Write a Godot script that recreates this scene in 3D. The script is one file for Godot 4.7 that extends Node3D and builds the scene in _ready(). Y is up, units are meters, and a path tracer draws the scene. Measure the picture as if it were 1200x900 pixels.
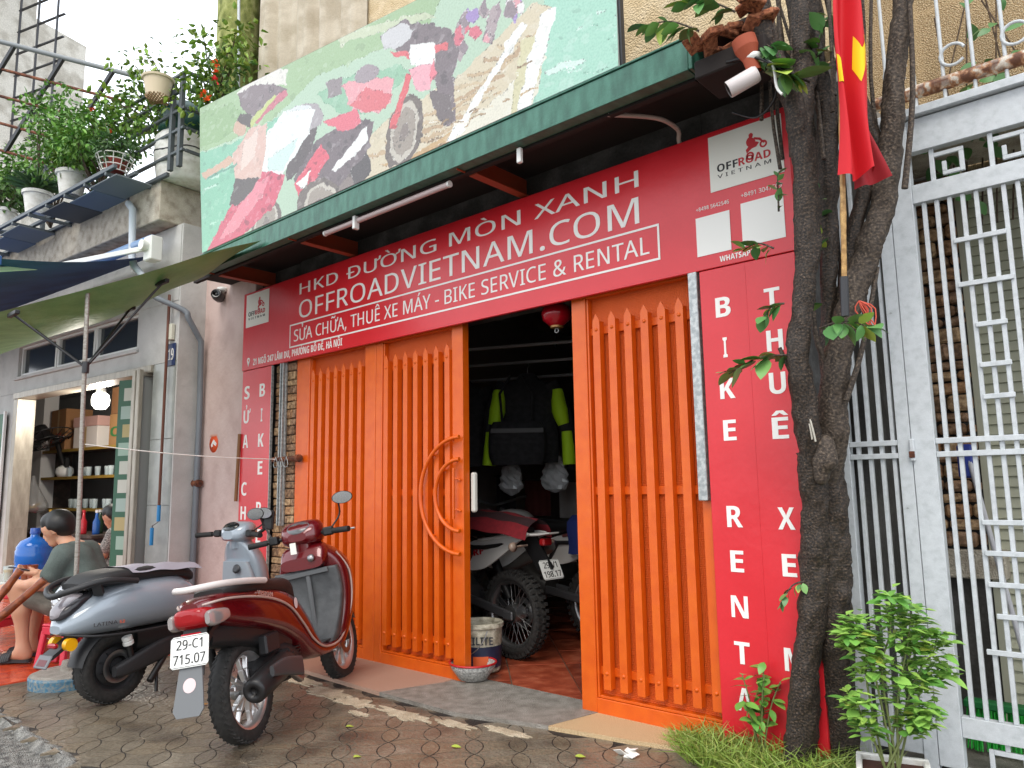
extends Node3D

var rng := RandomNumberGenerator.new()
var taken := {}
var m := {}
var cache := {}

# ---------------------------------------------------------------- naming
func numbered(called: String) -> String:
	if not taken.has(called):
		taken[called] = 0
		return called
	taken[called] += 1
	return "%s_%03d" % [called, taken[called]]

func thing(called: String, label: String, category: String, at := Vector3.ZERO, turn := 0.0, group := "") -> Node3D:
	var o := Node3D.new()
	o.name = numbered(called)
	add_child(o)
	o.position = at
	o.rotation.y = turn
	o.set_meta("label", label)
	o.set_meta("category", category)
	if group != "": o.set_meta("group", group)
	return o

func tag(o: Node, label: String, category: String, group := "") -> void:
	o.set_meta("label", label)
	o.set_meta("category", category)
	if group != "": o.set_meta("group", group)

func mi(called: String, mesh: Mesh, mat: Material, parent: Node, xf := Transform3D()) -> MeshInstance3D:
	var o := MeshInstance3D.new()
	o.mesh = mesh
	o.material_override = mat
	o.name = numbered(called) if parent == self else called
	parent.add_child(o, true)
	o.transform = xf
	return o

func put(called: String, st: SurfaceTool, mat: Material, parent: Node = self, xf := Transform3D()) -> MeshInstance3D:
	return mi(called, done(st), mat, parent, xf)

func structure(called: String, st: SurfaceTool, mat: Material) -> MeshInstance3D:
	var o := put(called, st, mat, self)
	o.set_meta("kind", "structure")
	return o

func copy_of(src: Node3D, at: Vector3, turn: float, label: String, base_name: String) -> Node3D:
	var c: Node3D = src.duplicate()
	c.name = numbered(base_name)
	add_child(c)
	c.position = at
	c.rotation.y = turn
	c.set_meta("label", label)
	return c

# ---------------------------------------------------------------- mesh tools
func S() -> SurfaceTool:
	var st := SurfaceTool.new()
	st.begin(Mesh.PRIMITIVE_TRIANGLES)
	st.set_smooth_group(-1)
	return st

func done(st: SurfaceTool) -> ArrayMesh:
	st.generate_normals()
	return st.commit()

func V(x: float, y: float, z: float) -> Vector3:
	return Vector3(x, y, z)

func tri(st: SurfaceTool, a: Vector3, b: Vector3, c: Vector3) -> void:
	st.add_vertex(a); st.add_vertex(b); st.add_vertex(c)

func quad(st: SurfaceTool, a: Vector3, b: Vector3, c: Vector3, d: Vector3) -> void:
	st.add_vertex(a); st.add_vertex(b); st.add_vertex(c)
	st.add_vertex(a); st.add_vertex(c); st.add_vertex(d)

func tri_out(st: SurfaceTool, a: Vector3, b: Vector3, c: Vector3, mid: Vector3) -> void:
	var n := (a - c).cross(a - b)
	if n.dot((a + b + c) / 3.0 - mid) < 0.0: tri(st, a, c, b)
	else: tri(st, a, b, c)

func quad_out(st: SurfaceTool, a: Vector3, b: Vector3, c: Vector3, d: Vector3, mid: Vector3) -> void:
	tri_out(st, a, b, c, mid)
	tri_out(st, a, c, d, mid)

# box by centre and size; c > 0 chamfers the edges
func box(st: SurfaceTool, at: Vector3, s: Vector3, b := Basis(), c := 0.0) -> void:
	st.set_smooth_group(-1)
	var h := s * 0.5
	if c <= 0.0:
		var p: Array[Vector3] = []
		for i in 8:
			p.append(at + b * V(h.x if i & 1 else -h.x, h.y if i & 2 else -h.y, h.z if i & 4 else -h.z))
		for f: Array in [[0, 1, 3, 2], [4, 5, 7, 6], [0, 1, 5, 4], [2, 3, 7, 6], [0, 2, 6, 4], [1, 3, 7, 5]]:
			quad_out(st, p[f[0]], p[f[1]], p[f[2]], p[f[3]], at)
		return
	c = minf(c, minf(h.x, minf(h.y, h.z)) * 0.95)
	var q := {}
	for i in 8:
		var sg := V(1 if i & 1 else -1, 1 if i & 2 else -1, 1 if i & 4 else -1)
		for k in 3:
			var e := h - V(c, c, c)
			e[k] = h[k]
			q[i * 3 + k] = at + b * (e * sg)
	for k in 3:
		var u := 1 << ((k + 1) % 3)
		var w := 1 << ((k + 2) % 3)
		for sd in 2:
			var base := (1 << k) if sd else 0
			quad_out(st, q[base * 3 + k], q[(base | u) * 3 + k], q[(base | u | w) * 3 + k], q[(base | w) * 3 + k], at)
		# edges running along k
		var k1 := (k + 1) % 3
		var k2 := (k + 2) % 3
		for sd in 4:
			var c0 := (u if sd & 1 else 0) | (w if sd & 2 else 0)
			var c1 := c0 | (1 << k)
			quad_out(st, q[c0 * 3 + k1], q[c1 * 3 + k1], q[c1 * 3 + k2], q[c0 * 3 + k2], at)
	for i in 8:
		tri_out(st, q[i * 3], q[i * 3 + 1], q[i * 3 + 2], at)

# box between two corners
func bx(st: SurfaceTool, a: Vector3, b: Vector3, c := 0.0) -> void:
	box(st, (a + b) * 0.5, (b - a).abs(), Basis(), c)

# flat bar between two points: w across (perpendicular to up hint), t thick along up hint
func bar(st: SurfaceTool, a: Vector3, b: Vector3, w: float, t: float, up := Vector3.UP, c := 0.0) -> void:
	var d := (b - a).normalized()
	var s := d.cross(up)
	if s.length() < 0.01: s = d.cross(Vector3.RIGHT)
	s = s.normalized()
	box(st, (a + b) * 0.5, V(a.distance_to(b), t, w), Basis(d, s.cross(d).normalized(), s), c)

func ring(at: Vector3, d: Vector3, u: Vector3, r: float, n: int) -> PackedVector3Array:
	var o := PackedVector3Array()
	var w := d.cross(u).normalized()
	for i in n:
		var a := TAU * i / n
		o.append(at + (u * cos(a) + w * sin(a)) * r)
	return o

func skin(st: SurfaceTool, rings: Array, caps := true, closed := true, group := 0) -> void:
	st.set_smooth_group(group)
	for k in rings.size() - 1:
		var p: PackedVector3Array = rings[k]
		var q: PackedVector3Array = rings[k + 1]
		var n := p.size()
		for i in (n if closed else n - 1):
			var j := (i + 1) % n
			quad(st, p[i], q[i], q[j], p[j])
	if caps:
		st.set_smooth_group(-1)
		for e in 2:
			var p: PackedVector3Array = rings[0] if e == 0 else rings[-1]
			var mid := Vector3.ZERO
			for v in p: mid += v
			mid /= p.size()
			for i in p.size():
				var j := (i + 1) % p.size()
				if e == 0: tri(st, mid, p[i], p[j])
				else: tri(st, mid, p[j], p[i])

func tube(st: SurfaceTool, pts: Array, rad, n := 8, caps := true, bump := 0.0) -> void:
	var d: Vector3 = (pts[1] - pts[0]).normalized()
	var u := d.cross(Vector3.UP)
	if u.length() < 0.05: u = d.cross(Vector3.RIGHT)
	u = u.normalized()
	var rings := []
	for k in pts.size():
		var t: Vector3
		if k == 0: t = pts[1] - pts[0]
		elif k == pts.size() - 1: t = pts[k] - pts[k - 1]
		else: t = (pts[k] - pts[k - 1]).normalized() + (pts[k + 1] - pts[k]).normalized()
		t = t.normalized()
		u = (u - t * u.dot(t)).normalized()
		var r: float = rad[k] if rad is Array else rad
		var rg := ring(pts[k], t, u, r, n)
		if bump > 0.0:
			for i in n: rg[i] += (rg[i] - pts[k]) * rng.randf_range(-bump, bump)
		rings.append(rg)
	skin(st, rings, caps)

# smooth curve through points
func curve(pts: Array, per := 6) -> Array:
	var o := []
	for i in pts.size() - 1:
		var p0: Vector3 = pts[maxi(i - 1, 0)]
		var p3: Vector3 = pts[mini(i + 2, pts.size() - 1)]
		for k in per:
			o.append((pts[i] as Vector3).cubic_interpolate(pts[i + 1], p0, p3, float(k) / per))
	o.append(pts[-1])
	return o

func lerp_list(a: Array, n: int) -> Array:
	var o := []
	for i in n:
		var t := float(i) / (n - 1) * (a.size() - 1)
		var k := mini(int(t), a.size() - 2)
		o.append(lerpf(a[k], a[k + 1], t - k))
	return o

# turned profile: Vector2(radius, height) about the y axis of xf
func lathe(st: SurfaceTool, prof: Array, xf := Transform3D(), n := 20, sharp := false, arc := TAU) -> void:
	for k in prof.size() - 1:
		st.set_smooth_group(k + 1 if sharp else 0)
		var a: Vector2 = prof[k]
		var b: Vector2 = prof[k + 1]
		for i in n:
			var t0 := arc * i / n
			var t1 := arc * (i + 1) / n
			if i == n - 1 and arc >= TAU: t1 = 0.0
			var d0 := V(cos(t0), 0, sin(t0))
			var d1 := V(cos(t1), 0, sin(t1))
			var p0 := xf * (d0 * a.x + V(0, a.y, 0))
			var p1 := xf * (d1 * a.x + V(0, a.y, 0))
			var q0 := xf * (d0 * b.x + V(0, b.y, 0))
			var q1 := xf * (d1 * b.x + V(0, b.y, 0))
			if a.x > 0.0001 and b.x > 0.0001: quad(st, p0, q0, q1, p1)
			elif a.x > 0.0001: tri(st, p0, q0, p1)
			elif b.x > 0.0001: tri(st, p0, q0, q1)
	st.set_smooth_group(-1)

# flat outline (x,y) pushed d deep, centred on z, through xf
func plate(st: SurfaceTool, poly: PackedVector2Array, d: float, xf := Transform3D()) -> void:
	st.set_smooth_group(-1)
	var idx := Geometry2D.triangulate_polygon(poly)
	var cw := Geometry2D.is_polygon_clockwise(poly)
	var h := d * 0.5
	for k in range(0, idx.size(), 3):
		var a := poly[idx[k]]
		var b := poly[idx[k + 1]]
		var c := poly[idx[k + 2]]
		if (b - a).cross(c - a) > 0.0:
			var t := b
			b = c
			c = t
		tri(st, xf * V(a.x, a.y, h), xf * V(b.x, b.y, h), xf * V(c.x, c.y, h))
		tri(st, xf * V(a.x, a.y, -h), xf * V(c.x, c.y, -h), xf * V(b.x, b.y, -h))
	for i in poly.size():
		var a := poly[i]
		var b := poly[(i + 1) % poly.size()]
		if cw: quad(st, xf * V(a.x, a.y, h), xf * V(a.x, a.y, -h), xf * V(b.x, b.y, -h), xf * V(b.x, b.y, h))
		else: quad(st, xf * V(b.x, b.y, h), xf * V(b.x, b.y, -h), xf * V(a.x, a.y, -h), xf * V(a.x, a.y, h))

func pl(a: Array) -> PackedVector2Array:
	var o := PackedVector2Array()
	for i in range(0, a.size(), 2): o.append(Vector2(a[i], a[i + 1]))
	return o

# smooth closed outline through points
func smooth_pl(a: Array, per := 4) -> PackedVector2Array:
	var p := pl(a)
	var o := PackedVector2Array()
	var n := p.size()
	for i in n:
		for k in per:
			o.append(p[i].cubic_interpolate(p[(i + 1) % n], p[(i + n - 1) % n], p[(i + 2) % n], float(k) / per))
	return o

# grid surface: f(u, v) -> Vector3
func sheet(st: SurfaceTool, nu: int, nv: int, f: Callable, uv := false, group := 0) -> void:
	st.set_smooth_group(group)
	var p := []
	for i in nu + 1:
		var row := PackedVector3Array()
		for j in nv + 1: row.append(f.call(float(i) / nu, float(j) / nv))
		p.append(row)
	for i in nu:
		for j in nv:
			for c: Array in [[0, 0], [0, 1], [1, 1], [0, 0], [1, 1], [1, 0]]:
				if uv: st.set_uv(Vector2(float(i + c[0]) / nu, 1.0 - float(j + c[1]) / nv))
				st.add_vertex(p[i + c[0]][j + c[1]])

# one folded leaf
func leaf(st: SurfaceTool, at: Vector3, d: Vector3, up: Vector3, l: float, w: float, droop := 0.15) -> void:
	var s := d.cross(up).normalized()
	var n := s.cross(d).normalized()
	var a := at
	var b := at + d * l * 0.4 - n * w * 0.18
	var e := at + d * l - n * l * droop
	var l0 := at + d * l * 0.38 + s * w * 0.5 + n * w * 0.08
	var r0 := at + d * l * 0.38 - s * w * 0.5 + n * w * 0.08
	var l1 := at + d * l * 0.72 + s * w * 0.34 - n * l * droop * 0.4
	var r1 := at + d * l * 0.72 - s * w * 0.34 - n * l * droop * 0.4
	st.set_smooth_group(-1)
	tri(st, a, l0, b); tri(st, a, b, r0)
	tri(st, b, l0, l1); tri(st, b, l1, e)
	tri(st, b, e, r1); tri(st, b, r1, r0)

func rdir(flat := 1.0) -> Vector3:
	var v := V(rng.randfn(), rng.randfn() * flat, rng.randfn())
	return v.normalized() if v.length() > 0.01 else Vector3.UP

func xf(at: Vector3, rot := Vector3.ZERO, sc := Vector3.ONE) -> Transform3D:
	return Transform3D(Basis.from_euler(rot) * Basis.from_scale(sc), at)

# ---------------------------------------------------------------- materials
func mat(c: Color, rough := 0.6, metal := 0.0) -> StandardMaterial3D:
	var o := StandardMaterial3D.new()
	o.albedo_color = c
	o.roughness = rough
	o.metallic = metal
	return o

func noise_image(size: int, freq: float, seed_: int, oct := 4, kind := FastNoiseLite.TYPE_SIMPLEX_SMOOTH) -> Image:
	var n := FastNoiseLite.new()
	n.seed = seed_
	n.frequency = freq
	n.noise_type = kind
	n.fractal_octaves = oct
	var im := n.get_seamless_image(size, size, false, false, 0.15, true)
	return im

# colours along a ramp by noise; stops: [[pos, Color], ...]; fine speckle mixed in
func ramp_tex(size: int, freq: float, seed_: int, stops: Array, speck := 0.0, oct := 4, kind := FastNoiseLite.TYPE_SIMPLEX_SMOOTH, stretch := 1) -> ImageTexture:
	var im := noise_image(size, freq, seed_, oct, kind)
	var fine := noise_image(size, 0.35, seed_ + 7, 2)
	var g := Gradient.new()
	g.offsets = PackedFloat32Array()
	var off := PackedFloat32Array()
	var col := PackedColorArray()
	for s: Array in stops:
		off.append(s[0])
		col.append(s[1])
	g.offsets = off
	g.colors = col
	var o := Image.create(size, size, true, Image.FORMAT_RGB8)
	var lut := []
	for i in 256: lut.append(g.sample(i / 255.0))
	for y in size:
		for x in size:
			var v := im.get_pixel(x, (y / stretch) % size).r
			var c: Color = lut[clampi(int(v * 255.0), 0, 255)]
			if speck > 0.0:
				var k := 1.0 + (fine.get_pixel(x, y).r - 0.5) * speck
				c = Color(clampf(c.r * k, 0, 1), clampf(c.g * k, 0, 1), clampf(c.b * k, 0, 1))
			o.set_pixel(x, y, c)
	o.generate_mipmaps()
	return ImageTexture.create_from_image(o)

func bump_tex(size: int, freq: float, seed_: int, strength: float, oct := 5, kind := FastNoiseLite.TYPE_SIMPLEX_SMOOTH) -> ImageTexture:
	var im := noise_image(size, freq, seed_, oct, kind)
	im.convert(Image.FORMAT_RGBA8)
	im.bump_map_to_normal_map(strength)
	return ImageTexture.create_from_image(im)

func tmat(tex: Texture2D, rough: float, scale_: float, bump: Texture2D = null, depth := 1.0, world := true, metal := 0.0) -> StandardMaterial3D:
	var o := StandardMaterial3D.new()
	o.albedo_texture = tex
	o.roughness = rough
	o.metallic = metal
	o.uv1_triplanar = true
	o.uv1_world_triplanar = world
	o.uv1_scale = Vector3.ONE * scale_
	if bump != null:
		o.normal_enabled = true
		o.normal_texture = bump
		o.normal_scale = depth
	return o

func tint(base: StandardMaterial3D, c: Color) -> StandardMaterial3D:
	var o: StandardMaterial3D = base.duplicate()
	o.albedo_color = c
	return o

func C8(r: int, g: int, b: int) -> Color:
	return Color(r / 255.0, g / 255.0, b / 255.0)

# ---------------------------------------------------------------- lettering
func font(bold := true, fam := "Droid Sans") -> SystemFont:
	var key := fam + str(bold)
	if not cache.has(key):
		var f := SystemFont.new()
		f.font_names = PackedStringArray([fam])
		f.font_weight = 700 if bold else 400
		cache[key] = f
	return cache[key]

# text between x0 and x1 on its baseline, capital height cap, in the plane of parent's xf
func letters(called: String, s: String, x0: float, x1: float, base: float, cap: float, z: float, mt: Material, parent: Node, bold := true, frame := Transform3D(), fam := "Droid Sans") -> MeshInstance3D:
	var t := TextMesh.new()
	var swap := {"Ư": ["U", "h"], "Ờ": ["O", "hg"], "Ử": ["U", "h?"], "Ữ": ["U", "h~"], "Ồ": ["Ô", "G"], "Ề": ["Ê", "G"], "Ộ": ["Ô", "."]}
	var plain := ""
	var marks := []
	for ch in s:
		if swap.has(ch):
			marks.append([plain.length(), swap[ch][1]])
			plain += swap[ch][0]
		else: plain += ch
	t.text = plain
	t.font = font(bold, fam)
	t.font_size = 64
	t.pixel_size = 0.01
	t.depth = 0.002
	t.curve_step = 2.0
	var h := TextMesh.new()
	h.text = "H"
	h.font = t.font
	h.font_size = 64
	h.pixel_size = 0.01
	h.curve_step = 2.0
	var hb := h.get_aabb()
	var tb := t.get_aabb()
	var sx := (x1 - x0) / maxf(tb.size.x, 0.001)
	var sy := cap / maxf(hb.size.y, 0.001)
	var b := Basis.from_scale(V(sx, sy, 1.0))
	var at := V(x0 - tb.position.x * sx, base - hb.position.y * sy, z)
	var main := mi(called, t, mt, parent, frame * Transform3D(b, at))
	if marks.is_empty(): return main
	# accents that the typeface lacks
	var y0 := hb.position.y
	var H := hb.size.y
	var total := t.font.get_string_size(plain, HORIZONTAL_ALIGNMENT_LEFT, -1, 64).x * 0.01
	var acc := S()
	for e: Array in marks:
		var xa := t.font.get_string_size(plain.left(e[0]), HORIZONTAL_ALIGNMENT_LEFT, -1, 64).x * 0.01 - total / 2
		var xb := t.font.get_string_size(plain.left(e[0] + 1), HORIZONTAL_ALIGNMENT_LEFT, -1, 64).x * 0.01 - total / 2
		var c := (xa + xb) / 2
		var k := H * 0.12
		for q: String in e[1]:
			match q:
				"h": plate(acc, pl([xb - k * 1.2, y0 + H * 0.86, xb - k * 0.1, y0 + H * 0.92, xb, y0 + H * 1.12, xb + k * 0.9, y0 + H * 1.12, xb + k * 0.6, y0 + H * 0.86, xb - k * 1.2, y0 + H * 0.74]), 0.002)
				"g": plate(acc, pl([c - k * 1.7, y0 + H * 1.36, c - k * 0.5, y0 + H * 1.36, c + k * 0.7, y0 + H * 1.1, c - k * 0.1, y0 + H * 1.1]), 0.002)
				"G": plate(acc, pl([c + k * 1.0, y0 + H * 1.50, c + k * 2.0, y0 + H * 1.50, c + k * 2.9, y0 + H * 1.26, c + k * 2.2, y0 + H * 1.26]), 0.002)
				"?": plate(acc, pl([c - k * 0.9, y0 + H * 1.36, c, y0 + H * 1.46, c + k * 0.9, y0 + H * 1.36, c + k * 0.6, y0 + H * 1.24, c + k * 0.3, y0 + H * 1.1, c - k * 0.3, y0 + H * 1.1, c - k * 0.2, y0 + H * 1.24, c + k * 0.2, y0 + H * 1.34, c, y0 + H * 1.38, c - k * 0.6, y0 + H * 1.30]), 0.002)
				"~": plate(acc, pl([c - k * 2.2, y0 + H * 1.12, c - k * 1.4, y0 + H * 1.30, c - k * 0.4, y0 + H * 1.28, c + k * 0.8, y0 + H * 1.20, c + k * 1.5, y0 + H * 1.30, c + k * 2.2, y0 + H * 1.30, c + k * 1.4, y0 + H * 1.12, c + k * 0.4, y0 + H * 1.10, c - k * 0.6, y0 + H * 1.19, c - k * 1.5, y0 + H * 1.12]), 0.002)
				".": plate(acc, pl([c - k * 0.6, y0 - H * 0.28, c + k * 0.6, y0 - H * 0.28, c + k * 0.6, y0 - H * 0.12, c - k * 0.6, y0 - H * 0.12]), 0.002)
	mi(called, done(acc), mt, parent, frame * Transform3D(b, at + V(0, 0, 0.0004)))
	return main

# ================================================================ scene
func _ready() -> void:
	rng.seed = 20240611
	make_view()
	make_materials()
	make_ground()
	make_shopfront()
	make_gates()
	make_signs()
	make_canopy()
	make_house()
	make_awnings()
	make_balcony()
	make_white_gate_first()
	make_billboard()
	make_stall()
	make_people()
	make_terrace_things()
	make_red_scooter()
	make_grey_scooter()
	make_dirt_bikes()
	make_workshop()
	make_flag()
	make_eaves_things()
	make_plants()

func make_white_gate_first() -> void:
	make_tree()
	make_white_gate()

func make_view() -> void:
	var cam := Camera3D.new()
	cam.name = "camera"
	add_child(cam)
	cam.fov = 54.56
	cam.near = 0.05
	cam.far = 200.0
	cam.position = V(0, 1.25, 3.5)
	cam.rotation_degrees = V(7.76, 41.3, -0.94)
	cam.current = true
	var we := WorldEnvironment.new()
	we.name = "world_environment"
	var env := Environment.new()
	env.background_mode = Environment.BG_SKY
	var sky := Sky.new()
	var sm := ProceduralSkyMaterial.new()
	sm.sky_top_color = Color(0.90, 0.93, 0.97)
	sm.sky_horizon_color = Color(0.94, 0.95, 0.96)
	sm.sky_curve = 0.2
	sm.ground_bottom_color = Color(0.4, 0.4, 0.4)
	sm.ground_horizon_color = Color(0.8, 0.8, 0.8)
	sm.sky_energy_multiplier = 1.15
	sky.sky_material = sm
	env.sky = sky
	env.tonemap_mode = Environment.TONE_MAPPER_LINEAR
	env.tonemap_exposure = 1.95
	env.sdfgi_enabled = true
	env.ssao_enabled = true
	env.ssil_enabled = true
	we.environment = env
	add_child(we)
	var sun := DirectionalLight3D.new()
	sun.name = "sun"
	sun.light_energy = 0.35
	sun.light_angular_distance = 30.0
	sun.light_color = Color(1.0, 0.98, 0.95)
	sun.shadow_enabled = true
	sun.rotation_degrees = V(-52, 28, 0)
	add_child(sun)

func make_materials() -> void:
	var bump_fine := bump_tex(512, 0.06, 3, 3.0)
	var bump_grit := bump_tex(512, 0.22, 5, 4.0, 3)
	m.bump_fine = bump_fine
	m.bump_grit = bump_grit
	# ground
	m.paving = tmat(ramp_tex(1024, 0.007, 11, [[0.05, C8(78, 70, 61)], [0.3, C8(104, 95, 82)], [0.5, C8(122, 112, 97)], [0.68, C8(112, 103, 89)], [0.95, C8(148, 138, 122)]], 0.4, 6), 0.33, 0.3, bump_grit, 0.22)
	m.paving_b = tint(m.paving, Color(0.965, 0.96, 0.955))
	m.paving_c = tint(m.paving, Color(1.0, 0.985, 0.96))
	m.mud = tmat(ramp_tex(512, 0.02, 12, [[0.3, C8(34, 28, 23)], [0.55, C8(52, 44, 36)], [0.7, C8(96, 84, 69)], [0.85, C8(124, 111, 93)]], 0.4), 0.8, 0.5, bump_grit, 0.5)
	m.road = tmat(ramp_tex(512, 0.03, 13, [[0.1, C8(62, 60, 56)], [0.35, C8(98, 95, 89)], [0.6, C8(128, 125, 118)], [0.9, C8(152, 149, 142)]], 1.3, 5), 0.5, 1.1, bump_grit, 2.2)
	m.cement = tmat(ramp_tex(512, 0.02, 14, [[0.1, C8(116, 110, 102)], [0.5, C8(134, 128, 120)], [0.9, C8(150, 144, 136)]], 0.45), 0.7, 0.9, bump_grit, 0.7)
	m.granite = tmat(ramp_tex(512, 0.3, 15, [[0.25, C8(134, 100, 84)], [0.5, C8(176, 142, 124)], [0.75, C8(200, 172, 152)]], 0.6, 2), 0.6, 1.6, bump_grit, 0.3)
	m.granite_y = tmat(ramp_tex(512, 0.2, 16, [[0.25, C8(150, 120, 84)], [0.5, C8(196, 168, 128)], [0.75, C8(216, 194, 156)]], 0.7, 3), 0.6, 1.4, bump_grit, 0.5)
	m.smear = tmat(ramp_tex(256, 0.03, 17, [[0.2, C8(168, 154, 130)], [0.8, C8(200, 188, 164)]], 0.4), 0.7, 1.0, bump_grit, 0.4)
	m.redtile = tmat(ramp_tex(512, 0.012, 18, [[0.3, C8(148, 66, 44)], [0.6, C8(170, 82, 56)], [0.8, C8(184, 100, 72)]], 0.3), 0.3, 1.0, bump_fine, 0.12)
	m.redtile_b = tint(m.redtile, Color(0.86, 0.84, 0.84))
	m.terrace = tmat(ramp_tex(512, 0.012, 19, [[0.3, C8(176, 58, 34)], [0.7, C8(200, 76, 44)]], 0.2), 0.2, 1.0, bump_fine, 0.12)
	m.grout = mat(C8(120, 104, 90), 0.8)
	# building
	m.pinkwall = tmat(ramp_tex(512, 0.012, 21, [[0.05, C8(190, 164, 156)], [0.5, C8(204, 180, 172)], [0.95, C8(210, 188, 180)]], 0.08, 5), 0.75, 0.5, bump_fine, 0.25)
	m.darkwall = tmat(ramp_tex(256, 0.02, 22, [[0.3, C8(58, 56, 54)], [0.7, C8(84, 82, 80)]], 0.3), 0.8, 0.6, bump_fine, 0.4)
	m.inner = mat(C8(150, 146, 140), 0.85)
	m.beige = tmat(ramp_tex(512, 0.02, 23, [[0.1, C8(200, 176, 136)], [0.5, C8(210, 188, 150)], [0.9, C8(220, 200, 166)]], 0.25), 0.8, 0.6, bump_grit, 0.8)
	m.stone = []
	for i in 4:
		m.stone.append(tmat(ramp_tex(256, 0.04, 31 + i, [[0.2, [C8(120, 84, 56), C8(108, 82, 62), C8(128, 100, 72), C8(96, 72, 54)][i]], [0.55, [C8(176, 132, 92), C8(152, 118, 90), C8(184, 150, 112), C8(140, 106, 78)][i]], [0.85, [C8(200, 160, 122), C8(180, 148, 120), C8(206, 178, 140), C8(170, 138, 106)][i]]], 0.5), 0.7, 2.2, bump_grit, 1.0))
	# doors and signs
	var ob := bump_tex(256, 0.03, 41, 1.2)
	m.orange = tmat(ramp_tex(512, 0.02, 42, [[0.1, C8(206, 84, 6)], [0.5, C8(212, 90, 6)], [0.9, C8(216, 96, 10)]], 0.06), 0.42, 0.8, ob, 0.25)
	m.orange_mesh = StandardMaterial3D.new()
	m.orange_mesh.albedo_color = C8(212, 86, 14)
	m.orange_mesh.roughness = 0.5
	m.orange_mesh.normal_enabled = true
	m.orange_mesh.normal_texture = expanded_metal()
	m.orange_mesh.normal_scale = 0.8
	m.orange_mesh.uv1_triplanar = true
	m.orange_mesh.uv1_world_triplanar = true
	m.orange_mesh.uv1_scale = Vector3.ONE * 7.0
	m.signred = tmat(ramp_tex(256, 0.02, 44, [[0.2, C8(208, 34, 44)], [0.8, C8(213, 40, 50)]], 0.03), 0.30, 0.6, m.bump_fine, 0.05)
	m.signwhite = mat(C8(236, 234, 228), 0.5)
	m.signcard = mat(C8(226, 224, 214), 0.45)
	m.signblack = mat(C8(24, 22, 22), 0.5)
	m.signlogo = mat(C8(190, 24, 34), 0.5)
	m.galv = tmat(ramp_tex(256, 0.05, 45, [[0.3, C8(150, 154, 154)], [0.7, C8(186, 188, 186)]], 0.2), 0.45, 2.0, m.bump_fine, 0.2, true, 0.6)
	m.gutter = tmat(ramp_tex(512, 0.02, 46, [[0.1, C8(36, 84, 68)], [0.5, C8(50, 102, 84)], [0.9, C8(64, 116, 98)]], 0.2, 4, FastNoiseLite.TYPE_SIMPLEX_SMOOTH, 3), 0.45, 1.2, m.bump_fine, 0.15)
	m.rust = tmat(ramp_tex(256, 0.03, 47, [[0.25, C8(62, 34, 24)], [0.55, C8(112, 62, 40)], [0.8, C8(150, 96, 66)]], 0.5), 0.85, 1.6, bump_grit, 0.8)
	m.darkbrown = mat(C8(30, 22, 19), 0.85)
	m.bracket = mat(C8(150, 62, 34), 0.6)
	m.white = mat(C8(222, 222, 218), 0.4)
	m.black = mat(C8(20, 20, 21), 0.5)
	m.rubber = mat(C8(26, 25, 25), 0.75)
	m.chrome = mat(C8(210, 212, 214), 0.18, 1.0)
	m.steel = mat(C8(150, 150, 150), 0.35, 0.9)
	m.darksteel = mat(C8(62, 62, 64), 0.45, 0.6)

func expanded_metal() -> ImageTexture:
	# small raised diamonds of expanded metal, one tile of the pattern
	var n := 128
	var im := Image.create(n, n, false, Image.FORMAT_RGBA8)
	for y in n:
		for x in n:
			var u := float(x) / n * 8.0
			var v := float(y) / n * 16.0
			var k := absf(fposmod(u + v * 0.5, 1.0) - 0.5) + absf(fposmod(u - v * 0.5, 1.0) - 0.5)
			var h := clampf(absf(k - 0.5) * 3.0, 0, 1)
			im.set_pixel(x, y, Color(h, h, h))
	im.bump_map_to_normal_map(3.0)
	return ImageTexture.create_from_image(im)

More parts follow.
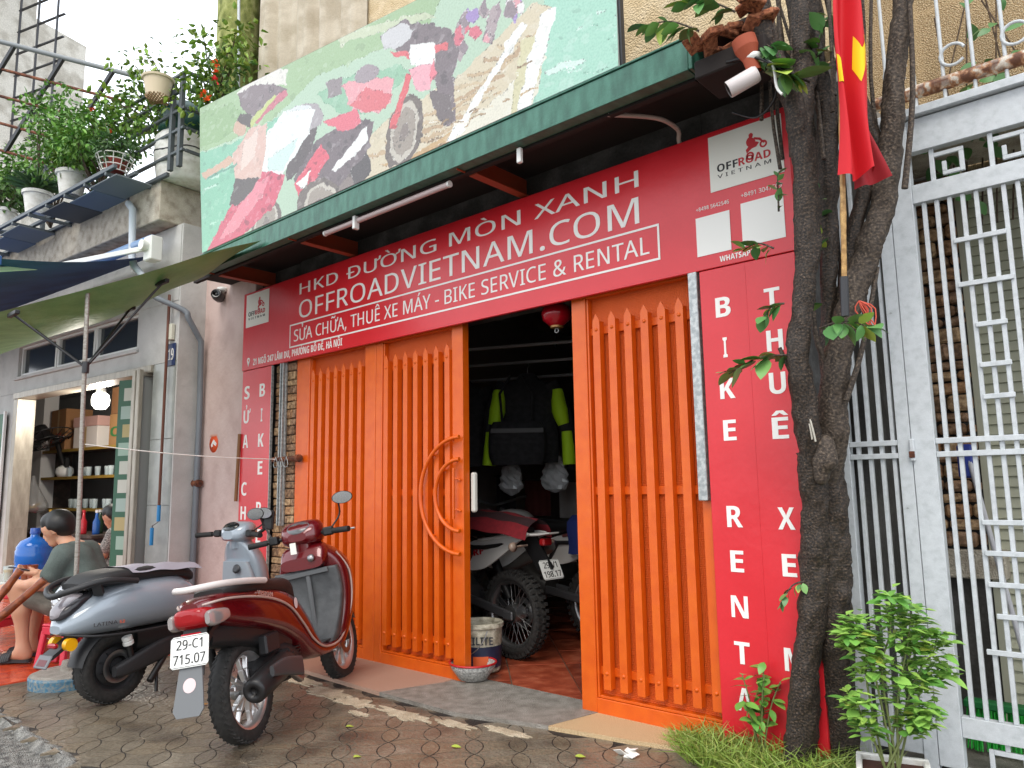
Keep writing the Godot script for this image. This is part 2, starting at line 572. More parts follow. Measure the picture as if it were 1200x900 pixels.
# ---------------------------------------------------------------- ground
func make_ground() -> void:
	var st := S()
	bx(st, V(-60, -0.4, -40), V(60, -0.06, 60))
	structure("ground", st, m.road)
	# rough concrete street in front of the pavement
	st = S()
	var nz := FastNoiseLite.new()
	nz.seed = 4
	nz.frequency = 1.6
	var fz := FastNoiseLite.new()
	fz.seed = 9
	fz.frequency = 9.0
	sheet(st, 220, 90, func(u: float, v: float) -> Vector3:
		var x := -12.0 + 14.0 * u
		var z := 6.0 - 3.93 * v
		if v > 0.99: z += nz.get_noise_2d(x * 2.0, 3.0) * 0.05
		return V(x, -0.026 + nz.get_noise_2d(x, z) * 0.012 + fz.get_noise_2d(x, z) * 0.014 + fz.get_noise_2d(x * 3.1, z * 3.1) * 0.008, z))
	structure("street", st, m.road)
	# pavement: bed and stamped pieces of overlapping circles laid on the diagonal
	var pav := Node3D.new()
	pav.name = "pavement"
	pav.set_meta("kind", "structure")
	add_child(pav)
	st = S()
	bx(st, V(-7.3, -0.05, -0.6), V(1.5, -0.0016, 2.1))
	put("bed", st, m.mud, pav)
	var s := 0.212
	var r := s / sqrt(2.0)
	var g := 0.0032
	var petal := PackedVector2Array()
	var half := 8
	var am := acos((s / 2 + 0.0008) / (r - g))
	for k in half + 1:
		var a := lerpf(am, -am, float(k) / half)
		petal.append(Vector2(-s / 2 + (r - g) * cos(a), (r - g) * sin(a)))
	for k in half + 1:
		var a := lerpf(am, -am, float(k) / half)
		petal.append(Vector2(s / 2 - (r - g) * cos(a), -(r - g) * sin(a)))
	var star := PackedVector2Array()
	var am2 := asin(s / ((r + g) * sqrt(2.0))) - PI / 4 - 0.012
	for q in 4:
		var c := Vector2(s, 0).rotated(q * PI / 2)
		for k in 6:
			var a := lerpf(-am2, am2, k / 5.0)
			star.append(c + Vector2(-(r + g), 0).rotated(q * PI / 2 - a))
	var flat := Transform3D(Basis(Vector3.RIGHT, -PI / 2), V(0, -0.006, 0))
	var ps := S()
	plate(ps, petal, 0.012, flat)
	var petal_mesh := done(ps)
	ps = S()
	plate(ps, star, 0.012, flat)
	var star_mesh := done(ps)
	var mats_p := [m.paving, m.paving_b, m.paving_c]
	var spots := []
	var yaw := PI / 4
	for i in range(-40, 40):
		for j in range(-40, 40):
			for kind in 3:
				var p := Vector2(i * s, j * s)
				if kind == 1: p.x += s / 2
				if kind == 2: p.y += s / 2
				p = p.rotated(yaw) + Vector2(-3.2, 1.0)
				if p.x < -6.0 or p.x > -0.4 or p.y > 2.06: continue
				if p.y < 0.42 + (0.10 if p.x < -3.0 else lerpf(0.10, -0.36, clampf((p.x + 3.0) / 1.5, 0, 1))): continue
				spots.append([p.distance_to(Vector2(0, 3.5)) , p, kind])
	spots.sort_custom(func(a: Array, b: Array) -> bool: return a[0] < b[0])
	var count := [0, 0]
	var rest := S()
	for sp: Array in spots:
		var kind: int = sp[2]
		var p: Vector2 = sp[1]
		var turn := -yaw + (PI / 2 if kind == 2 else 0.0)
		var b := Basis.from_euler(V(rng.randfn() * 0.001, turn, rng.randfn() * 0.001))
		var tf := Transform3D(b, V(p.x, rng.randf_range(-0.0005, 0.0006), p.y))
		var which := 0 if kind == 0 else 1
		count[which] += 1
		# the camera sees nothing of the pieces right below it
		if count[which] <= 300:
			mi("paving_piece", star_mesh if kind == 0 else petal_mesh, mats_p[rng.randi() % 3], pav, tf)
		else:
			rest.append_from(star_mesh if kind == 0 else petal_mesh, 0, tf)
	if count[0] > 300 or count[1] > 300:
		var ro := mi("paving_pieces", rest.commit(), m.paving, pav)
		ro.set_meta("kind", "stuff")
	# kerb line of broken concrete between pavement and street
	st = S()
	sheet(st, 90, 4, func(u: float, v: float) -> Vector3:
		var x := -7.2 + 7.5 * u
		var zo := nz.get_noise_2d(x * 3.0, 40.0) * 0.03
		return V(x, [-0.035, -0.012, 0.001, -0.002, -0.02][int(v * 4 + 0.5)] + fz.get_noise_2d(x * 2, v * 3) * 0.012, 2.14 + zo - 0.10 * v))
	structure("kerb", st, m.road)
	# threshold of terrazzo and cement in front of the doors
	st = S()
	plate(st, pl([-5.7, -0.12, -5.7, 0.42, -4.6, 0.47, -3.75, 0.50, -3.6, 0.10, -3.6, -0.12]), 0.04, Transform3D(Basis(Vector3.RIGHT, PI / 2), V(0, 0.004, 0)))
	structure("threshold_terrazzo", st, m.granite)
	st = S()
	plate(st, pl([-3.597, -0.12, -3.597, 0.10, -3.747, 0.50, -3.1, 0.50, -2.55, 0.36, -2.45, -0.12]), 0.04, Transform3D(Basis(Vector3.RIGHT, PI / 2), V(0, 0.002, 0)))
	structure("threshold_cement", st, m.cement)
	st = S()
	plate(st, pl([-2.447, -0.12, -2.547, 0.36, -2.1, 0.28, -1.7, 0.18, -1.0, 0.1, -1.0, -0.12]), 0.04, Transform3D(Basis(Vector3.RIGHT, PI / 2), V(0, 0.0, 0)))
	structure("threshold_granite", st, m.granite_y)
	# tongue of old cement along the threshold
	for k in 7:
		st = S()
		var a: Array = [[-4.45, 0.60, 0.24, 0.06], [-4.05, 0.66, 0.20, 0.09], [-3.75, 0.68, 0.17, 0.07], [-3.35, 0.66, 0.22, 0.06], [-3.0, 0.60, 0.14, 0.04], [-2.7, 0.52, 0.16, 0.04], [-3.55, 0.80, 0.08, 0.03]][k]
		var poly := PackedVector2Array()
		for i in 40:
			var t := TAU * i / 40
			var rr := 0.9 + nz.get_noise_2d(cos(t) * 1.1 + k * 9.0, sin(t) * 1.1) * 0.7 + rng.randf_range(-0.035, 0.035)
			poly.append(Vector2(a[0] + cos(t) * a[2] * rr, a[1] + sin(t) * a[3] * rr))
		plate(st, poly, 0.006, Transform3D(Basis(Vector3.RIGHT, PI / 2), V(0, 0.0002, 0)))
		structure("cement_smear", st, m.smear)
	# workshop floor: square terracotta tiles on the diagonal
	var fl := Node3D.new()
	fl.name = "workshop_floor"
	fl.set_meta("kind", "structure")
	add_child(fl)
	st = S()
	bx(st, V(-6.2, -0.05, -7.0), V(-1.2, 0.006, -0.13))
	put("grout", st, m.grout, fl)
	var ts := 0.40
	st = S()
	box(st, V(0, 0.01, 0), V(ts - 0.009, 0.02, ts - 0.009), Basis(), 0.002)
	var tile := done(st)
	for i in range(-14, 14):
		for j in range(-14, 14):
			var p := Vector2(i * ts, j * ts).rotated(PI / 4) + Vector2(-3.30, -1.05)
			if p.x < -5.2 or p.x > -1.5 or p.y > -0.13 - ts * 0.71 or p.y < -4.5: continue
			mi("tile", tile, m.redtile if rng.randf() < 0.7 else m.redtile_b, fl, Transform3D(Basis.from_euler(V(rng.randfn() * 0.002, PI / 4, rng.randfn() * 0.002)), V(p.x, rng.randf_range(-0.002, 0.001), p.y)))
	# cut tiles along the threshold
	for i in range(-14, 14):
		for j in range(-14, 14):
			var c := Vector2(i * ts, j * ts).rotated(PI / 4) + Vector2(-3.30, -1.05)
			var h := (ts - 0.009) / sqrt(2.0)
			if c.x < -5.2 or c.x > -1.5 or c.y <= -0.13 - ts * 0.71 or c.y - h > -0.16: continue
			var sq := PackedVector2Array([c + Vector2(h, 0), c + Vector2(0, h), c + Vector2(-h, 0), c + Vector2(0, -h)])
			var cut := Geometry2D.intersect_polygons(sq, pl([-9, -9, 0, -9, 0, -0.135, -9, -0.135]))
			if cut.is_empty(): continue
			st = S()
			plate(st, cut[0], 0.02, Transform3D(Basis(Vector3.RIGHT, PI / 2), V(0, 0.01, 0)))
			put("tile", st, m.redtile if rng.randf() < 0.7 else m.redtile_b, fl)
	# red tiled terrace of the drinks stall
	var te := Node3D.new()
	te.name = "terrace_floor"
	te.set_meta("kind", "structure")
	add_child(te)
	st = S()
	bx(st, V(-13, -0.05, -3.0), V(-5.86, 0.012, 2.0))
	put("screed", st, m.grout, te)
	ts = 0.4
	st = S()
	box(st, V(0, 0.012, 0), V(ts - 0.006, 0.02, ts - 0.006), Basis(), 0.002)
	tile = done(st)
	for i in 17:
		for j in 10:
			mi("tile", tile, m.terrace, te, xf(V(-5.86 - ts * (i + 0.5), rng.randf_range(0, 0.0015), 2.0 - ts * (j + 0.5)), V(rng.randfn() * 0.001, 0, rng.randfn() * 0.001)))

# ---------------------------------------------------------------- building of the rental shop
func make_shopfront() -> void:
	var b := thing("shop_building", "two storey rental shop building with pink rendered pillar and dark workshop inside", "building", V(-3.8, 0, 0))
	var o := V(3.8, 0, 0)
	var st := S()
	bx(st, V(-7.28, -0.05, -0.35) + o, V(-6.14, 3.42, 0.05) + o, 0.006)
	put("pillar", st, m.pinkwall, b)
	# jamb behind the red side panel, clad in split stone
	st = S()
	bx(st, V(-6.138, 0, -0.35) + o, V(-5.48, 3.3, -0.02) + o)
	put("jamb", st, m.darkwall, b)
	var clad := put("stone_cladding", block_of(V(-5.80, 0, -0.03) + o, V(-5.482, 2.36, -0.004) + o), m.grout, b)
	var y := 0.02
	while y < 2.3:
		var h := rng.randf_range(0.05, 0.085)
		var x := -5.798
		while x < -5.49:
			var w := minf(rng.randf_range(0.09, 0.2), -5.484 - x)
			if w < 0.03: break
			st = S()
			box(st, V(x + w / 2, y + h / 2, 0.006 + rng.randf() * 0.008) + o, V(w - 0.008, h - 0.008, 0.03), Basis.from_euler(V(rng.randfn() * 0.04, rng.randfn() * 0.05, rng.randfn() * 0.02)), 0.006)
			put("stone", st, m.stone[rng.randi() % 4], clad)
			x += w
		y += h
	# right jamb
	st = S()
	bx(st, V(-1.70, 0, -0.25) + o, V(-1.225, 3.3, 0.0) + o)
	put("jamb", st, m.darkwall, b)
	# lintel and upper storey
	st = S()
	bx(st, V(-5.478, 2.42, -0.35) + o, V(-1.702, 3.3, 0.0) + o)
	put("lintel", st, m.darkwall, b)
	st = S()
	bx(st, V(-6.1, 3.425, -0.35) + o, V(-1.1, 7.5, -0.06) + o)
	put("upper_wall", st, m.beige, b)
	st = S()
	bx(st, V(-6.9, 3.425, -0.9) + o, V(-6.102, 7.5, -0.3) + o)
	put("upper_recess", st, m.darkwall, b)  # dark colour stands in for the shade in this gap
	# workshop room
	st = S()
	bx(st, V(-6.3, 0, -7.2) + o, V(-6.14, 3.3, -0.355) + o)
	bx(st, V(-6.3, 0, -7.36) + o, V(-1.10, 3.3, -7.203) + o)
	put("room_wall", st, m.inner, b)
	put("outer_wall", block_of(V(-1.26, 0, -7.2) + o, V(-1.10, 3.3, -0.355) + o), m.darkwall, b)
	st = S()
	bx(st, V(-6.3, 3.303, -7.36) + o, V(-1.10, 3.42, -0.355) + o)
	put("room_ceiling", st, m.inner, b)

func block_of(a: Vector3, b: Vector3, c := 0.0) -> SurfaceTool:
	var st := S()
	bx(st, a, b, c)
	return st

# ---------------------------------------------------------------- orange folding gates
func gate_leaf(label: String, x0: float, x1: float, slats: Array, z: float, lstile: float, rstile: float) -> Node3D:
	var t := thing("gate_leaf", label, "gate", V((x0 + x1) / 2, 0.012, z), 0.0, "orange folding gate leaves")
	var w := x1 - x0
	var top := 2.40
	var st := S()
	bx(st, V(-w / 2, 0, -0.04), V(-w / 2 + lstile, top, 0.02), 0.003)
	bx(st, V(w / 2 - rstile, 0, -0.04), V(w / 2, top, 0.02), 0.003)
	bx(st, V(-w / 2 + lstile + 0.0005, 0, -0.04), V(w / 2 - rstile - 0.0005, 0.085, 0.0195), 0.003)
	bx(st, V(-w / 2 + lstile + 0.0005, 2.31, -0.04), V(w / 2 - rstile - 0.0005, top, 0.0195), 0.003)
	# thin bead round the panel
	for e: float in [-w / 2 + lstile + 0.008, w / 2 - rstile - 0.008]:
		bx(st, V(e - 0.006, 0.087, -0.028), V(e + 0.006, 2.308, 0.011), 0.002)
	bx(st, V(-w / 2 + lstile + 0.016, 0.087, -0.028), V(w / 2 - rstile - 0.016, 0.10, 0.0112), 0.002)
	put("frame", st, m.orange, t)
	put("mesh_panel", block_of(V(-w / 2 + lstile, 0.08, -0.036), V(w / 2 - rstile, 2.315, -0.028)), m.orange_mesh, t)
	for y: float in [0.225, 1.20, 2.115]:
		put("crossbar", block_of(V(-w / 2 + lstile + 0.001, y - 0.022, -0.0275), V(w / 2 - rstile - 0.001, y + 0.022, -0.012), 0.002), m.orange, t)
	var sl := S()
	var hw := 0.0235
	plate(sl, pl([-hw, 0.14, hw, 0.14, hw, 2.165, 0, 2.21, -hw, 2.165]), 0.004, xf(V(0, 0, 0.030)))
	# folded sides of the slat
	bx(sl, V(-hw, 0.142, -0.0115), V(-hw + 0.003, 2.163, 0.0279))
	bx(sl, V(hw - 0.003, 0.142, -0.0115), V(hw, 2.163, 0.0279))
	var slat_mesh := done(sl)
	var rv := S()
	lathe(rv, [Vector2(0, 0.009), Vector2(0.006, 0.007), Vector2(0.010, 0.003), Vector2(0.011, 0)], Transform3D(Basis(Vector3.RIGHT, PI / 2), Vector3.ZERO), 10)
	var rivet := done(rv)
	for x: float in slats:
		var so := mi("slat", slat_mesh, m.orange, t, xf(V(x - (x0 + x1) / 2, 0, 0)))
		for y: float in [0.225, 2.115]:
			mi("rivet", rivet, m.orange, so, xf(V(0, y, 0.0321)))
	return t

func make_gates() -> void:
	var sl := []
	for i in 7: sl.append(-4.284 + 0.1083 * i)
	var a := gate_leaf("orange slatted gate leaf with two curved bow handles beside the dark opening", -4.415, -3.495, sl, 0.0, 0.075, 0.10)
	# bow handles and bolt of the middle leaf
	var c := V((-4.415 - 3.495) / 2, 0.012, 0)
	for k in 2:
		var st := S()
		var r: float = [0.378, 0.232][k]
		var pts := []
		for i in 25:
			var an := PI / 2 + PI * i / 24.0
			pts.append(V(-3.49 + cos(an) * r * 1.0, 1.195 + sin(an) * r, 0.062) - c)
		tube(st, pts, 0.0135, 10)
		for an: float in [PI / 2 + 0.25, PI * 1.5 - 0.25, PI * 0.75, PI * 1.25]:
			var p := V(-3.49 + cos(an) * r, 1.195 + sin(an) * r, 0.06) - c
			tube(st, [p, p - V(0, 0, 0.045)], 0.008, 8)
		put("bow_handle", st, m.orange, a)
	var st := S()
	tube(st, [V(-3.558, 1.04, 0.05) - c, V(-3.558, 1.37, 0.05) - c], 0.009, 8)
	for y: float in [1.10, 1.30]:
		tube(st, [V(-3.558, y, 0.05) - c, V(-3.545, y, 0.03) - c, V(-3.51, y - 0.01, 0.03) - c], 0.006, 6)
	put("bolt", st, m.orange, a)
	sl = []
	for i in 7: sl.append(-5.221 + 0.1035 * i)
	gate_leaf("orange slatted gate leaf hinged next to the stone jamb, behind the scooters", -5.475, -4.42, sl, 0.0, 0.19, 0.125)
	sl = []
	for i in 7: sl.append(-2.399 + 0.106 * i)
	gate_leaf("orange slatted gate leaf right of the opening, against the red panel", -2.58, -1.70, sl, 0.0, 0.10, 0.02)
	# galvanised channels beside the leaves
	st = S()
	bx(st, V(-1.785, 1.16, 0.035), V(-1.735, 2.34, 0.078), 0.003)
	var g := put("door_channel", st, m.galv)
	tag(g, "galvanised steel strip between the orange gate and the right red panel", "metal strip")
	st = S()
	bx(st, V(-5.66, 0.95, 0.03), V(-5.60, 2.34, 0.05), 0.002)
	bx(st, V(-5.655, 0.95, 0.051), V(-5.645, 2.34, 0.075), 0.002)
	bx(st, V(-5.615, 0.95, 0.051), V(-5.605, 2.34, 0.075), 0.002)
	g = put("door_channel", st, m.galv)
	tag(g, "grey steel channel fixed upright on the stone clad jamb", "metal strip")
	# sliding bolt with wire on the stone jamb
	var bt := thing("door_bolt", "rusty sliding bolt wrapped with wire on the stone jamb", "bolt", V(-5.55, 1.5, 0.06))
	st = S()
	tube(st, [V(-0.2, 0, 0), V(0.16, 0, 0)], 0.022, 10)
	tube(st, [V(0.16, 0, 0), V(0.2, 0, 0)], 0.032, 10)
	put("rod", st, m.rust, bt)
	st = S()
	for k in 3:
		var pts := []
		for i in 9: pts.append(V(-0.12 + k * 0.08 + sin(i * 0.8) * 0.03, 0.02 - sin(i / 8.0 * PI) * 0.09, 0.025))
		tube(st, pts, 0.003, 5)
	put("wire", st, m.galv, bt)

# ---------------------------------------------------------------- signs
func logo(parent: Node, x0: float, x1: float, y0: float, y1: float, z: float) -> void:
	var st := S()
	bx(st, V(x0, y0, z), V(x1, y1, z + 0.002))
	var card := put("logo_card", st, m.signcard, parent)
	var w := x1 - x0
	var h := y1 - y0
	var zz := z + 0.0025
	var cap := h * 0.135
	var by := y0 + h * 0.325
	letters("lettering", "OFF", x0 + w * 0.11, x0 + w * 0.40, by, cap, zz, m.signblack, card)
	letters("lettering", "ROAD", x0 + w * 0.41, x0 + w * 0.84, by, cap, zz, m.signlogo, card)
	letters("lettering", "V I E T N A M", x0 + w * 0.11, x0 + w * 0.84, y0 + h * 0.215, h * 0.065, zz, m.signblack, card, false)
	# rider on a jumping motorcycle
	st = S()
	var f := Transform3D(Basis(V(w, 0, 0), V(0, h, 0), V(0, 0, 1)), V(x0, y0, zz))
	for c: Array in [[0.57, 0.44, 0.055], [0.755, 0.58, 0.05]]:
		var o := PackedVector2Array()
		for i in 18: o.append(Vector2(c[0] + cos(TAU * i / 18) * c[2], c[1] + sin(TAU * i / 18) * c[2] * w / h))
		var inner := PackedVector2Array()
		for i in 18: inner.append(Vector2(c[0] + cos(TAU * i / 18) * c[2] * 0.55, c[1] + sin(TAU * i / 18) * c[2] * 0.55 * w / h))
		for i in 18:
			var j := (i + 1) % 18
			plate(st, PackedVector2Array([o[i], o[j], inner[j], inner[i]]), 0.002, f)
	plate(st, pl([0.53, 0.50, 0.60, 0.56, 0.66, 0.57, 0.70, 0.63, 0.66, 0.66, 0.58, 0.64, 0.52, 0.56]), 0.0022, f)
	plate(st, smooth_pl([0.545, 0.62, 0.60, 0.60, 0.65, 0.66, 0.645, 0.70, 0.60, 0.76, 0.56, 0.76, 0.53, 0.70], 3), 0.0024, f)
	plate(st, smooth_pl([0.575, 0.76, 0.61, 0.75, 0.625, 0.80, 0.60, 0.835, 0.57, 0.81], 3), 0.0026, f)
	plate(st, pl([0.62, 0.71, 0.70, 0.67, 0.76, 0.59, 0.775, 0.60, 0.72, 0.70, 0.64, 0.74]), 0.0028, f)
	put("rider_emblem", st, m.signlogo, card)

func make_signs() -> void:
	var z := 0.055
	var s := thing("signboard", "wide red shop signboard with white lettering under the green canopy", "sign", V(-3.75, 2.32, z))
	var o := V(-3.75, 2.32, z)
	var fr := Transform3D(Basis(), -o)
	var st := S()
	bx(st, V(-6.285, 2.322, z) - o, V(-1.215, 3.04, z + 0.025) - o, 0.003)
	put("board", st, m.signred, s)
	var hold := Node3D.new()
	hold.name = "lettering_group"
	var zz := z + 0.0265
	letters("lettering", "HKD ĐƯỜNG MÒN XANH", -5.37, -2.05, 2.872, 0.094, zz, m.signwhite, s, false, fr)
	letters("lettering", "OFFROADVIETNAM.COM", -5.37, -2.055, 2.664, 0.15, zz, m.signwhite, s, false, fr)
	letters("lettering", "SỬA CHỮA, THUÊ XE MÁY - BIKE SERVICE & RENTAL", -5.44, -2.00, 2.478, 0.1, zz, m.signwhite, s, false, fr)
	letters("lettering", "21 NGÕ 247 LÂM DU, PHƯỜNG BỒ ĐỀ, HÀ NỘI", -6.09, -4.76, 2.355, 0.058, zz, m.signwhite, s, true, fr)
	letters("lettering", "+8498 5642546", -1.715, -1.535, 2.635, 0.02, zz, m.signwhite, s, false, fr)
	letters("lettering", "+8491 3047509", -1.47, -1.265, 2.645, 0.022, zz, m.signwhite, s, false, fr)
	letters("lettering", "WHATSAPP", -1.60, -1.42, 2.345, 0.028, zz, m.signwhite, s, true, fr)
	hold.free()
	st = S()
	for y: float in [2.437, 2.625]: bx(st, V(-5.505, y - 0.006, zz) - o, V(-1.935, y + 0.006, zz + 0.001) - o)
	for x: float in [-5.499, -1.941]: bx(st, V(x - 0.006, 2.4435, zz) - o, V(x + 0.006, 2.6185, zz + 0.001) - o)
	put("outline_box", st, m.signwhite, s)
	for q: Array in [[-1.72, -1.535, 2.395, 2.60], [-1.475, -1.262, 2.395, 2.615]]:
		st = S()
		bx(st, V(q[0], q[2], zz) - o, V(q[1], q[3], zz + 0.0015) - o)
		put("white_card", st, m.signwhite, s)
	# map pin before the address
	st = S()
	var pin := PackedVector2Array()
	for i in 15:
		var a := -PI * 0.2 + PI * 1.4 * i / 14.0
		pin.append(Vector2(cos(a) * 0.024, 0.024 + sin(a) * 0.024))
	pin.append(Vector2(0, -0.035))
	plate(st, pin, 0.002, xf(V(-6.17, 2.385, zz + 0.001) - o))
	put("pin_mark", st, m.signwhite, s)
	st = S()
	lathe(st, [Vector2(0.011, 0), Vector2(0.0, 0.0005)], Transform3D(Basis(Vector3.RIGHT, PI / 2), V(-6.17, 2.409, zz + 0.0022) - o), 12)
	put("pin_hole", st, m.signred, s)
	logo(s, -6.235 - o.x, -5.848 - o.x, 2.715 - o.y, 3.02 - o.y, zz - z)
	logo(s, -1.628 - o.x, -1.247 - o.x, 2.715 - o.y, 3.01 - o.y, zz - z)
	# upright side panels
	var rp := thing("side_signboard", "tall red upright sign panel with white letters beside the tree", "sign", V(-1.475, 0.02, z), 0.0, "red upright sign panels")
	st = S()
	bx(st, V(-0.245, 0, 0), V(0.245, 2.298, 0.02), 0.002)
	put("panel", st, m.signred, rp)
	st = S()
	bx(st, V(-0.004, 0.002, 0.0202), V(0.0, 2.297, 0.0212))
	put("seam", st, m.signwhite if false else m.signred, rp)
	var lc := [["B", 2.065], ["I", 1.86], ["K", 1.655], ["E", 1.45], ["R", 1.035], ["E", 0.825], ["N", 0.615], ["T", 0.405], ["A", 0.195]]
	for e: Array in lc: column_letter(rp, e[0], -0.125, e[1] - 0.02, 0.10, 0.0215)
	lc = [["T", 2.065], ["H", 1.86], ["U", 1.655], ["Ê", 1.445], ["X", 1.03], ["E", 0.82], ["M", 0.405], ["Á", 0.195]]
	for e: Array in lc: column_letter(rp, e[0], 0.125, e[1] - 0.02, 0.10, 0.0215)
	var lp := thing("side_signboard", "tall red upright sign panel with white letters behind the scooters", "sign", V(-6.03, 0.02, z), 0.0, "red upright sign panels")
	st = S()
	bx(st, V(-0.245, 0, 0), V(0.242, 2.298, 0.02), 0.002)
	put("panel", st, m.signred, lp)
	lc = [["S", 2.06], ["Ử", 1.84], ["A", 1.62], ["C", 1.20], ["H", 0.99], ["Ữ", 0.78], ["A", 0.57]]
	for e: Array in lc: column_letter(lp, e[0], -0.16, e[1] - 0.02, 0.115, 0.0205)
	lc = [["B", 2.06], ["I", 1.84], ["K", 1.62], ["E", 1.38], ["R", 1.03], ["E", 0.80], ["P", 0.60], ["A", 0.40]]
	for e: Array in lc: column_letter(lp, e[0], 0.10, e[1] - 0.02, 0.115, 0.0205)
	st = S()
	bx(st, V(0.2425, 0, 0), V(0.25, 2.298, 0.022))
	put("edge_trim", st, m.galv, lp)

func column_letter(parent: Node, ch: String, x: float, base: float, cap: float, z: float) -> void:
	var w := {"I": 0.22, "M": 1.0, "E": 0.66, "N": 0.84, "T": 0.76}
	var ww: float = w.get(ch, 0.79) * cap
	letters("letter", ch, x - ww / 2, x + ww / 2, base, cap, z, m.signwhite, parent)

# ---------------------------------------------------------------- canopy
func make_canopy() -> void:
	var c := thing("canopy", "flat metal canopy with weathered green gutter above the red signboard", "canopy", V(-3.7, 3.05, 0))
	var o := V(-3.7, 3.05, 0)
	var st := S()
	bx(st, V(-6.6, 3.20, -0.05) - o, V(-1.15, 3.225, 0.60) - o)
	put("roof_sheet", st, m.darkbrown, c)
	# gutter: folded sheet with drip lip
	st = S()
	bx(st, V(-6.02, 3.085, 0.602) - o, V(-1.44, 3.225, 0.632) - o, 0.004)
	bx(st, V(-6.02, 3.226, 0.55) - o, V(-1.44, 3.236, 0.640) - o, 0.002)
	bx(st, V(-6.02, 3.072, 0.560) - o, V(-1.44, 3.0845, 0.640) - o, 0.002)
	bx(st, V(-1.438, 3.075, 0.48) - o, V(-1.42, 3.24, 0.636) - o, 0.002)
	put("gutter", st, m.gutter, c)
	st = S()
	bx(st, V(-6.3, 3.06, 0.52) - o, V(-1.45, 3.195, 0.555) - o)
	put("edge_beam", st, m.darkbrown, c)
	for x: float in [-5.9, -4.66, -2.9]:
		st = S()
		bx(st, V(x - 0.03, 3.055, -0.05) - o, V(x + 0.03, 3.062, 0.515) - o)
		bx(st, V(x - 0.03, 3.0625, -0.05) - o, V(x - 0.023, 3.19, 0.62) - o)
		put("bracket", st, m.bracket, c)
	# fluorescent tube under the gutter
	var t := thing("fluorescent_tube", "unlit fluorescent tube lamp fixed under the green gutter", "lamp", V(-3.68, 3.03, 0.56))
	st = S()
	tube(st, [V(-0.62, 0, 0), V(0.62, 0, 0)], 0.018, 12)
	put("tube", st, mat(C8(190, 170, 168), 0.3), t)
	for x: float in [-0.635, 0.62]:
		st = S()
		tube(st, [V(x, 0, 0), V(x + 0.015, 0, 0)], 0.02, 12)
		put("cap", st, m.white, t)
	put("clip", block_of(V(-0.28, -0.06, -0.012), V(-0.255, 0.03, 0.03), 0.003), m.white, t)
	var cl := put("cable_clip", block_of(V(-2.50, 2.98, 0.565), V(-2.47, 3.065, 0.59), 0.004), m.white)
	tag(cl, "small white clip hanging under the green gutter, right of the tube", "clip")
	# pale pipe from the gutter to the signboard
	st = S()
	tube(st, curve([V(-1.93, 3.07, 0.55), V(-1.80, 3.10, 0.3), V(-1.78, 3.10, 0.12), V(-1.80, 3.06, 0.07), V(-1.80, 3.02, 0.04)], 5), 0.012, 8)
	var pp := put("drain_pipe", st, mat(C8(186, 166, 156), 0.5))
	tag(pp, "thin pale pipe under the canopy reaching the top of the red signboard", "pipe")


# ================================================================ neighbour with the drinks stall
# point on the neighbour's front: lx along the wall, y up, off outwards
const HO := Vector3(-7.2, 0, 0.33)
const HA := 0.0873

func hp(lx: float, y: float, off: float) -> Vector3:
	return HO + Vector3(cos(HA), 0, -sin(HA)) * lx + Vector3(sin(HA), 0, cos(HA)) * off + Vector3(0, y, 0)

func hthing(called: String, label: String, cat: String, lx: float, y: float, off: float, turn := 0.0, group := "") -> Node3D:
	return thing(called, label, cat, hp(lx, y, off), HA + turn, group)

func wall_with_window(st: SurfaceTool, x0: float, x1: float, y0: float, y1: float, z0: float, z1: float, wx0: float, wx1: float, wy0: float, wy1: float) -> void:
	bx(st, V(x0, y0, z0), V(wx0, y1, z1))
	bx(st, V(wx1, y0, z0), V(x1, y1, z1))
	bx(st, V(wx0, y0, z0), V(wx1, wy0, z1))
	bx(st, V(wx0, wy1, z0), V(wx1, y1, z1))

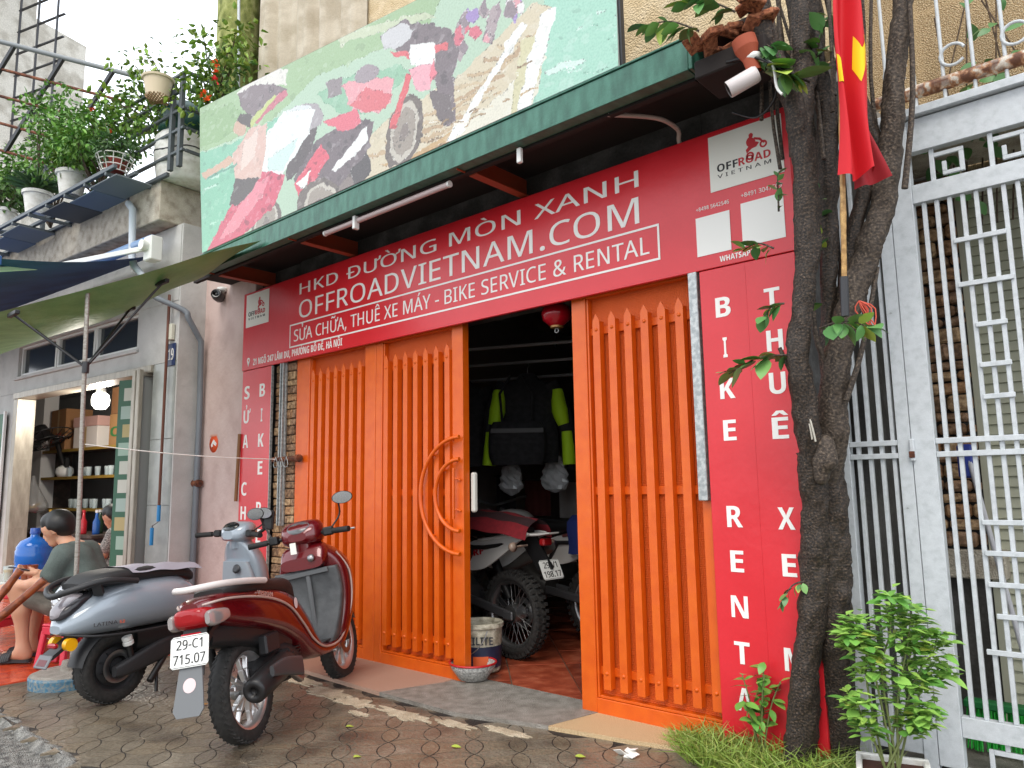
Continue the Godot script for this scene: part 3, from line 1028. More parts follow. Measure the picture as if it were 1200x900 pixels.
func make_house() -> void:
	m.hwall = tmat(ramp_tex(512, 0.012, 61, [[0.05, C8(176, 174, 170)], [0.5, C8(190, 188, 184)], [0.95, C8(198, 196, 192)]], 0.10, 5), 0.7, 0.5, m.bump_fine, 0.25)
	m.htile = tmat(ramp_tex(512, 0.012, 62, [[0.25, C8(146, 150, 146)], [0.75, C8(164, 167, 162)]], 0.08), 0.25, 0.6, m.bump_fine, 0.05)
	m.conc = tmat(ramp_tex(512, 0.02, 63, [[0.1, C8(140, 128, 112)], [0.5, C8(178, 168, 152)], [0.9, C8(196, 188, 172)]], 0.25, 5), 0.8, 0.7, m.bump_grit, 0.6)
	m.glassdark = mat(C8(44, 50, 54), 0.12)
	m.alu = tmat(ramp_tex(256, 0.05, 64, [[0.1, C8(150, 143, 130)], [0.9, C8(176, 169, 155)]], 0.15, 3, FastNoiseLite.TYPE_SIMPLEX_SMOOTH, 4), 0.4, 1.2, null, 1.0, true, 0.3)
	var h := hthing("neighbour_house", "grey tiled neighbour house with open drinks stall, window strip and balcony", "house", 0, 0, 0)
	var st := S()
	wall_with_window(st, -8.0, 0.11, 2.5, 3.87, -0.2, 0.0, -3.62, -0.66, 2.70, 3.08)
	bx(st, V(-8.0, -0.05, -0.2), V(-3.62, 2.497, 0.0))
	bx(st, V(-0.30, -0.05, -0.2), V(0.11, 2.497, -0.012))
	put("front_wall", st, m.hwall, h)
	st = S()
	bx(st, V(0.112, -0.05, -0.6), V(0.135, 3.87, 0.0))
	put("side_wall", st, m.hwall, h)
	for r in 4:
		var y0: float = [0.0, 0.50, 1.12, 1.75][r]
		var y1: float = [0.496, 1.116, 1.746, 2.495][r]
		put("wall_tile", block_of(V(-0.30, y0, -0.011), V(0.108, y1, 0.004), 0.002), m.htile, h)
	# tile courses above the opening
	for i in 9:
		put("wall_tile", block_of(V(-8.0 + i * 0.9, 3.095, 0.001), V(-8.0 + i * 0.9 + 0.896 if i < 8 else 0.108, 3.86, 0.006), 0.001), m.hwall, h)
	# window strip
	for i in 3:
		var x0: float = [-3.60, -2.58, -1.62][i]
		var x1: float = [-2.61, -1.65, -0.68][i]
		var w := put("window", block_of(V(x0 + 0.03, 2.74, -0.07), V(x1 - 0.03, 3.05, -0.062)), m.glassdark, h)
		st = S()
		bx(st, V(x0, 2.705, -0.09), V(x1, 2.739, -0.03))
		bx(st, V(x0, 3.051, -0.09), V(x1, 3.078, -0.03))
		bx(st, V(x0, 2.7395, -0.09), V(x0 + 0.035, 3.0505, -0.03))
		bx(st, V(x1 - 0.035, 2.7395, -0.09), V(x1, 3.0505, -0.03))
		put("frame", st, m.white, w)
	put("window_sill", block_of(V(-3.66, 2.66, 0.001), V(-0.62, 2.699, 0.03), 0.004), m.hwall, h)
	# balcony slab with stained edge
	put("balcony_slab", block_of(V(-8.0, 3.872, -0.9), V(0.03, 4.28, 0.20), 0.008), m.conc, h)
	put("parapet", block_of(V(-8.0, 4.283, -0.6), V(-0.35, 4.72, -0.5), 0.006), m.conc, h)
	put("balcony_room_wall", block_of(V(-8.0, 4.283, -2.2), V(0.0, 5.15, -1.6)), m.conc, h)
	# lintel rail of the shutter
	put("shutter_rail", block_of(V(-3.62, 2.42, -0.19), V(-0.302, 2.496, 0.03), 0.004), m.alu, h)
	st = S()
	bx(st, V(-3.615, 0, -0.19), V(-3.50, 2.418, 0.02), 0.004)
	put("door_post", st, m.alu, h)
	# stall room
	st = S()
	bx(st, V(-7.9, 0, -2.2), V(-0.2, 2.9, -2.08))
	bx(st, V(-0.42, 0, -2.078), V(-0.302, 2.9, -0.202))
	bx(st, V(-7.9, 0, -2.078), V(-7.8, 2.9, -0.202))
	bx(st, V(-7.9, 2.905, -2.2), V(-0.2, 3.0, -0.202))
	put("stall_wall", st, mat(C8(150, 150, 150), 0.8), h)
	put("white_partition", block_of(V(-6.9, 0, -1.2), V(-5.32, 2.9, -1.0)), mat(C8(206, 204, 202), 0.6), h)
	# number plate
	var np := hthing("house_number", "blue enamel house number plate reading 19 beside the grey pipe", "number plate", 0.03, 2.56, 0.006)
	put("plate", block_of(V(-0.075, -0.11, 0), V(0.075, 0.11, 0.008), 0.003), mat(C8(28, 48, 92), 0.3), np)
	letters("lettering", "19", -0.045, 0.05, -0.05, 0.11, 0.0095, m.signwhite, np, true, Transform3D(), "Droid Serif")
	var sw := put("switch_box", block_of(V(-0.045, -0.08, 0), V(0.045, 0.08, 0.04), 0.006), mat(C8(206, 204, 186), 0.5), self, Transform3D(Basis.from_euler(V(0, HA, 0)), hp(0.03, 2.78, 0.006)))
	tag(sw, "small cream box on the wall just above the number 19", "electrical box")
	# standpipes and conduit
	st = S()
	tube(st, curve([hp(-0.15, 3.3, 0.3), hp(0.0, 3.12, 0.22), V(-7.02, 2.98, 0.30), V(-7.0, 2.9, 0.26), V(-7.02, 2.7, 0.12)], 4) + [V(-7.03, 2.0, 0.10), V(-7.05, 0.02, 0.10)], 0.028, 10)
	var dp := put("standpipe", st, mat(C8(116, 122, 128), 0.45))
	tag(dp, "grey plastic drain pipe running down the edge of the pink pillar", "pipe")
	st = S()
	tube(st, [hp(-0.5, 4.15, 0.24), hp(-0.37, 4.05, 0.26), hp(-0.33, 3.55, 0.26), hp(-0.28, 3.45, 0.26), hp(0.05, 3.18, 0.24)], 0.035, 10)
	dp = put("drain_elbow", st, mat(C8(190, 198, 204), 0.4))
	tag(dp, "pale plastic drain pipe bending out from below the balcony", "pipe")
	# pipe clamp on the standpipe
	st = S()
	tube(st, [V(-7.09, 1.32, 0.10), V(-6.97, 1.32, 0.10)], 0.036, 10)
	var pc := put("pipe_clamp", st, m.rust)
	tag(pc, "rusty clamp holding the grey pipe to the pink pillar", "clamp")
	# awning crank
	var cr := hthing("awning_crank", "long rusty awning crank rod with blue handles hanging on the tiled wall", "crank", -0.01, 0.85, 0.05)
	st = S()
	tube(st, [V(0.02, 0.27, 0), V(0.03, 2.3, 0)], 0.014, 8)
	put("rod", st, mat(C8(104, 62, 46), 0.6), cr)
	st = S()
	tube(st, [V(0.02, 0.26, 0), V(0.02, 0.12, 0), V(-0.05, 0.08, 0.02), V(-0.05, -0.10, 0.02)], 0.007, 6)
	put("crank", st, m.steel, cr)
	for p: Array in [[V(0.02, 0.12, 0), V(0.02, 0.27, 0)], [V(-0.05, -0.10, 0.02), V(-0.05, 0.06, 0.02)]]:
		st = S()
		tube(st, [p[0], p[1]], 0.017, 10)
		put("grip", st, mat(C8(30, 130, 190), 0.4), cr)
	# camera on the pink pillar and its sticker
	cctv("small black and white dome camera at the top of the pink pillar", V(-6.72, 3.10, 0.07), true)
	var sk := thing("camera_sticker", "round orange surveillance camera sticker on the pink pillar", "sticker", V(-6.82, 1.69, 0.0505))
	st = S()
	lathe(st, [Vector2(0.085, 0), Vector2(0.085, 0.001), Vector2(0, 0.0012)], Transform3D(Basis(Vector3.RIGHT, PI / 2), Vector3.ZERO), 28)
	put("disc", st, mat(C8(226, 84, 34), 0.5), sk)
	st = S()
	plate(st, pl([-0.05, -0.005, -0.04, -0.03, -0.015, -0.02, -0.02, 0.005, 0.0, 0.0, 0.045, -0.02, 0.055, 0.005, 0.0, 0.045, -0.02, 0.03]), 0.001, xf(V(0, -0.005, 0.0022)))
	put("camera_mark", st, m.signwhite, sk)
	st = S()
	plate(st, pl([-0.075, 0.07, 0.075, 0.07, 0.06, 0.088, -0.06, 0.088]), 0.001, xf(V(0, 0, 0.0022)))
	put("band", st, mat(C8(206, 150, 130), 0.5), sk)
	# bamboo stick leaning at the red panel
	st = S()
	tube(st, [V(-6.3, 1.15, 0.09), V(-6.28, 1.75, 0.085)], 0.016, 8)
	var bs := put("wooden_stick", st, mat(C8(132, 92, 56), 0.7))
	tag(bs, "short brown wooden stick at the edge of the left red panel", "stick")
	# wash line from the parasol pole to the orange gate
	st = S()
	var wl := []
	for i in 21:
		var t := i / 20.0
		wl.append(V(-5.63, 1.58, 1.58).lerp(V(-5.65, 1.50, 0.10), t) - V(0, sin(t * PI) * 0.02, 0))
	tube(st, wl, 0.004, 5)
	var w2 := put("line", st, m.signwhite)
	tag(w2, "thin white string tied from the parasol pole across to the red panel", "string")

func cctv(label: String, at: Vector3, dome: bool) -> void:
	var c := thing("security_camera", label, "camera", at)
	var st := S()
	if dome:
		lathe(st, [Vector2(0, -0.02), Vector2(0.05, -0.02), Vector2(0.055, 0.0), Vector2(0.05, 0.02), Vector2(0.0, 0.02)], Transform3D(Basis(), V(0, 0.07, 0)), 18)
		tube(st, [V(0, 0.06, 0), V(0, 0.02, 0.02)], 0.022, 10)
		put("mount", st, m.white, c)
		st = S()
		var b := Basis.from_euler(V(1.35, 0.75, 0))
		lathe(st, [Vector2(0, -0.06), Vector2(0.045, -0.055), Vector2(0.055, 0.0), Vector2(0.052, 0.05), Vector2(0.046, 0.055)], Transform3D(b, V(0.01, 0.0, 0.05)), 20)
		put("housing", st, mat(C8(70, 68, 68), 0.4), c)
		st = S()
		lathe(st, [Vector2(0.045, 0.052), Vector2(0.02, 0.056), Vector2(0.018, 0.05), Vector2(0, 0.05)], Transform3D(b, V(0.01, 0.0, 0.05)), 20)
		put("lens", st, mat(C8(12, 12, 14), 0.1), c)
	else:
		lathe(st, [Vector2(0, 0.012), Vector2(0.035, 0.012), Vector2(0.038, -0.005), Vector2(0.025, -0.018), Vector2(0.016, -0.02), Vector2(0, -0.02)], Transform3D(), 18)
		tube(st, [V(0, -0.01, 0), V(0.0, -0.05, 0), V(-0.01, -0.065, 0.01)], 0.014, 10)
		put("mount", st, m.white, c)
		st = S()
		var d := V(-0.78, -0.38, 0.35).normalized()
		var s := d.cross(Vector3.UP).normalized()
		var b := Basis(s, d, s.cross(d))
		lathe(st, [Vector2(0, -0.055), Vector2(0.032, -0.052), Vector2(0.036, -0.04), Vector2(0.036, 0.075), Vector2(0.032, 0.078)], Transform3D(b, V(-0.03, -0.09, 0.015)), 20)
		put("housing", st, mat(C8(214, 204, 202), 0.35), c)
		st = S()
		lathe(st, [Vector2(0.033, 0.074), Vector2(0.016, 0.07), Vector2(0, 0.072)], Transform3D(b, V(-0.03, -0.09, 0.015)), 20)
		put("lens", st, mat(C8(20, 16, 16), 0.15), c)
		st = S()
		tube(st, curve([V(0.03, -0.02, 0), V(0.08, -0.06, 0.0), V(0.09, -0.16, 0), V(0.11, -0.2, 0)], 4), 0.006, 6)
		put("cable", st, m.white, c)

# ---------------------------------------------------------------- awnings and parasol pole
func make_awnings() -> void:
	var a := hthing("blue_awning", "blue fabric awning with a white folding arm below the balcony", "awning", 0, 0, 0)
	var st := S()
	sheet(st, 12, 6, func(u: float, v: float) -> Vector3:
		return V(-6.5 + 6.4 * u, lerpf(3.56, 3.20, v) - sin(v * PI) * 0.05, lerpf(0.12, 1.45, v)))
	var bm := tmat(ramp_tex(256, 0.01, 71, [[0.3, C8(24, 58, 112)], [0.7, C8(34, 74, 134)]], 0.1), 0.7, 0.5, m.bump_fine, 0.2)
	bm.backlight = Color(0.3, 0.5, 0.8)
	put("fabric", st, bm, a)
	st = S()
	tube(st, [V(-6.5, 3.66, 0.24), V(0.02, 3.66, 0.24)], 0.05, 12)
	put("roller", st, mat(C8(120, 150, 186), 0.4), a)
	st = S()
	bar(st, V(0.0, 3.56, 0.3), V(-0.55, 3.36, 0.85), 0.035, 0.05, Vector3.UP, 0.005)
	bar(st, V(-0.55, 3.36, 0.85), V(-0.35, 3.15, 1.45), 0.03, 0.045, Vector3.UP, 0.005)
	put("arm", st, m.white, a)
	st = S()
	bx(st, V(-0.04, 3.44, 0.18), V(0.10, 3.68, 0.30), 0.01)
	tube(st, [V(0.03, 3.58, 0.3), V(0.03, 3.58, 0.36)], 0.05, 12)
	put("arm_bracket", st, m.white, a)
	put("front_bar", block_of(V(-6.5, 3.14, 1.45), V(-0.08, 3.22, 1.50), 0.006), mat(C8(36, 74, 130), 0.5), a)
	# green tarpaulin between gutter and pole
	var g := thing("green_tarpaulin", "sagging green tarpaulin stretched from the gutter over the terrace", "tarpaulin", V(-5.9, 2.6, 1.4))
	var o := V(-5.9, 2.6, 1.4)
	var near := curve([V(-5.0, 3.12, 0.655), V(-5.12, 2.98, 0.98), V(-5.42, 2.75, 1.44), V(-5.97, 2.5, 2.05), V(-6.15, 2.44, 2.2)], 6)
	var far := curve([V(-6.12, 3.06, 0.60), V(-6.3, 2.98, 0.74), V(-6.8, 2.75, 1.08), V(-8.4, 2.6, 1.42), V(-9.6, 2.5, 1.6)], 6)
	for side in 1:
		st = S()
		sheet(st, 24, 10, func(u: float, v: float) -> Vector3:
			var t := u * (near.size() - 1)
			var k := mini(int(t), near.size() - 2)
			var p0: Vector3 = (near[k] as Vector3).lerp(near[k + 1], t - k)
			var p1: Vector3 = (far[k] as Vector3).lerp(far[k + 1], t - k)
			var p := p0.lerp(p1, v if side == 0 else 1.0 - v)
			p.y -= sin(v * PI) * 0.10 * sin(u * PI) - 0.018 * sin(u * 17.0 + v * 3.0) * sin(v * PI) - (0.004 if side else 0.0)
			return p - o)
	var gm := tmat(ramp_tex(512, 0.012, 72, [[0.1, C8(100, 168, 100)], [0.5, C8(116, 184, 112)], [0.9, C8(134, 196, 126)]], 0.12), 0.5, 0.6, m.bump_fine, 0.3)
	gm.backlight = Color(0.8, 1.0, 0.62)
	put("sheet", st, gm, g)
	var pp := thing("parasol_pole", "rusty steel tarpaulin pole with four spreading struts above the terrace", "pole", V(-5.62, 0.02, 1.58))
	st = S()
	tube(st, [V(0, 0.0, 0), V(-0.02, 1.2, 0.01), V(-0.03, 1.75, 0.02), V(-0.05, 2.64, 0.03)], 0.0155, 10)
	put("pole", st, tmat(ramp_tex(256, 0.05, 73, [[0.1, C8(120, 110, 98)], [0.5, C8(150, 144, 136)], [0.9, C8(170, 166, 160)]], 0.3), 0.45, 4.0, m.bump_fine, 0.3, false, 0.3), pp)
	for e: Array in [[0.13, 2.76, -0.41], [-0.98, 2.52, 0.10], [-0.55, 2.68, -0.45], [-0.25, 2.45, 0.42]]:
		st = S()
		tube(st, [V(-0.03, 2.10, 0.02), V(e[0], e[1], e[2])], 0.009, 6)
		put("strut", st, m.darksteel, pp)
		put("rib_shoe", block_of(V(e[0] - 0.09, e[1] - 0.01, e[2] - 0.015), V(e[0] + 0.09, e[1] + 0.02, e[2] + 0.015), 0.004), m.black, pp)
	st = S()
	tube(st, [V(-0.03, 2.06, 0.02), V(-0.03, 2.14, 0.02)], 0.024, 10)
	put("hub", st, m.darksteel, pp)
	var base := thing("pole_base", "round concrete pole foot with worn blue rim behind the grey scooter", "pole foot", V(-5.62, 0.0, 1.60))
	st = S()
	lathe(st, [Vector2(0.0, 0.0), Vector2(0.225, 0.0), Vector2(0.23, 0.06), Vector2(0.225, 0.075)], Transform3D(), 30, true)
	put("rim", st, tmat(ramp_tex(256, 0.04, 74, [[0.35, C8(140, 136, 128)], [0.5, C8(70, 116, 140)], [0.8, C8(52, 96, 126)]], 0.4), 0.6, 3.0, null), base)
	st = S()
	lathe(st, [Vector2(0.2245, 0.0752), Vector2(0.2, 0.085), Vector2(0.05, 0.09), Vector2(0.04, 0.15), Vector2(0.0, 0.15)], Transform3D(), 30, true)
	put("top", st, m.cement, base)

# ---------------------------------------------------------------- inside the stall
func make_stall() -> void:
	# rack of shelves
	var r := hthing("shelf_rack", "dark wooden shelf rack on the back wall of the drinks stall", "shelf", -4.0, 0, -1.25)
	var wood := tmat(ramp_tex(256, 0.03, 81, [[0.3, C8(54, 44, 38)], [0.7, C8(80, 66, 58)]], 0.3), 0.6, 1.0, null)
	for y: float in [1.86, 1.47, 1.03]:
		put("shelf_board", block_of(V(-1.35, y - 0.03, -0.2), V(1.5, y, 0.22), 0.003), wood, r)
		put("shelf_lip", block_of(V(-1.35, y - 0.031, 0.222), V(1.5, y + 0.008, 0.235)), mat(C8(150, 120, 50), 0.5), r)
	for x: float in [-1.38, 1.5]: put("upright", block_of(V(x, 0, -0.2), V(x + 0.03, 1.9, 0.22)), wood, r)
	# cartons on the top shelf
	var bxs := [[-4.9, 0.55, 0.60, C8(146, 104, 66), "tall brown carton with red lettering on the top shelf beside the fan", "LaVie"], [-4.05, 0.62, 0.30, C8(212, 204, 196), "white carton with pink lid on the top shelf below the bulb", ""], [-3.1, 0.5, 0.42, C8(150, 112, 70), "brown carton with green lettering at the right end of the top shelf", "Ca"], [-3.1, 0.5, 0.36, C8(132, 92, 58), "brown carton stacked topmost above the right end of the top shelf", ""]]
	for i in bxs.size():
		var e: Array = bxs[i]
		var c := hthing("carton", e[4], "box", e[0], 1.861 + (0.424 if i == 3 else 0.0), -1.22, rng.randf_range(-0.08, 0.08), "cartons on the stall shelf")
		put("body", block_of(V(-e[1] / 2, 0, -0.18), V(e[1] / 2, e[2], 0.18), 0.004), mat(e[3], 0.8), c)
		if i == 1: put("lid", block_of(V(-e[1] / 2 - 0.01, e[2] + 0.002, -0.19), V(e[1] / 2 + 0.01, e[2] + 0.14, 0.19), 0.004), mat(C8(190, 150, 140), 0.8), c)
		put("tape", block_of(V(-0.03, 0.0, 0.1802), V(0.03, e[2] - 0.005, 0.181)), mat(C8(170, 140, 100), 0.4), c)
		if e[5] != "": letters("lettering", e[5], -e[1] * 0.42, e[1] * 0.42, 0.12, 0.13, 0.183, mat(C8(170, 40, 40) if i == 0 else C8(50, 110, 60), 0.6), c, true)
	# glasses on the shelves
	var gm := mat(Color(0.85, 0.9, 0.9, 0.35), 0.08)
	gm.transparency = BaseMaterial3D.TRANSPARENCY_ALPHA
	m.glass = gm
	var gs := S()
	lathe(gs, [Vector2(0, 0.004), Vector2(0.03, 0.004), Vector2(0.04, 0.13), Vector2(0.037, 0.13), Vector2(0.028, 0.012), Vector2(0, 0.012)], Transform3D(), 14, true)
	var gmesh := done(gs)
	for i in 16:
		var row := i / 8
		var lx := -4.55 + (i % 8) * 0.2 + rng.randf_range(-0.03, 0.03)
		var g := mi("drinking_glass", gmesh, gm, self, Transform3D(Basis(), hp(lx, 1.472 if row == 0 else 1.032, -1.12 + rng.randf_range(-0.05, 0.05))))
		tag(g, "clear drinking glass on the %s stall shelf, %s in its row" % [["upper", "lower"][row], ["leftmost", "second from left", "third from left", "fourth from left", "fourth from right", "third from right", "second from right", "rightmost"][i % 8]], "glass", "glasses on the %s stall shelf" % ["upper", "lower"][row])
	var tp := hthing("teapot", "white teapot with blue print at the left of the upper glass shelf", "teapot", -4.75, 1.472, -1.1)
	var st := S()
	lathe(st, [Vector2(0, 0), Vector2(0.08, 0.0), Vector2(0.12, 0.06), Vector2(0.11, 0.13), Vector2(0.05, 0.17), Vector2(0.02, 0.19), Vector2(0, 0.2)], Transform3D(), 18)
	put("pot", st, m.white, tp)
	st = S()
	tube(st, curve([V(-0.1, 0.05, 0), V(-0.17, 0.08, 0), V(-0.2, 0.16, 0)], 3), [0.025, 0.022, 0.02, 0.018, 0.016, 0.014, 0.012], 8)
	put("spout", st, m.white, tp)
	st = S()
	tube(st, curve([V(0.09, 0.13, 0), V(0.17, 0.12, 0), V(0.16, 0.05, 0), V(0.1, 0.04, 0)], 3), 0.01, 6)
	put("handle", st, mat(C8(40, 70, 150), 0.4), tp)
	# counter
	var ct := hthing("counter", "low dark counter under the shelves of the drinks stall", "counter", -3.9, 0, -0.75)
	put("top", block_of(V(-1.2, 0.70, -0.25), V(1.4, 0.74, 0.25), 0.004), wood, ct)
	put("front", block_of(V(-1.15, 0.0, -0.2), V(1.35, 0.698, 0.2)), mat(C8(58, 56, 58), 0.7), ct)
	for i in 4:
		var b := hthing("bottle", ["red sauce bottle on the dark counter", "dark green bottle on the counter behind the red one", "blue bottle at the right of the counter", "small brown jar at the left of the counter"][i], "bottle", [-2.95, -2.85, -2.72, -3.9][i], 0.741, [-0.6, -0.75, -0.65, -0.6][i], 0, "bottles on the stall counter")
		st = S()
		lathe(st, [Vector2(0, 0), Vector2(0.04, 0), Vector2(0.042, 0.02), Vector2(0.042, 0.15), Vector2(0.018, 0.2), Vector2(0.016, 0.26), Vector2(0, 0.26)], Transform3D(), 14)
		put("body", st, mat([C8(170, 30, 40), C8(30, 54, 36), C8(30, 80, 150), C8(84, 56, 38)][i], 0.25), b)
		st = S()
		lathe(st, [Vector2(0, 0.262), Vector2(0.019, 0.262), Vector2(0.019, 0.295), Vector2(0, 0.295)], Transform3D(), 12, true)
		put("cap", st, mat([C8(180, 30, 40), C8(190, 190, 190), C8(230, 230, 230), C8(200, 160, 60)][i], 0.4), b)
	# bulb
	var lamp := hthing("light_bulb", "glowing white bulb hanging from the ceiling of the drinks stall", "lamp", -2.25, 2.34, -0.4)
	st = S()
	lathe(st, [Vector2(0, -0.12), Vector2(0.06, -0.11), Vector2(0.095, -0.06), Vector2(0.10, 0.0), Vector2(0.085, 0.06), Vector2(0.055, 0.08)], Transform3D(), 20)
	var em := mat(C8(250, 250, 245), 0.4)
	em.emission_enabled = true
	em.emission = Color(1.0, 0.98, 0.93)
	em.emission_energy_multiplier = 3.0
	put("globe", st, em, lamp)
	st = S()
	lathe(st, [Vector2(0.055, 0.081), Vector2(0.05, 0.13), Vector2(0.03, 0.15), Vector2(0.02, 0.2), Vector2(0.0, 0.2)], Transform3D(), 16)
	put("socket", st, m.white, lamp)
	st = S()
	tube(st, [V(0, 0.2, 0), V(0, 0.56, 0)], 0.006, 6)
	put("cord", st, m.white, lamp)
	var ol := OmniLight3D.new()
	ol.name = "bulb_light"
	ol.light_energy = 1.1
	ol.light_color = Color(1.0, 0.97, 0.92)
	ol.light_size = 0.1
	ol.omni_range = 10.0
	ol.omni_attenuation = 2.0
	ol.shadow_enabled = true
	lamp.add_child(ol)
	# wall fan
	var fan := hthing("wall_fan", "black wall fan tilted downwards on the white partition of the stall", "fan", -4.55, 2.02, -0.72)
	fan.scale = V(1.45, 1.45, 1.45)
	var fb := Basis.from_euler(V(0.35, -0.4, 0.3))
	st = S()
	for i in 16:
		var an := TAU * i / 16
		var pts := []
		for k in 5:
			var rr := 0.05 + 0.2 * k / 4.0
			pts.append(fb * V(cos(an) * rr, -0.05 * cos(k / 4.0 * PI * 0.5) - 0.02, sin(an) * rr))
		tube(st, pts, 0.004, 4, false)
	for rr: float in [0.25, 0.15]:
		var pts := []
		for i in 25: pts.append(fb * V(cos(TAU * i / 24) * rr, -0.02 if rr > 0.2 else -0.06, sin(TAU * i / 24) * rr))
		tube(st, pts, 0.006, 5, false)
	put("guard", st, m.black, fan)
	for i in 3:
		st = S()
		plate(st, smooth_pl([0.03, 0, 0.1, 0.05, 0.2, 0.08, 0.22, 0.0, 0.2, -0.07, 0.1, -0.05], 3), 0.004, Transform3D(fb * Basis(Vector3.UP, TAU * i / 3) * Basis(Vector3.RIGHT, PI / 2 + 0.3), fb * V(0, -0.02, 0)))
		put("blade", st, mat(C8(40, 40, 42), 0.3), fan)
	st = S()
	lathe(st, [Vector2(0, -0.03), Vector2(0.06, -0.02), Vector2(0.07, 0.05), Vector2(0.05, 0.12), Vector2(0, 0.13)], Transform3D(fb, Vector3.ZERO), 16)
	put("motor", st, m.black, fan)
	st = S()
	tube(st, [fb * V(0, 0.08, 0), V(-0.1, 0.0, -0.15), V(-0.12, -0.25, -0.24)], 0.025, 8)
	bx(st, V(-0.17, -0.36, -0.275), V(-0.07, -0.18, -0.235), 0.006)
	put("bracket", st, m.black, fan)
	# bag of snacks
	var bag := hthing("snack_bag", "clear plastic bag of yellow and red snack packets hanging on the partition", "bag", -5.0, 1.0, -0.8)
	st = S()
	var clear := mat(Color(0.9, 0.9, 0.9, 0.3), 0.2)
	clear.transparency = BaseMaterial3D.TRANSPARENCY_ALPHA
	lathe(st, [Vector2(0.015, 0.5), Vector2(0.04, 0.42), Vector2(0.12, 0.25), Vector2(0.2, 0.1), Vector2(0.21, 0.02), Vector2(0.16, -0.02), Vector2(0, -0.03)], Transform3D(), 14)
	put("film", st, clear, bag)
	for i in 14:
		st = S()
		box(st, V(rng.randf_range(-0.14, 0.14), rng.randf_range(0.0, 0.1), rng.randf_range(-0.08, 0.1)), V(0.09, 0.05, 0.02), Basis.from_euler(V(rng.randf() * 2, rng.randf() * 3, rng.randf() * 2)), 0.006)
		put("packet", st, mat([C8(220, 180, 40), C8(170, 40, 60), C8(200, 120, 60)][i % 3], 0.4), bag)
	# folded shutter leaves with the menu board
	for k in 2:
		var sh := hthing("shutter_leaf", ["aluminium folding shutter leaf standing open next to the menu board", "outer aluminium folding shutter leaf against the tiled wall"][k], "shutter", [-0.485, -0.40][k], 0.03, 0.06, 0.0, "folded shutter leaves of the stall")
		st = S()
		bx(st, V(-0.032, 0, 0.0), V(0.032, 2.42, 0.045), 0.006)
		bx(st, V(-0.028, 0, -0.40), V(0.028, 2.40, -0.36), 0.004)
		bx(st, V(-0.02, 2.36, -0.359), V(0.02, 2.40, -0.001), 0.003)
		bx(st, V(-0.02, 0.0, -0.359), V(0.02, 0.05, -0.001), 0.003)
		put("frame", st, m.alu, sh)
		put("panel", block_of(V(-0.006, 0.052, -0.358), V(0.006, 2.358, -0.002)), mat(C8(150, 152, 148), 0.4), sh)
	var mb := hthing("menu_board", "tall green menu board with paper slips in the stall doorway beside the shutters", "menu board", -0.68, 0.0, 0.03, 0.25)
	put("board", block_of(V(-0.15, 0.42, 0), V(0.13, 2.38, 0.015), 0.003), mat(C8(40, 92, 66), 0.5), mb)
	put("edge_trim", block_of(V(0.131, 0.42, -0.005), V(0.155, 2.4, 0.025), 0.003), m.white, mb)
	for i in 10:
		var y := 0.5 + i * 0.185
		var x := rng.randf_range(-0.05, 0.02)
		put("paper_slip", block_of(V(x - 0.07, y, 0.0152), V(x + 0.08, y + 0.13, 0.0165)), mat([C8(190, 192, 180), C8(150, 176, 160), C8(176, 160, 110), C8(160, 180, 170), C8(196, 196, 184)][i % 5], 0.6), mb)
	# second menu board at the left edge
	var mb2 := hthing("menu_board", "green menu board edged in white at the left end of the stall", "menu board", -3.85, 0.5, 0.03)
	put("board", block_of(V(-0.7, 0, 0), V(0.05, 1.75, 0.02), 0.003), mat(C8(36, 96, 66), 0.5), mb2)
	put("edge_trim", block_of(V(0.052, 0, 0), V(0.09, 1.78, 0.03), 0.003), m.white, mb2)
	for i in 5: put("paper_slip", block_of(V(-0.5, 0.3 + i * 0.27, 0.0205), V(-0.03, 0.42 + i * 0.27, 0.0215)), mat([C8(214, 196, 70), C8(190, 40, 50)][i % 2], 0.6), mb2)

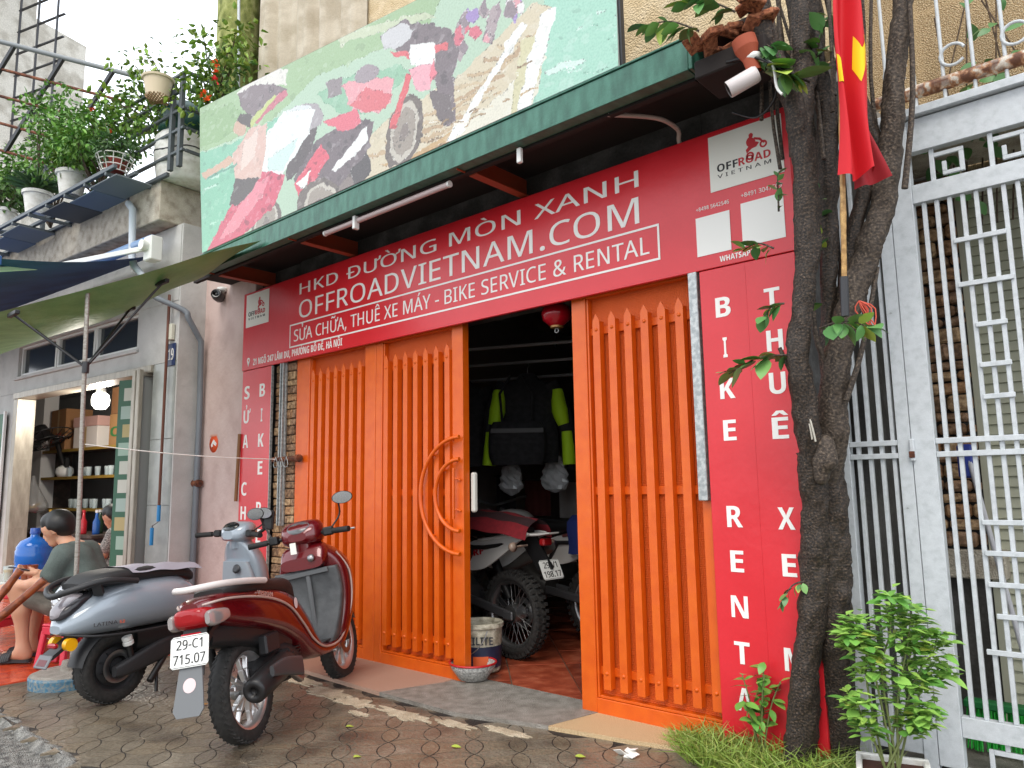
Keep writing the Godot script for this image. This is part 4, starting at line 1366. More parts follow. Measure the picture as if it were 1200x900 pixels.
# ================================================================ people
# smooth union of tapered bones [a, b, ra, rb], meshed as surface nets into st
func flesh(st: SurfaceTool, bones: Array, cell: float, soft := 55.0) -> void:
	var lo := V(9, 9, 9)
	var hi := V(-9, -9, -9)
	for b: Array in bones:
		for e in 2:
			var r: float = b[2 + e] + 0.03
			lo = lo.min((b[e] as Vector3) - V(r, r, r))
			hi = hi.max((b[e] as Vector3) + V(r, r, r))
	var n := Vector3i(((hi - lo) / cell).ceil()) + Vector3i(2, 2, 2)
	var f := PackedFloat32Array()
	f.resize(n.x * n.y * n.z)
	var marg := 4.5 / soft
	for b: Array in bones:
		var a: Vector3 = b[0]
		var d: Vector3 = b[1] - a
		var ra: float = b[2]
		var rb: float = b[3]
		var dl := maxf(d.length_squared(), 1e-8)
		var rm := maxf(ra, rb) + marg
		var blo := Vector3i((((a.min(b[1])) - V(rm, rm, rm) - lo) / cell).floor()).clamp(Vector3i.ZERO, n - Vector3i.ONE)
		var bhi := Vector3i((((a.max(b[1])) + V(rm, rm, rm) - lo) / cell).ceil()).clamp(Vector3i.ZERO, n - Vector3i.ONE)
		for z in range(blo.z, bhi.z + 1):
			for y in range(blo.y, bhi.y + 1):
				var row := (z * n.y + y) * n.x
				for x in range(blo.x, bhi.x + 1):
					var p := lo + V(x, y, z) * cell - a
					var t := clampf(p.dot(d) / dl, 0.0, 1.0)
					var ds := (p - d * t).length() - lerpf(ra, rb, t)
					if ds < marg: f[row + x] += exp(-ds * soft)
	var vid := {}
	var pos := []
	var off: Array[Vector3i] = []
	for i in 8: off.append(Vector3i(i & 1, (i >> 1) & 1, (i >> 2) & 1))
	var edges := [[0, 1], [2, 3], [4, 5], [6, 7], [0, 2], [1, 3], [4, 6], [5, 7], [0, 4], [1, 5], [2, 6], [3, 7]]
	for z in n.z - 1:
		for y in n.y - 1:
			for x in n.x - 1:
				var base := (z * n.y + y) * n.x + x
				var v := [f[base], f[base + 1], f[base + n.x], f[base + n.x + 1], f[base + n.x * n.y], f[base + n.x * n.y + 1], f[base + n.x * n.y + n.x], f[base + n.x * n.y + n.x + 1]]
				var ins := 0
				for q: float in v: ins += 1 if q > 1.0 else 0
				if ins == 0 or ins == 8: continue
				var s := Vector3.ZERO
				var c := 0
				for e: Array in edges:
					var va: float = v[e[0]]
					var vb: float = v[e[1]]
					if (va > 1.0) != (vb > 1.0):
						var la := log(maxf(va, 1e-6))
						var lb := log(maxf(vb, 1e-6))
						var t := clampf(la / (la - lb), 0.05, 0.95)
						s += Vector3(off[e[0]]).lerp(Vector3(off[e[1]]), t)
						c += 1
				vid[base] = pos.size()
				pos.append(lo + (V(x, y, z) + s / c) * cell)
	st.set_smooth_group(0)
	var sx := 1
	var sy := n.x
	var sz := n.x * n.y
	for base: int in vid:
		for ax in 3:
			var step: int = [sx, sy, sz][ax]
			var u: int = [sy, sz, sx][ax]
			var w: int = [sz, sx, sy][ax]
			var ia := f[base] > 1.0
			var ib := f[base + step] > 1.0
			if ia == ib: continue
			if not (vid.has(base - u) and vid.has(base - w) and vid.has(base - u - w)): continue
			var p0: Vector3 = pos[vid[base]]
			var p1: Vector3 = pos[vid[base - u]]
			var p2: Vector3 = pos[vid[base - u - w]]
			var p3: Vector3 = pos[vid[base - w]]
			if ia: quad(st, p0, p3, p2, p1)
			else: quad(st, p0, p1, p2, p3)

func hand_bones(wrist: Vector3, d: Vector3, palm_n: Vector3, curl: float, side: float) -> Array:
	var s := d.cross(palm_n).normalized() * side
	var pn := palm_n.normalized()
	var k := wrist + d * 0.085
	var o := [[wrist, k + s * 0.022, 0.024, 0.017], [wrist, k - s * 0.022, 0.024, 0.017], [wrist, k, 0.022, 0.018]]
	var lens := [0.068, 0.078, 0.072, 0.056]
	for i in 4:
		var r := k + s * (0.03 - 0.02 * i)
		var l: float = lens[i]
		var a1 := d.lerp(pn, curl * 0.35).normalized()
		var a2 := d.lerp(pn, curl * 0.9).normalized()
		var m1 := r + a1 * l * 0.5
		var m2 := m1 + a2 * l * 0.5
		o.append([r, m1, 0.0095, 0.0088])
		o.append([m1, m2, 0.0088, 0.0075])
	var tb := wrist + d * 0.03 + s * 0.024
	var t1 := tb + (d * 0.6 + s * 0.7 + pn * 0.3).normalized() * 0.035
	var t2 := t1 + (d * 0.85 + s * 0.2 + pn * 0.4).normalized() * 0.032
	o.append([tb, t1, 0.013, 0.011])
	o.append([t1, t2, 0.011, 0.009])
	return o

func sitter(t: Node3D, shirt_mat: Material, shorts_mat: Material, skin_mat: Material, hair_mat: Material, hair_long: bool) -> void:
	var st := S()
	var body := []
	# trunk under the clothes, neck
	body.append([V(0.0, 0.37, -0.06), V(-0.05, 0.56, -0.04), 0.10, 0.095])
	body.append([V(0.0, 0.37, 0.06), V(-0.05, 0.56, 0.04), 0.10, 0.095])
	body.append([V(-0.05, 0.56, 0), V(0.04, 0.74, 0), 0.10, 0.11])
	body.append([V(0.07, 0.79, 0), V(0.16, 0.875, 0), 0.06, 0.05])
	for s: float in [-1.0, 1.0]:
		body.append([V(0.05, 0.76, s * 0.06), V(0.05, 0.765, s * 0.155), 0.07, 0.055])
		body.append([V(0.05, 0.765, s * 0.165), V(0.14 if s < 0 else 0.17, 0.56, s * 0.205), 0.048, 0.038])
		# forearm
		var el := V(0.14 if s < 0 else 0.17, 0.56, s * 0.205)
		var wr := V(0.43, 0.55, -0.15) if s < 0 else V(0.40, 0.61, 0.10)
		body.append([el, el.lerp(wr, 0.35), 0.040, 0.038])
		body.append([el.lerp(wr, 0.35), wr, 0.038, 0.024])
		# leg
		var hip := V(0.0, 0.36, s * 0.09)
		var kn := V(0.40, 0.515, s * 0.12)
		var an := V(0.33, 0.085, s * 0.12) if s < 0 else V(0.42, 0.085, s * 0.10)
		body.append([hip, kn, 0.086, 0.058])
		body.append([kn, kn.lerp(an, 0.35) - V(0.015, 0, 0), 0.055, 0.054])
		body.append([kn.lerp(an, 0.35) - V(0.015, 0, 0), an, 0.054, 0.036])
		body.append([an, an + V(-0.03, -0.04, 0), 0.036, 0.03])
		body.append([an + V(0.0, -0.03, 0), an + V(0.12, -0.055, 0), 0.034, 0.026])
	flesh(st, body, 0.012)
	# feet: toes
	for s: float in [-1.0, 1.0]:
		var an := V(0.33, 0.085, s * 0.12) if s < 0 else V(0.42, 0.085, s * 0.10)
		var toes := []
		for i in 5:
			var a := an + V(0.11, -0.053, (i - 2) * 0.017)
			toes.append([a, a + V(0.07 - 0.008 * absf(i - (3.0 if s < 0 else 1.0)), -0.008, (i - 2) * 0.003), 0.011, 0.009])
		flesh(st, toes, 0.006, 120.0)
	# hands
	var wl := V(0.43, 0.55, -0.15)
	var wr2 := V(0.40, 0.61, 0.10)
	flesh(st, hand_bones(wl, V(0.96, -0.22, 0.1).normalized(), V(-0.1, -1, 0.1).normalized(), 0.75, 1.0), 0.004, 200.0)
	flesh(st, hand_bones(wr2, V(0.98, 0.1, -0.15).normalized(), V(0.05, 1, -0.1).normalized(), 0.8, 1.0), 0.004, 200.0)
	# head, tilted down towards the phone
	var hb := Basis(Vector3.BACK, -0.32)
	var hc := V(0.205, 0.945, 0)
	var head := []
	var add := func(a: Vector3, b: Vector3, ra: float, rb: float) -> void: head.append([hc + hb * a, hc + hb * b, ra, rb])
	add.call(V(-0.015, 0.03, -0.012), V(-0.015, 0.03, 0.012), 0.086, 0.086)
	add.call(V(0.03, 0.02, -0.02), V(0.03, 0.02, 0.02), 0.062, 0.062)
	add.call(V(0.03, -0.02, -0.02), V(0.055, -0.085, 0.0), 0.05, 0.028)
	add.call(V(0.03, -0.02, 0.02), V(0.055, -0.085, 0.0), 0.05, 0.028)
	add.call(V(-0.03, -0.03, 0), V(-0.02, -0.07, 0), 0.05, 0.045)
	add.call(V(0.088, 0.012, 0), V(0.105, -0.028, 0), 0.008, 0.014)      # nose
	add.call(V(0.088, -0.055, -0.014), V(0.088, -0.055, 0.014), 0.010, 0.010)    # lips
	add.call(V(0.080, 0.028, -0.035), V(0.080, 0.028, 0.035), 0.012, 0.012)  # brow
	for s: float in [-1.0, 1.0]:
		add.call(V(-0.012, 0.0, s * 0.082), V(-0.016, -0.03, s * 0.078), 0.014, 0.010)
	flesh(st, head, 0.005, 110.0)
	put("body", st, skin_mat, t)
	# eyes
	for s: float in [-1.0, 1.0]:
		st = S()
		var sp := SphereMesh.new()
		sp.radius = 0.009
		sp.height = 0.018
		sp.radial_segments = 12
		sp.rings = 6
		mi("eye", sp, m.black, t, xf(hc + hb * V(0.078, 0.008, s * 0.03)))
	# hair
	st = S()
	var hair := []
	for e: Array in [[-0.02, 0.05, 0.0, 0.092], [-0.045, 0.025, -0.02, 0.082], [-0.045, 0.025, 0.02, 0.082], [0.035, 0.075, -0.02, 0.05], [0.035, 0.075, 0.02, 0.05], [-0.06, -0.02, 0.0, 0.06]]:
		hair.append([hc + hb * V(e[0], e[1], e[2]), hc + hb * V(e[0], e[1] + 0.004, e[2]), e[3], e[3]])
	for i in 34:
		var a := rng.randf_range(-2.6, 2.6)
		var y := rng.randf_range(0.02, 0.11)
		var r := 0.085 - maxf(0, y - 0.05) * 0.5
		var p := V(-0.02 - cos(a) * r * -0.95, y, sin(a) * r)
		if p.x > 0.03: p.y = maxf(p.y, 0.07)
		hair.append([hc + hb * p, hc + hb * (p + V(0.012, -0.028, sin(a) * 0.01)), 0.014, 0.006])
	if hair_long: hair.append([hc + hb * V(-0.07, 0, 0), hc + hb * V(-0.12, -0.2, 0), 0.06, 0.04])
	flesh(st, hair, 0.007, 90.0)
	put("hair", st, hair_mat, t)
	# shirt with sleeves to the elbow, shorts
	st = S()
	var sh := []
	sh.append([V(0.0, 0.37, -0.06), V(-0.06, 0.56, -0.05), 0.122, 0.118])
	sh.append([V(0.0, 0.37, 0.06), V(-0.06, 0.56, 0.05), 0.122, 0.118])
	sh.append([V(-0.06, 0.56, -0.05), V(0.01, 0.73, -0.06), 0.118, 0.112])
	sh.append([V(-0.06, 0.56, 0.05), V(0.01, 0.73, 0.06), 0.118, 0.112])
	sh.append([V(0.045, 0.77, 0), V(0.075, 0.80, 0), 0.085, 0.066])
	for s: float in [-1.0, 1.0]:
		sh.append([V(0.04, 0.765, s * 0.08), V(0.05, 0.765, s * 0.165), 0.08, 0.074])
		sh.append([V(0.05, 0.765, s * 0.165), V(0.115 if s < 0 else 0.13, 0.625, s * 0.198), 0.072, 0.068])
	for i in 7: sh.append([V(-0.16 + 0.045 * i, 0.42 + 0.03 * sin(i * 2.0), -0.12), V(-0.12 + 0.04 * i, 0.62, -0.13 + 0.01 * sin(i * 3.0)), 0.026, 0.018])
	flesh(st, sh, 0.011, 70.0)
	put("shirt", st, shirt_mat, t)
	st = S()
	var so := []
	so.append([V(0.0, 0.36, -0.07), V(0.0, 0.36, 0.07), 0.118, 0.118])
	for s: float in [-1.0, 1.0]: so.append([V(0.0, 0.365, s * 0.09), V(0.27, 0.465, s * 0.115), 0.104, 0.092])
	flesh(st, so, 0.012, 70.0)
	put("shorts", st, shorts_mat, t)
	# sandals
	for s: float in [-1.0, 1.0]:
		var an := V(0.33, 0.0, s * 0.12) if s < 0 else V(0.42, 0.0, s * 0.10)
		st = S()
		plate(st, smooth_pl([-0.07, 0, -0.05, 0.036, 0.05, 0.036, 0.15, 0.05, 0.205, 0.02, 0.2, -0.03, 0.12, -0.05, 0.03, -0.036, -0.05, -0.036], 3), 0.02, Transform3D(Basis(Vector3.RIGHT, -PI / 2), an + V(0, 0.011, 0)))
		var pts := []
		for i in 9:
			var q := PI * i / 8.0
			pts.append(an + V(0.10, 0.018 + sin(q) * 0.052, cos(q) * 0.052))
		for k in 5: tube(st, pts.map(func(p: Vector3) -> Vector3: return p + V(k * 0.016 - 0.03, -k * 0.004, 0)), 0.011, 6)
		put("sandal", st, mat(C8(46, 46, 48), 0.6), t)

func make_people() -> void:
	var skin_m := mat(C8(196, 146, 118), 0.55)
	skin_m.subsurf_scatter_enabled = true
	skin_m.subsurf_scatter_strength = 0.15
	var shirt := tmat(ramp_tex(256, 0.02, 91, [[0.3, C8(74, 84, 80)], [0.7, C8(90, 100, 96)]], 0.25), 0.85, 1.5, m.bump_fine, 0.5)
	var shorts := tmat(ramp_tex(256, 0.03, 92, [[0.3, C8(96, 92, 84)], [0.7, C8(120, 116, 106)]], 0.25), 0.85, 1.5, m.bump_fine, 0.4)
	var hair := mat(C8(22, 20, 20), 0.5)
	var p := thing("person", "seated person in grey T-shirt and shorts bent over a phone on the terrace", "person", V(-6.27, 0.033, 1.33), -2.42)
	sitter(p, shirt, shorts, skin_m, hair, false)
	var ph := put("phone", block_of(V(-0.075, -0.004, -0.036), V(0.075, 0.004, 0.036), 0.003), m.black, self, Transform3D(p.transform.basis * Basis.from_euler(V(0.1, 0.2, 0.2)), p.transform * V(0.515, 0.645, 0.075)))
	tag(ph, "black phone held by the seated person in grey", "phone")
	var patt := tmat(ramp_tex(256, 0.09, 93, [[0.40, C8(54, 52, 50)], [0.50, C8(120, 112, 106)], [0.6, C8(196, 190, 182)]], 0.3, 2), 0.85, 3.0, null)
	var q := thing("person", "second person in black and white patterned clothes sitting inside the stall behind the menu board", "person", hp(-1.42, 0.033, -0.40), -2.6)
	sitter(q, patt, patt, skin_m, hair, true)

func stool_shape() -> Node3D:
	var t := Node3D.new()
	var pm := mat(C8(196, 40, 62), 0.35)
	var st := S()
	box(st, V(0, 0.29, 0), V(0.25, 0.02, 0.25), Basis(), 0.008)
	for s: float in [-1.0, 1.0]:
		box(st, V(s * 0.12, 0.255, 0), V(0.012, 0.05, 0.24), Basis(), 0.003)
		box(st, V(0, 0.255, s * 0.12), V(0.226, 0.05, 0.012), Basis(), 0.003)
	put("seat", st, pm, t)
	for i in 4:
		var sx := -1.0 if i & 1 else 1.0
		var sz := -1.0 if i & 2 else 1.0
		st = S()
		bar(st, V(sx * 0.108, 0.25, sz * 0.108), V(sx * 0.135, 0.0, sz * 0.135), 0.045, 0.03, V(0, 0, 1), 0.006)
		put("leg", st, pm, t)
	return t

func make_terrace_things() -> void:
	var src := stool_shape()
	var spots := [[V(-6.22, 0.034, 1.30), -2.4, "red plastic stool under the seated person in grey"], [V(-6.03, 0.034, 1.47), 0.3, "red plastic stool right of the seated person, carrying the silver bag"], [hp(-1.40, 0.034, -0.40), 0.2, "red plastic stool under the person in patterned clothes"], [V(-6.80, 0.034, 1.72), 0.5, "red plastic stool at the left edge behind the bamboo pipe"]]
	for i in spots.size():
		var s: Node3D = src if i == 0 else src.duplicate()
		s.name = numbered("plastic_stool")
		add_child(s)
		s.position = spots[i][0]
		s.rotation.y = spots[i][1]
		tag(s, spots[i][2], "stool", "red plastic stools on the terrace")
	# low red table with glasses
	var t := thing("low_table", "low red plastic table with a pale top behind the seated person", "table", V(-7.25, 0.034, 1.50), 0.6)
	put("top", block_of(V(-0.5, 0.50, -0.3), V(0.5, 0.53, 0.3), 0.008), mat(C8(186, 186, 180), 0.35), t)
	put("apron", block_of(V(-0.48, 0.40, -0.28), V(0.48, 0.498, 0.28), 0.006), mat(C8(188, 36, 52), 0.4), t)
	for i in 4: put("leg", block_of(V(-0.47 if i & 1 else 0.42, 0.0, -0.27 if i & 2 else 0.22), V(-0.42 if i & 1 else 0.47, 0.398, -0.22 if i & 2 else 0.27), 0.006), mat(C8(188, 36, 52), 0.4), t)
	var jug := thing("water_jug", "large blue water bottle standing on the low red table", "water bottle", V(-7.08, 0.566, 1.42))
	var st := S()
	lathe(st, [Vector2(0, 0), Vector2(0.125, 0), Vector2(0.135, 0.02), Vector2(0.135, 0.10), Vector2(0.128, 0.115), Vector2(0.135, 0.13), Vector2(0.135, 0.22), Vector2(0.128, 0.235), Vector2(0.13, 0.25), Vector2(0.10, 0.30), Vector2(0.035, 0.33), Vector2(0.03, 0.36)], Transform3D(), 24)
	var blue := mat(C8(34, 96, 176), 0.12)
	put("bottle", st, blue, jug)
	st = S()
	lathe(st, [Vector2(0, 0.40), Vector2(0.036, 0.40), Vector2(0.038, 0.355)], Transform3D(), 16)
	put("cap", st, mat(C8(26, 70, 150), 0.4), jug)
	for i in 5:
		var g := thing("tea_glass", ["glass of yellow drink next to the blue water bottle", "empty clear glass at the left end of the low table", "stacked clear cup at the left end of the low table", "brown cup left of the blue water bottle", "brown cup in front of the blue water bottle"][i], "glass", V([-6.98, -7.35, -7.28, -6.98, -6.88][i], 0.566, [1.62, 1.80, 1.78, 1.50, 1.48][i]), 0, "glasses on the low table")
		st = S()
		lathe(st, [Vector2(0, 0.004), Vector2(0.03, 0.004), Vector2(0.038, 0.12), Vector2(0.035, 0.12), Vector2(0.027, 0.012), Vector2(0, 0.012)], Transform3D(), 14, true)
		put("cup", st, m.glass if i < 3 else mat(C8(140, 70, 44), 0.3), g)
		if i == 0:
			st = S()
			lathe(st, [Vector2(0, 0.013), Vector2(0.0265, 0.013), Vector2(0.033, 0.09), Vector2(0, 0.09)], Transform3D(), 14, true)
			put("drink", st, mat(C8(196, 160, 40), 0.2), g)
	# silver bag on the stool, tray with tea
	var bag := thing("silver_bag", "crumpled silver bag lying on a red stool by the pole", "bag", V(-6.03, 0.336, 1.46))
	st = S()
	var nz := FastNoiseLite.new()
	nz.seed = 3
	nz.frequency = 14.0
	sheet(st, 22, 12, func(u: float, v: float) -> Vector3:
		var a := u * TAU
		var ph := v * PI
		var d := V(sin(ph) * cos(a), -cos(ph) * 1.1 + 1.1, sin(ph) * sin(a))
		var r := 0.13 + nz.get_noise_3dv(d * 0.3) * 0.05
		return V(d.x * r * 1.1, d.y * 0.13 * (1.0 + nz.get_noise_3dv(d) * 0.2), d.z * r), false, -1)
	put("bag", st, mat(C8(196, 198, 202), 0.25, 0.7), bag)
	var pipe := thing("bamboo_pipe", "brown bamboo water pipe leaning beside the seated person", "pipe", V(-6.38, 0.034, 2.2))
	for k in 2:
		st = S()
		var a: Vector3 = [V(0.0, 0.0, 0.0), V(0.10, 0.30, -0.22)][k]
		var b: Vector3 = [V(0.28, 0.605, -0.57), V(0.16, 0.68, -0.45)][k]
		var pts := []
		var rad := []
		for i in 13:
			pts.append(a.lerp(b, i / 12.0))
			rad.append(0.026 + (0.005 if i % 4 == 0 else 0.0))
		tube(st, pts, rad, 12)
		put("bamboo_tube", st, tmat(ramp_tex(128, 0.04, 95 + k, [[0.3, C8(96, 44, 20)], [0.7, C8(150, 78, 38)]], 0.3), 0.3, 3.0), pipe)
	# tray with tea glass behind the near arm
	var tr := thing("tea_tray", "dark tray with an iced tea glass on the stool beside the person", "tray", V(-6.00, 0.336, 1.36))
	st = S()
	lathe(st, [Vector2(0, 0.10), Vector2(0.12, 0.10), Vector2(0.13, 0.115), Vector2(0.12, 0.108), Vector2(0, 0.108)], Transform3D(), 20)
	lathe(st, [Vector2(0, 0), Vector2(0.05, 0), Vector2(0.03, 0.1)], Transform3D(), 12)
	put("tray", st, m.black, tr)
	st = S()
	lathe(st, [Vector2(0, 0.11), Vector2(0.032, 0.11), Vector2(0.038, 0.23), Vector2(0.034, 0.23), Vector2(0.03, 0.12), Vector2(0, 0.12)], Transform3D(xf(V(-0.02, 0, 0))), 14, true)
	put("glass", st, m.glass, tr)
	st = S()
	lathe(st, [Vector2(0, 0.122), Vector2(0.029, 0.122), Vector2(0.032, 0.185), Vector2(0, 0.185)], Transform3D(xf(V(-0.02, 0, 0))), 14, true)
	put("tea", st, mat(C8(70, 36, 20), 0.2), tr)

# ================================================================ balcony with plants
func foliage(st: SurfaceTool, at: Vector3, rad: Vector3, n: int, l: float, w: float, base: Color, vary := 0.35, hollow := 0.35) -> void:
	for i in n:
		var d := rdir()
		var r := lerpf(hollow, 1.0, sqrt(rng.randf()))
		var p := at + d * rad * r
		var dir := (d * 0.6 + rdir() * 0.8 + V(0, -0.25, 0)).normalized()
		var k := 1.0 + rng.randf_range(-vary, vary)
		st.set_color(Color(base.r * k * rng.randf_range(0.85, 1.2), base.g * k, base.b * k * rng.randf_range(0.7, 1.1)))
		leaf(st, p, dir, (Vector3.UP + rdir() * 0.7).normalized(), l * rng.randf_range(0.6, 1.2), w * rng.randf_range(0.7, 1.2))

func twigs(st: SurfaceTool, a: Vector3, ends: Array, r: float) -> void:
	for e: Vector3 in ends:
		var mid := a.lerp(e, 0.5) + rdir() * 0.08
		tube(st, curve([a, mid, e], 4), lerp_list([r, r * 0.35], 9), 6)

func make_balcony() -> void:
	m.leafy = mat(Color.WHITE, 0.5)
	m.leafy.vertex_color_use_as_albedo = true
	m.leafy.backlight = Color(0.35, 0.4, 0.2)
	m.twig = tmat(ramp_tex(128, 0.05, 101, [[0.3, C8(70, 56, 44)], [0.7, C8(110, 94, 78)]], 0.3), 0.85, 4.0)
	m.railing = mat(C8(92, 98, 102), 0.5, 0.2)
	m.potwhite = tmat(ramp_tex(256, 0.03, 102, [[0.1, C8(204, 200, 190)], [0.6, C8(230, 228, 222)]], 0.12), 0.5, 2.0)
	# steel plant shelf outside the balcony
	var r := hthing("plant_shelf", "grey steel railing and plant shelf jutting out from the balcony", "railing", 0, 4.28, 0)
	for o: float in [0.22, 0.42, 0.62]:
		put("rail", block_of(V(-5.0, -0.02, o - 0.018), V(0.2 if o < 0.3 else 0.0, 0.018, o + 0.018), 0.003), m.railing, r)
	for i in 12: put("cross_bar", block_of(V(-4.9 + i * 0.43, -0.056, 0.2), V(-4.87 + i * 0.43, -0.022, 0.64), 0.003), m.railing, r)
	for x: float in [-4.0, -2.6, -1.2, 0.24, 0.40]:
		put("post", block_of(V(x - 0.022, 0.02, 0.20), V(x + 0.022, 0.98, 0.244), 0.003), m.railing, r)
	for y: float in [0.18, 0.40, 0.60, 0.80, 0.97]:
		put("rail", block_of(V(-5.0, y - 0.014, 0.205), V(0.46, y + 0.014, 0.238), 0.003), m.railing, r)
		put("rail", block_of(V(0.44, y - 0.014, -0.9), V(0.468, y + 0.014, 0.20), 0.003), m.railing, r)
	for i: int in [0, 1, 3, 4, 6, 7, 8]:
		put("tray_sheet", block_of(V(-4.95 + i * 0.55, -0.075, 0.21 + 0.02 * (i % 3)), V(-4.95 + i * 0.55 + 0.53, -0.062, 0.60 - 0.05 * (i % 2)), 0.002), mat([C8(112, 118, 122), C8(128, 128, 124), C8(62, 64, 66), C8(96, 110, 126)][i % 4], 0.6), r)
	# pots along the shelf
	var pots := [[-2.05, 0.34, 0.145, "white plastic flowerpot with a spiky fern on the plant shelf", 0], [-1.2, 0.34, 0.15, "grey ribbed flowerpot with a yellowish bush on the plant shelf", 1], [-2.95, 0.36, 0.13, "pale flowerpot at the far left end of the plant shelf", 2]]
	for e: Array in pots:
		var p := hthing("flowerpot", e[3], "flowerpot", e[0], 4.32, 0.5, 0, "flowerpots on the balcony shelf")
		var st := S()
		var h: float = e[1] * 0.75
		var ra: float = e[2]
		lathe(st, [Vector2(0, 0.0), Vector2(ra * 0.68, 0), Vector2(ra * 0.72, 0.02), Vector2(ra * 0.93, h * 0.85), Vector2(ra * 1.04, h * 0.86), Vector2(ra * 1.06, h), Vector2(ra * 0.98, h), Vector2(ra * 0.9, h * 0.8)], Transform3D(), 22, true)
		put("pot", st, m.potwhite, p)
		st = S()
		lathe(st, [Vector2(ra * 0.92, h * 0.88), Vector2(0, h * 0.9)], Transform3D(), 18)
		put("soil", st, m.rust, p)
		st = S()
		if e[4] == 0:
			for i in 130:
				var d := (rdir() * V(1, 0.3, 1) + V(0, 0.75, 0)).normalized()
				st.set_color(Color(0.06, 0.13, 0.045) * rng.randf_range(0.7, 1.5))
				leaf(st, V(0, h * 0.9, 0) + d * 0.05, d, Vector3.UP, rng.randf_range(0.15, 0.34), 0.035, 0.35)
		else:
			foliage(st, V(0, h + 0.22, 0), V(0.26, 0.26, 0.24), 420, 0.085, 0.045, Color(0.13, 0.24, 0.03) if e[4] == 1 else Color(0.07, 0.15, 0.035))
		put("leaves", st, m.leafy, p)
		st = S()
		twigs(st, V(0, h * 0.85, 0), [V(0.1, h + 0.25, 0.05), V(-0.12, h + 0.2, 0), V(0, h + 0.3, -0.1)], 0.012)
		put("stems", st, m.twig, p)
	# wire basket with red pot
	var wb := hthing("wire_basket", "round white wire basket holding a red pot on the plant shelf", "basket", -0.28, 4.32, 0.5)
	var st := S()
	for k in 4:
		var pts := []
		var ra: float = [0.11, 0.13, 0.15, 0.165][k]
		for i in 21: pts.append(V(cos(TAU * i / 20) * ra, 0.05 * k + 0.01, sin(TAU * i / 20) * ra))
		tube(st, pts, 0.006, 5, false)
	for i in 12: tube(st, [V(cos(TAU * i / 12) * 0.11, 0.01, sin(TAU * i / 12) * 0.11), V(cos(TAU * i / 12) * 0.165, 0.16, sin(TAU * i / 12) * 0.165)], 0.005, 5)
	put("wires", st, m.potwhite, wb)
	st = S()
	lathe(st, [Vector2(0, 0.015), Vector2(0.085, 0.015), Vector2(0.115, 0.13), Vector2(0.1, 0.13), Vector2(0, 0.11)], Transform3D(), 16)
	put("pot", st, mat(C8(150, 62, 50), 0.6), wb)
	st = S()
	foliage(st, V(0, 0.24, 0), V(0.2, 0.16, 0.2), 260, 0.08, 0.035, Color(0.05, 0.12, 0.03))
	put("leaves", st, m.leafy, wb)
	# hanging cream basket with woven base
	var hbk := hthing("hanging_basket", "cream plastic basket with a woven base wired to the corner post", "basket", 0.20, 4.98, 0.36)
	st = S()
	lathe(st, [Vector2(0.10, 0.02), Vector2(0.13, 0.19), Vector2(0.145, 0.195), Vector2(0.15, 0.215), Vector2(0.135, 0.215), Vector2(0.12, 0.19), Vector2(0.095, 0.03)], Transform3D(), 22, true)
	put("tub", st, mat(C8(214, 196, 168), 0.6), hbk)
	st = S()
	for i in 9:
		for k in 2:
			var x := -0.1 + i * 0.025
			var w := sqrt(maxf(0.0, 0.0118 - x * x))
			if w < 0.01: continue
			var p0 := V(x, 0.0, -w) if k == 0 else V(-w, 0.002, x)
			var p1 := V(x, 0.0, w) if k == 0 else V(w, 0.002, x)
			tube(st, [p0 + V(0, 0.03, 0), p0.lerp(p1, 0.5) - V(0, 0.02, 0), p1 + V(0, 0.03, 0)], 0.005, 5)
	put("woven_base", st, mat(C8(150, 118, 84), 0.7), hbk)
	# water barrels in the corner
	var wbr := hthing("water_barrel", "big white plastic tub standing in the balcony corner", "barrel", 0.02, 4.285, -0.06)
	st = S()
	lathe(st, [Vector2(0, 0), Vector2(0.25, 0), Vector2(0.27, 0.03), Vector2(0.29, 0.2), Vector2(0.285, 0.22), Vector2(0.30, 0.24), Vector2(0.30, 0.46), Vector2(0.27, 0.5), Vector2(0, 0.52)], Transform3D(), 26)
	put("tub", st, m.potwhite, wbr)
	st = S()
	var pts2 := []
	for i in 25: pts2.append(V(cos(TAU * i / 24) * 0.30, 0.3 + 0.02 * sin(i), sin(TAU * i / 24) * 0.30))
	tube(st, pts2, 0.008, 5, false)
	put("wire", st, m.darksteel, wbr)
	var gb := hthing("water_barrel", "dark green plastic tub stacked topmost on the white tub", "barrel", 0.03, 4.81, -0.06)
	st = S()
	lathe(st, [Vector2(0, 0), Vector2(0.26, 0), Vector2(0.28, 0.04), Vector2(0.28, 0.2), Vector2(0.22, 0.26), Vector2(0.2, 0.3), Vector2(0, 0.3)], Transform3D(), 26)
	put("tub", st, mat(C8(34, 76, 68), 0.35), gb)
	# flowering shrub spilling over the corner
	var sh := hthing("trumpet_shrub", "loose green shrub with orange trumpet flowers over the balcony corner", "shrub", 0.1, 4.30, -0.3)
	st = S()
	var ends := []
	for i in 32:
		var ex := rng.randf_range(-1.15, 1.3)
		ends.append(V(ex, rng.randf_range(0.45, 1.15 + 0.5 * exp(-pow((ex - 0.1) / 0.5, 2.0))), rng.randf_range(0.1, 0.8)))
	tube(st, [V(0, 0, 0), V(0.05, 0.5, 0.1), V(0.1, 0.8, 0.2)], [0.035, 0.028, 0.02], 8)
	twigs(st, V(0.06, 0.62, 0.15), ends, 0.013)
	put("branches", st, m.twig, sh)
	st = S()
	var lg := Color(0.17, 0.28, 0.035)
	for e: Vector3 in ends: foliage(st, e, V(0.27, 0.18, 0.24), 40, 0.075, 0.045, lg, 0.45, 0.0)
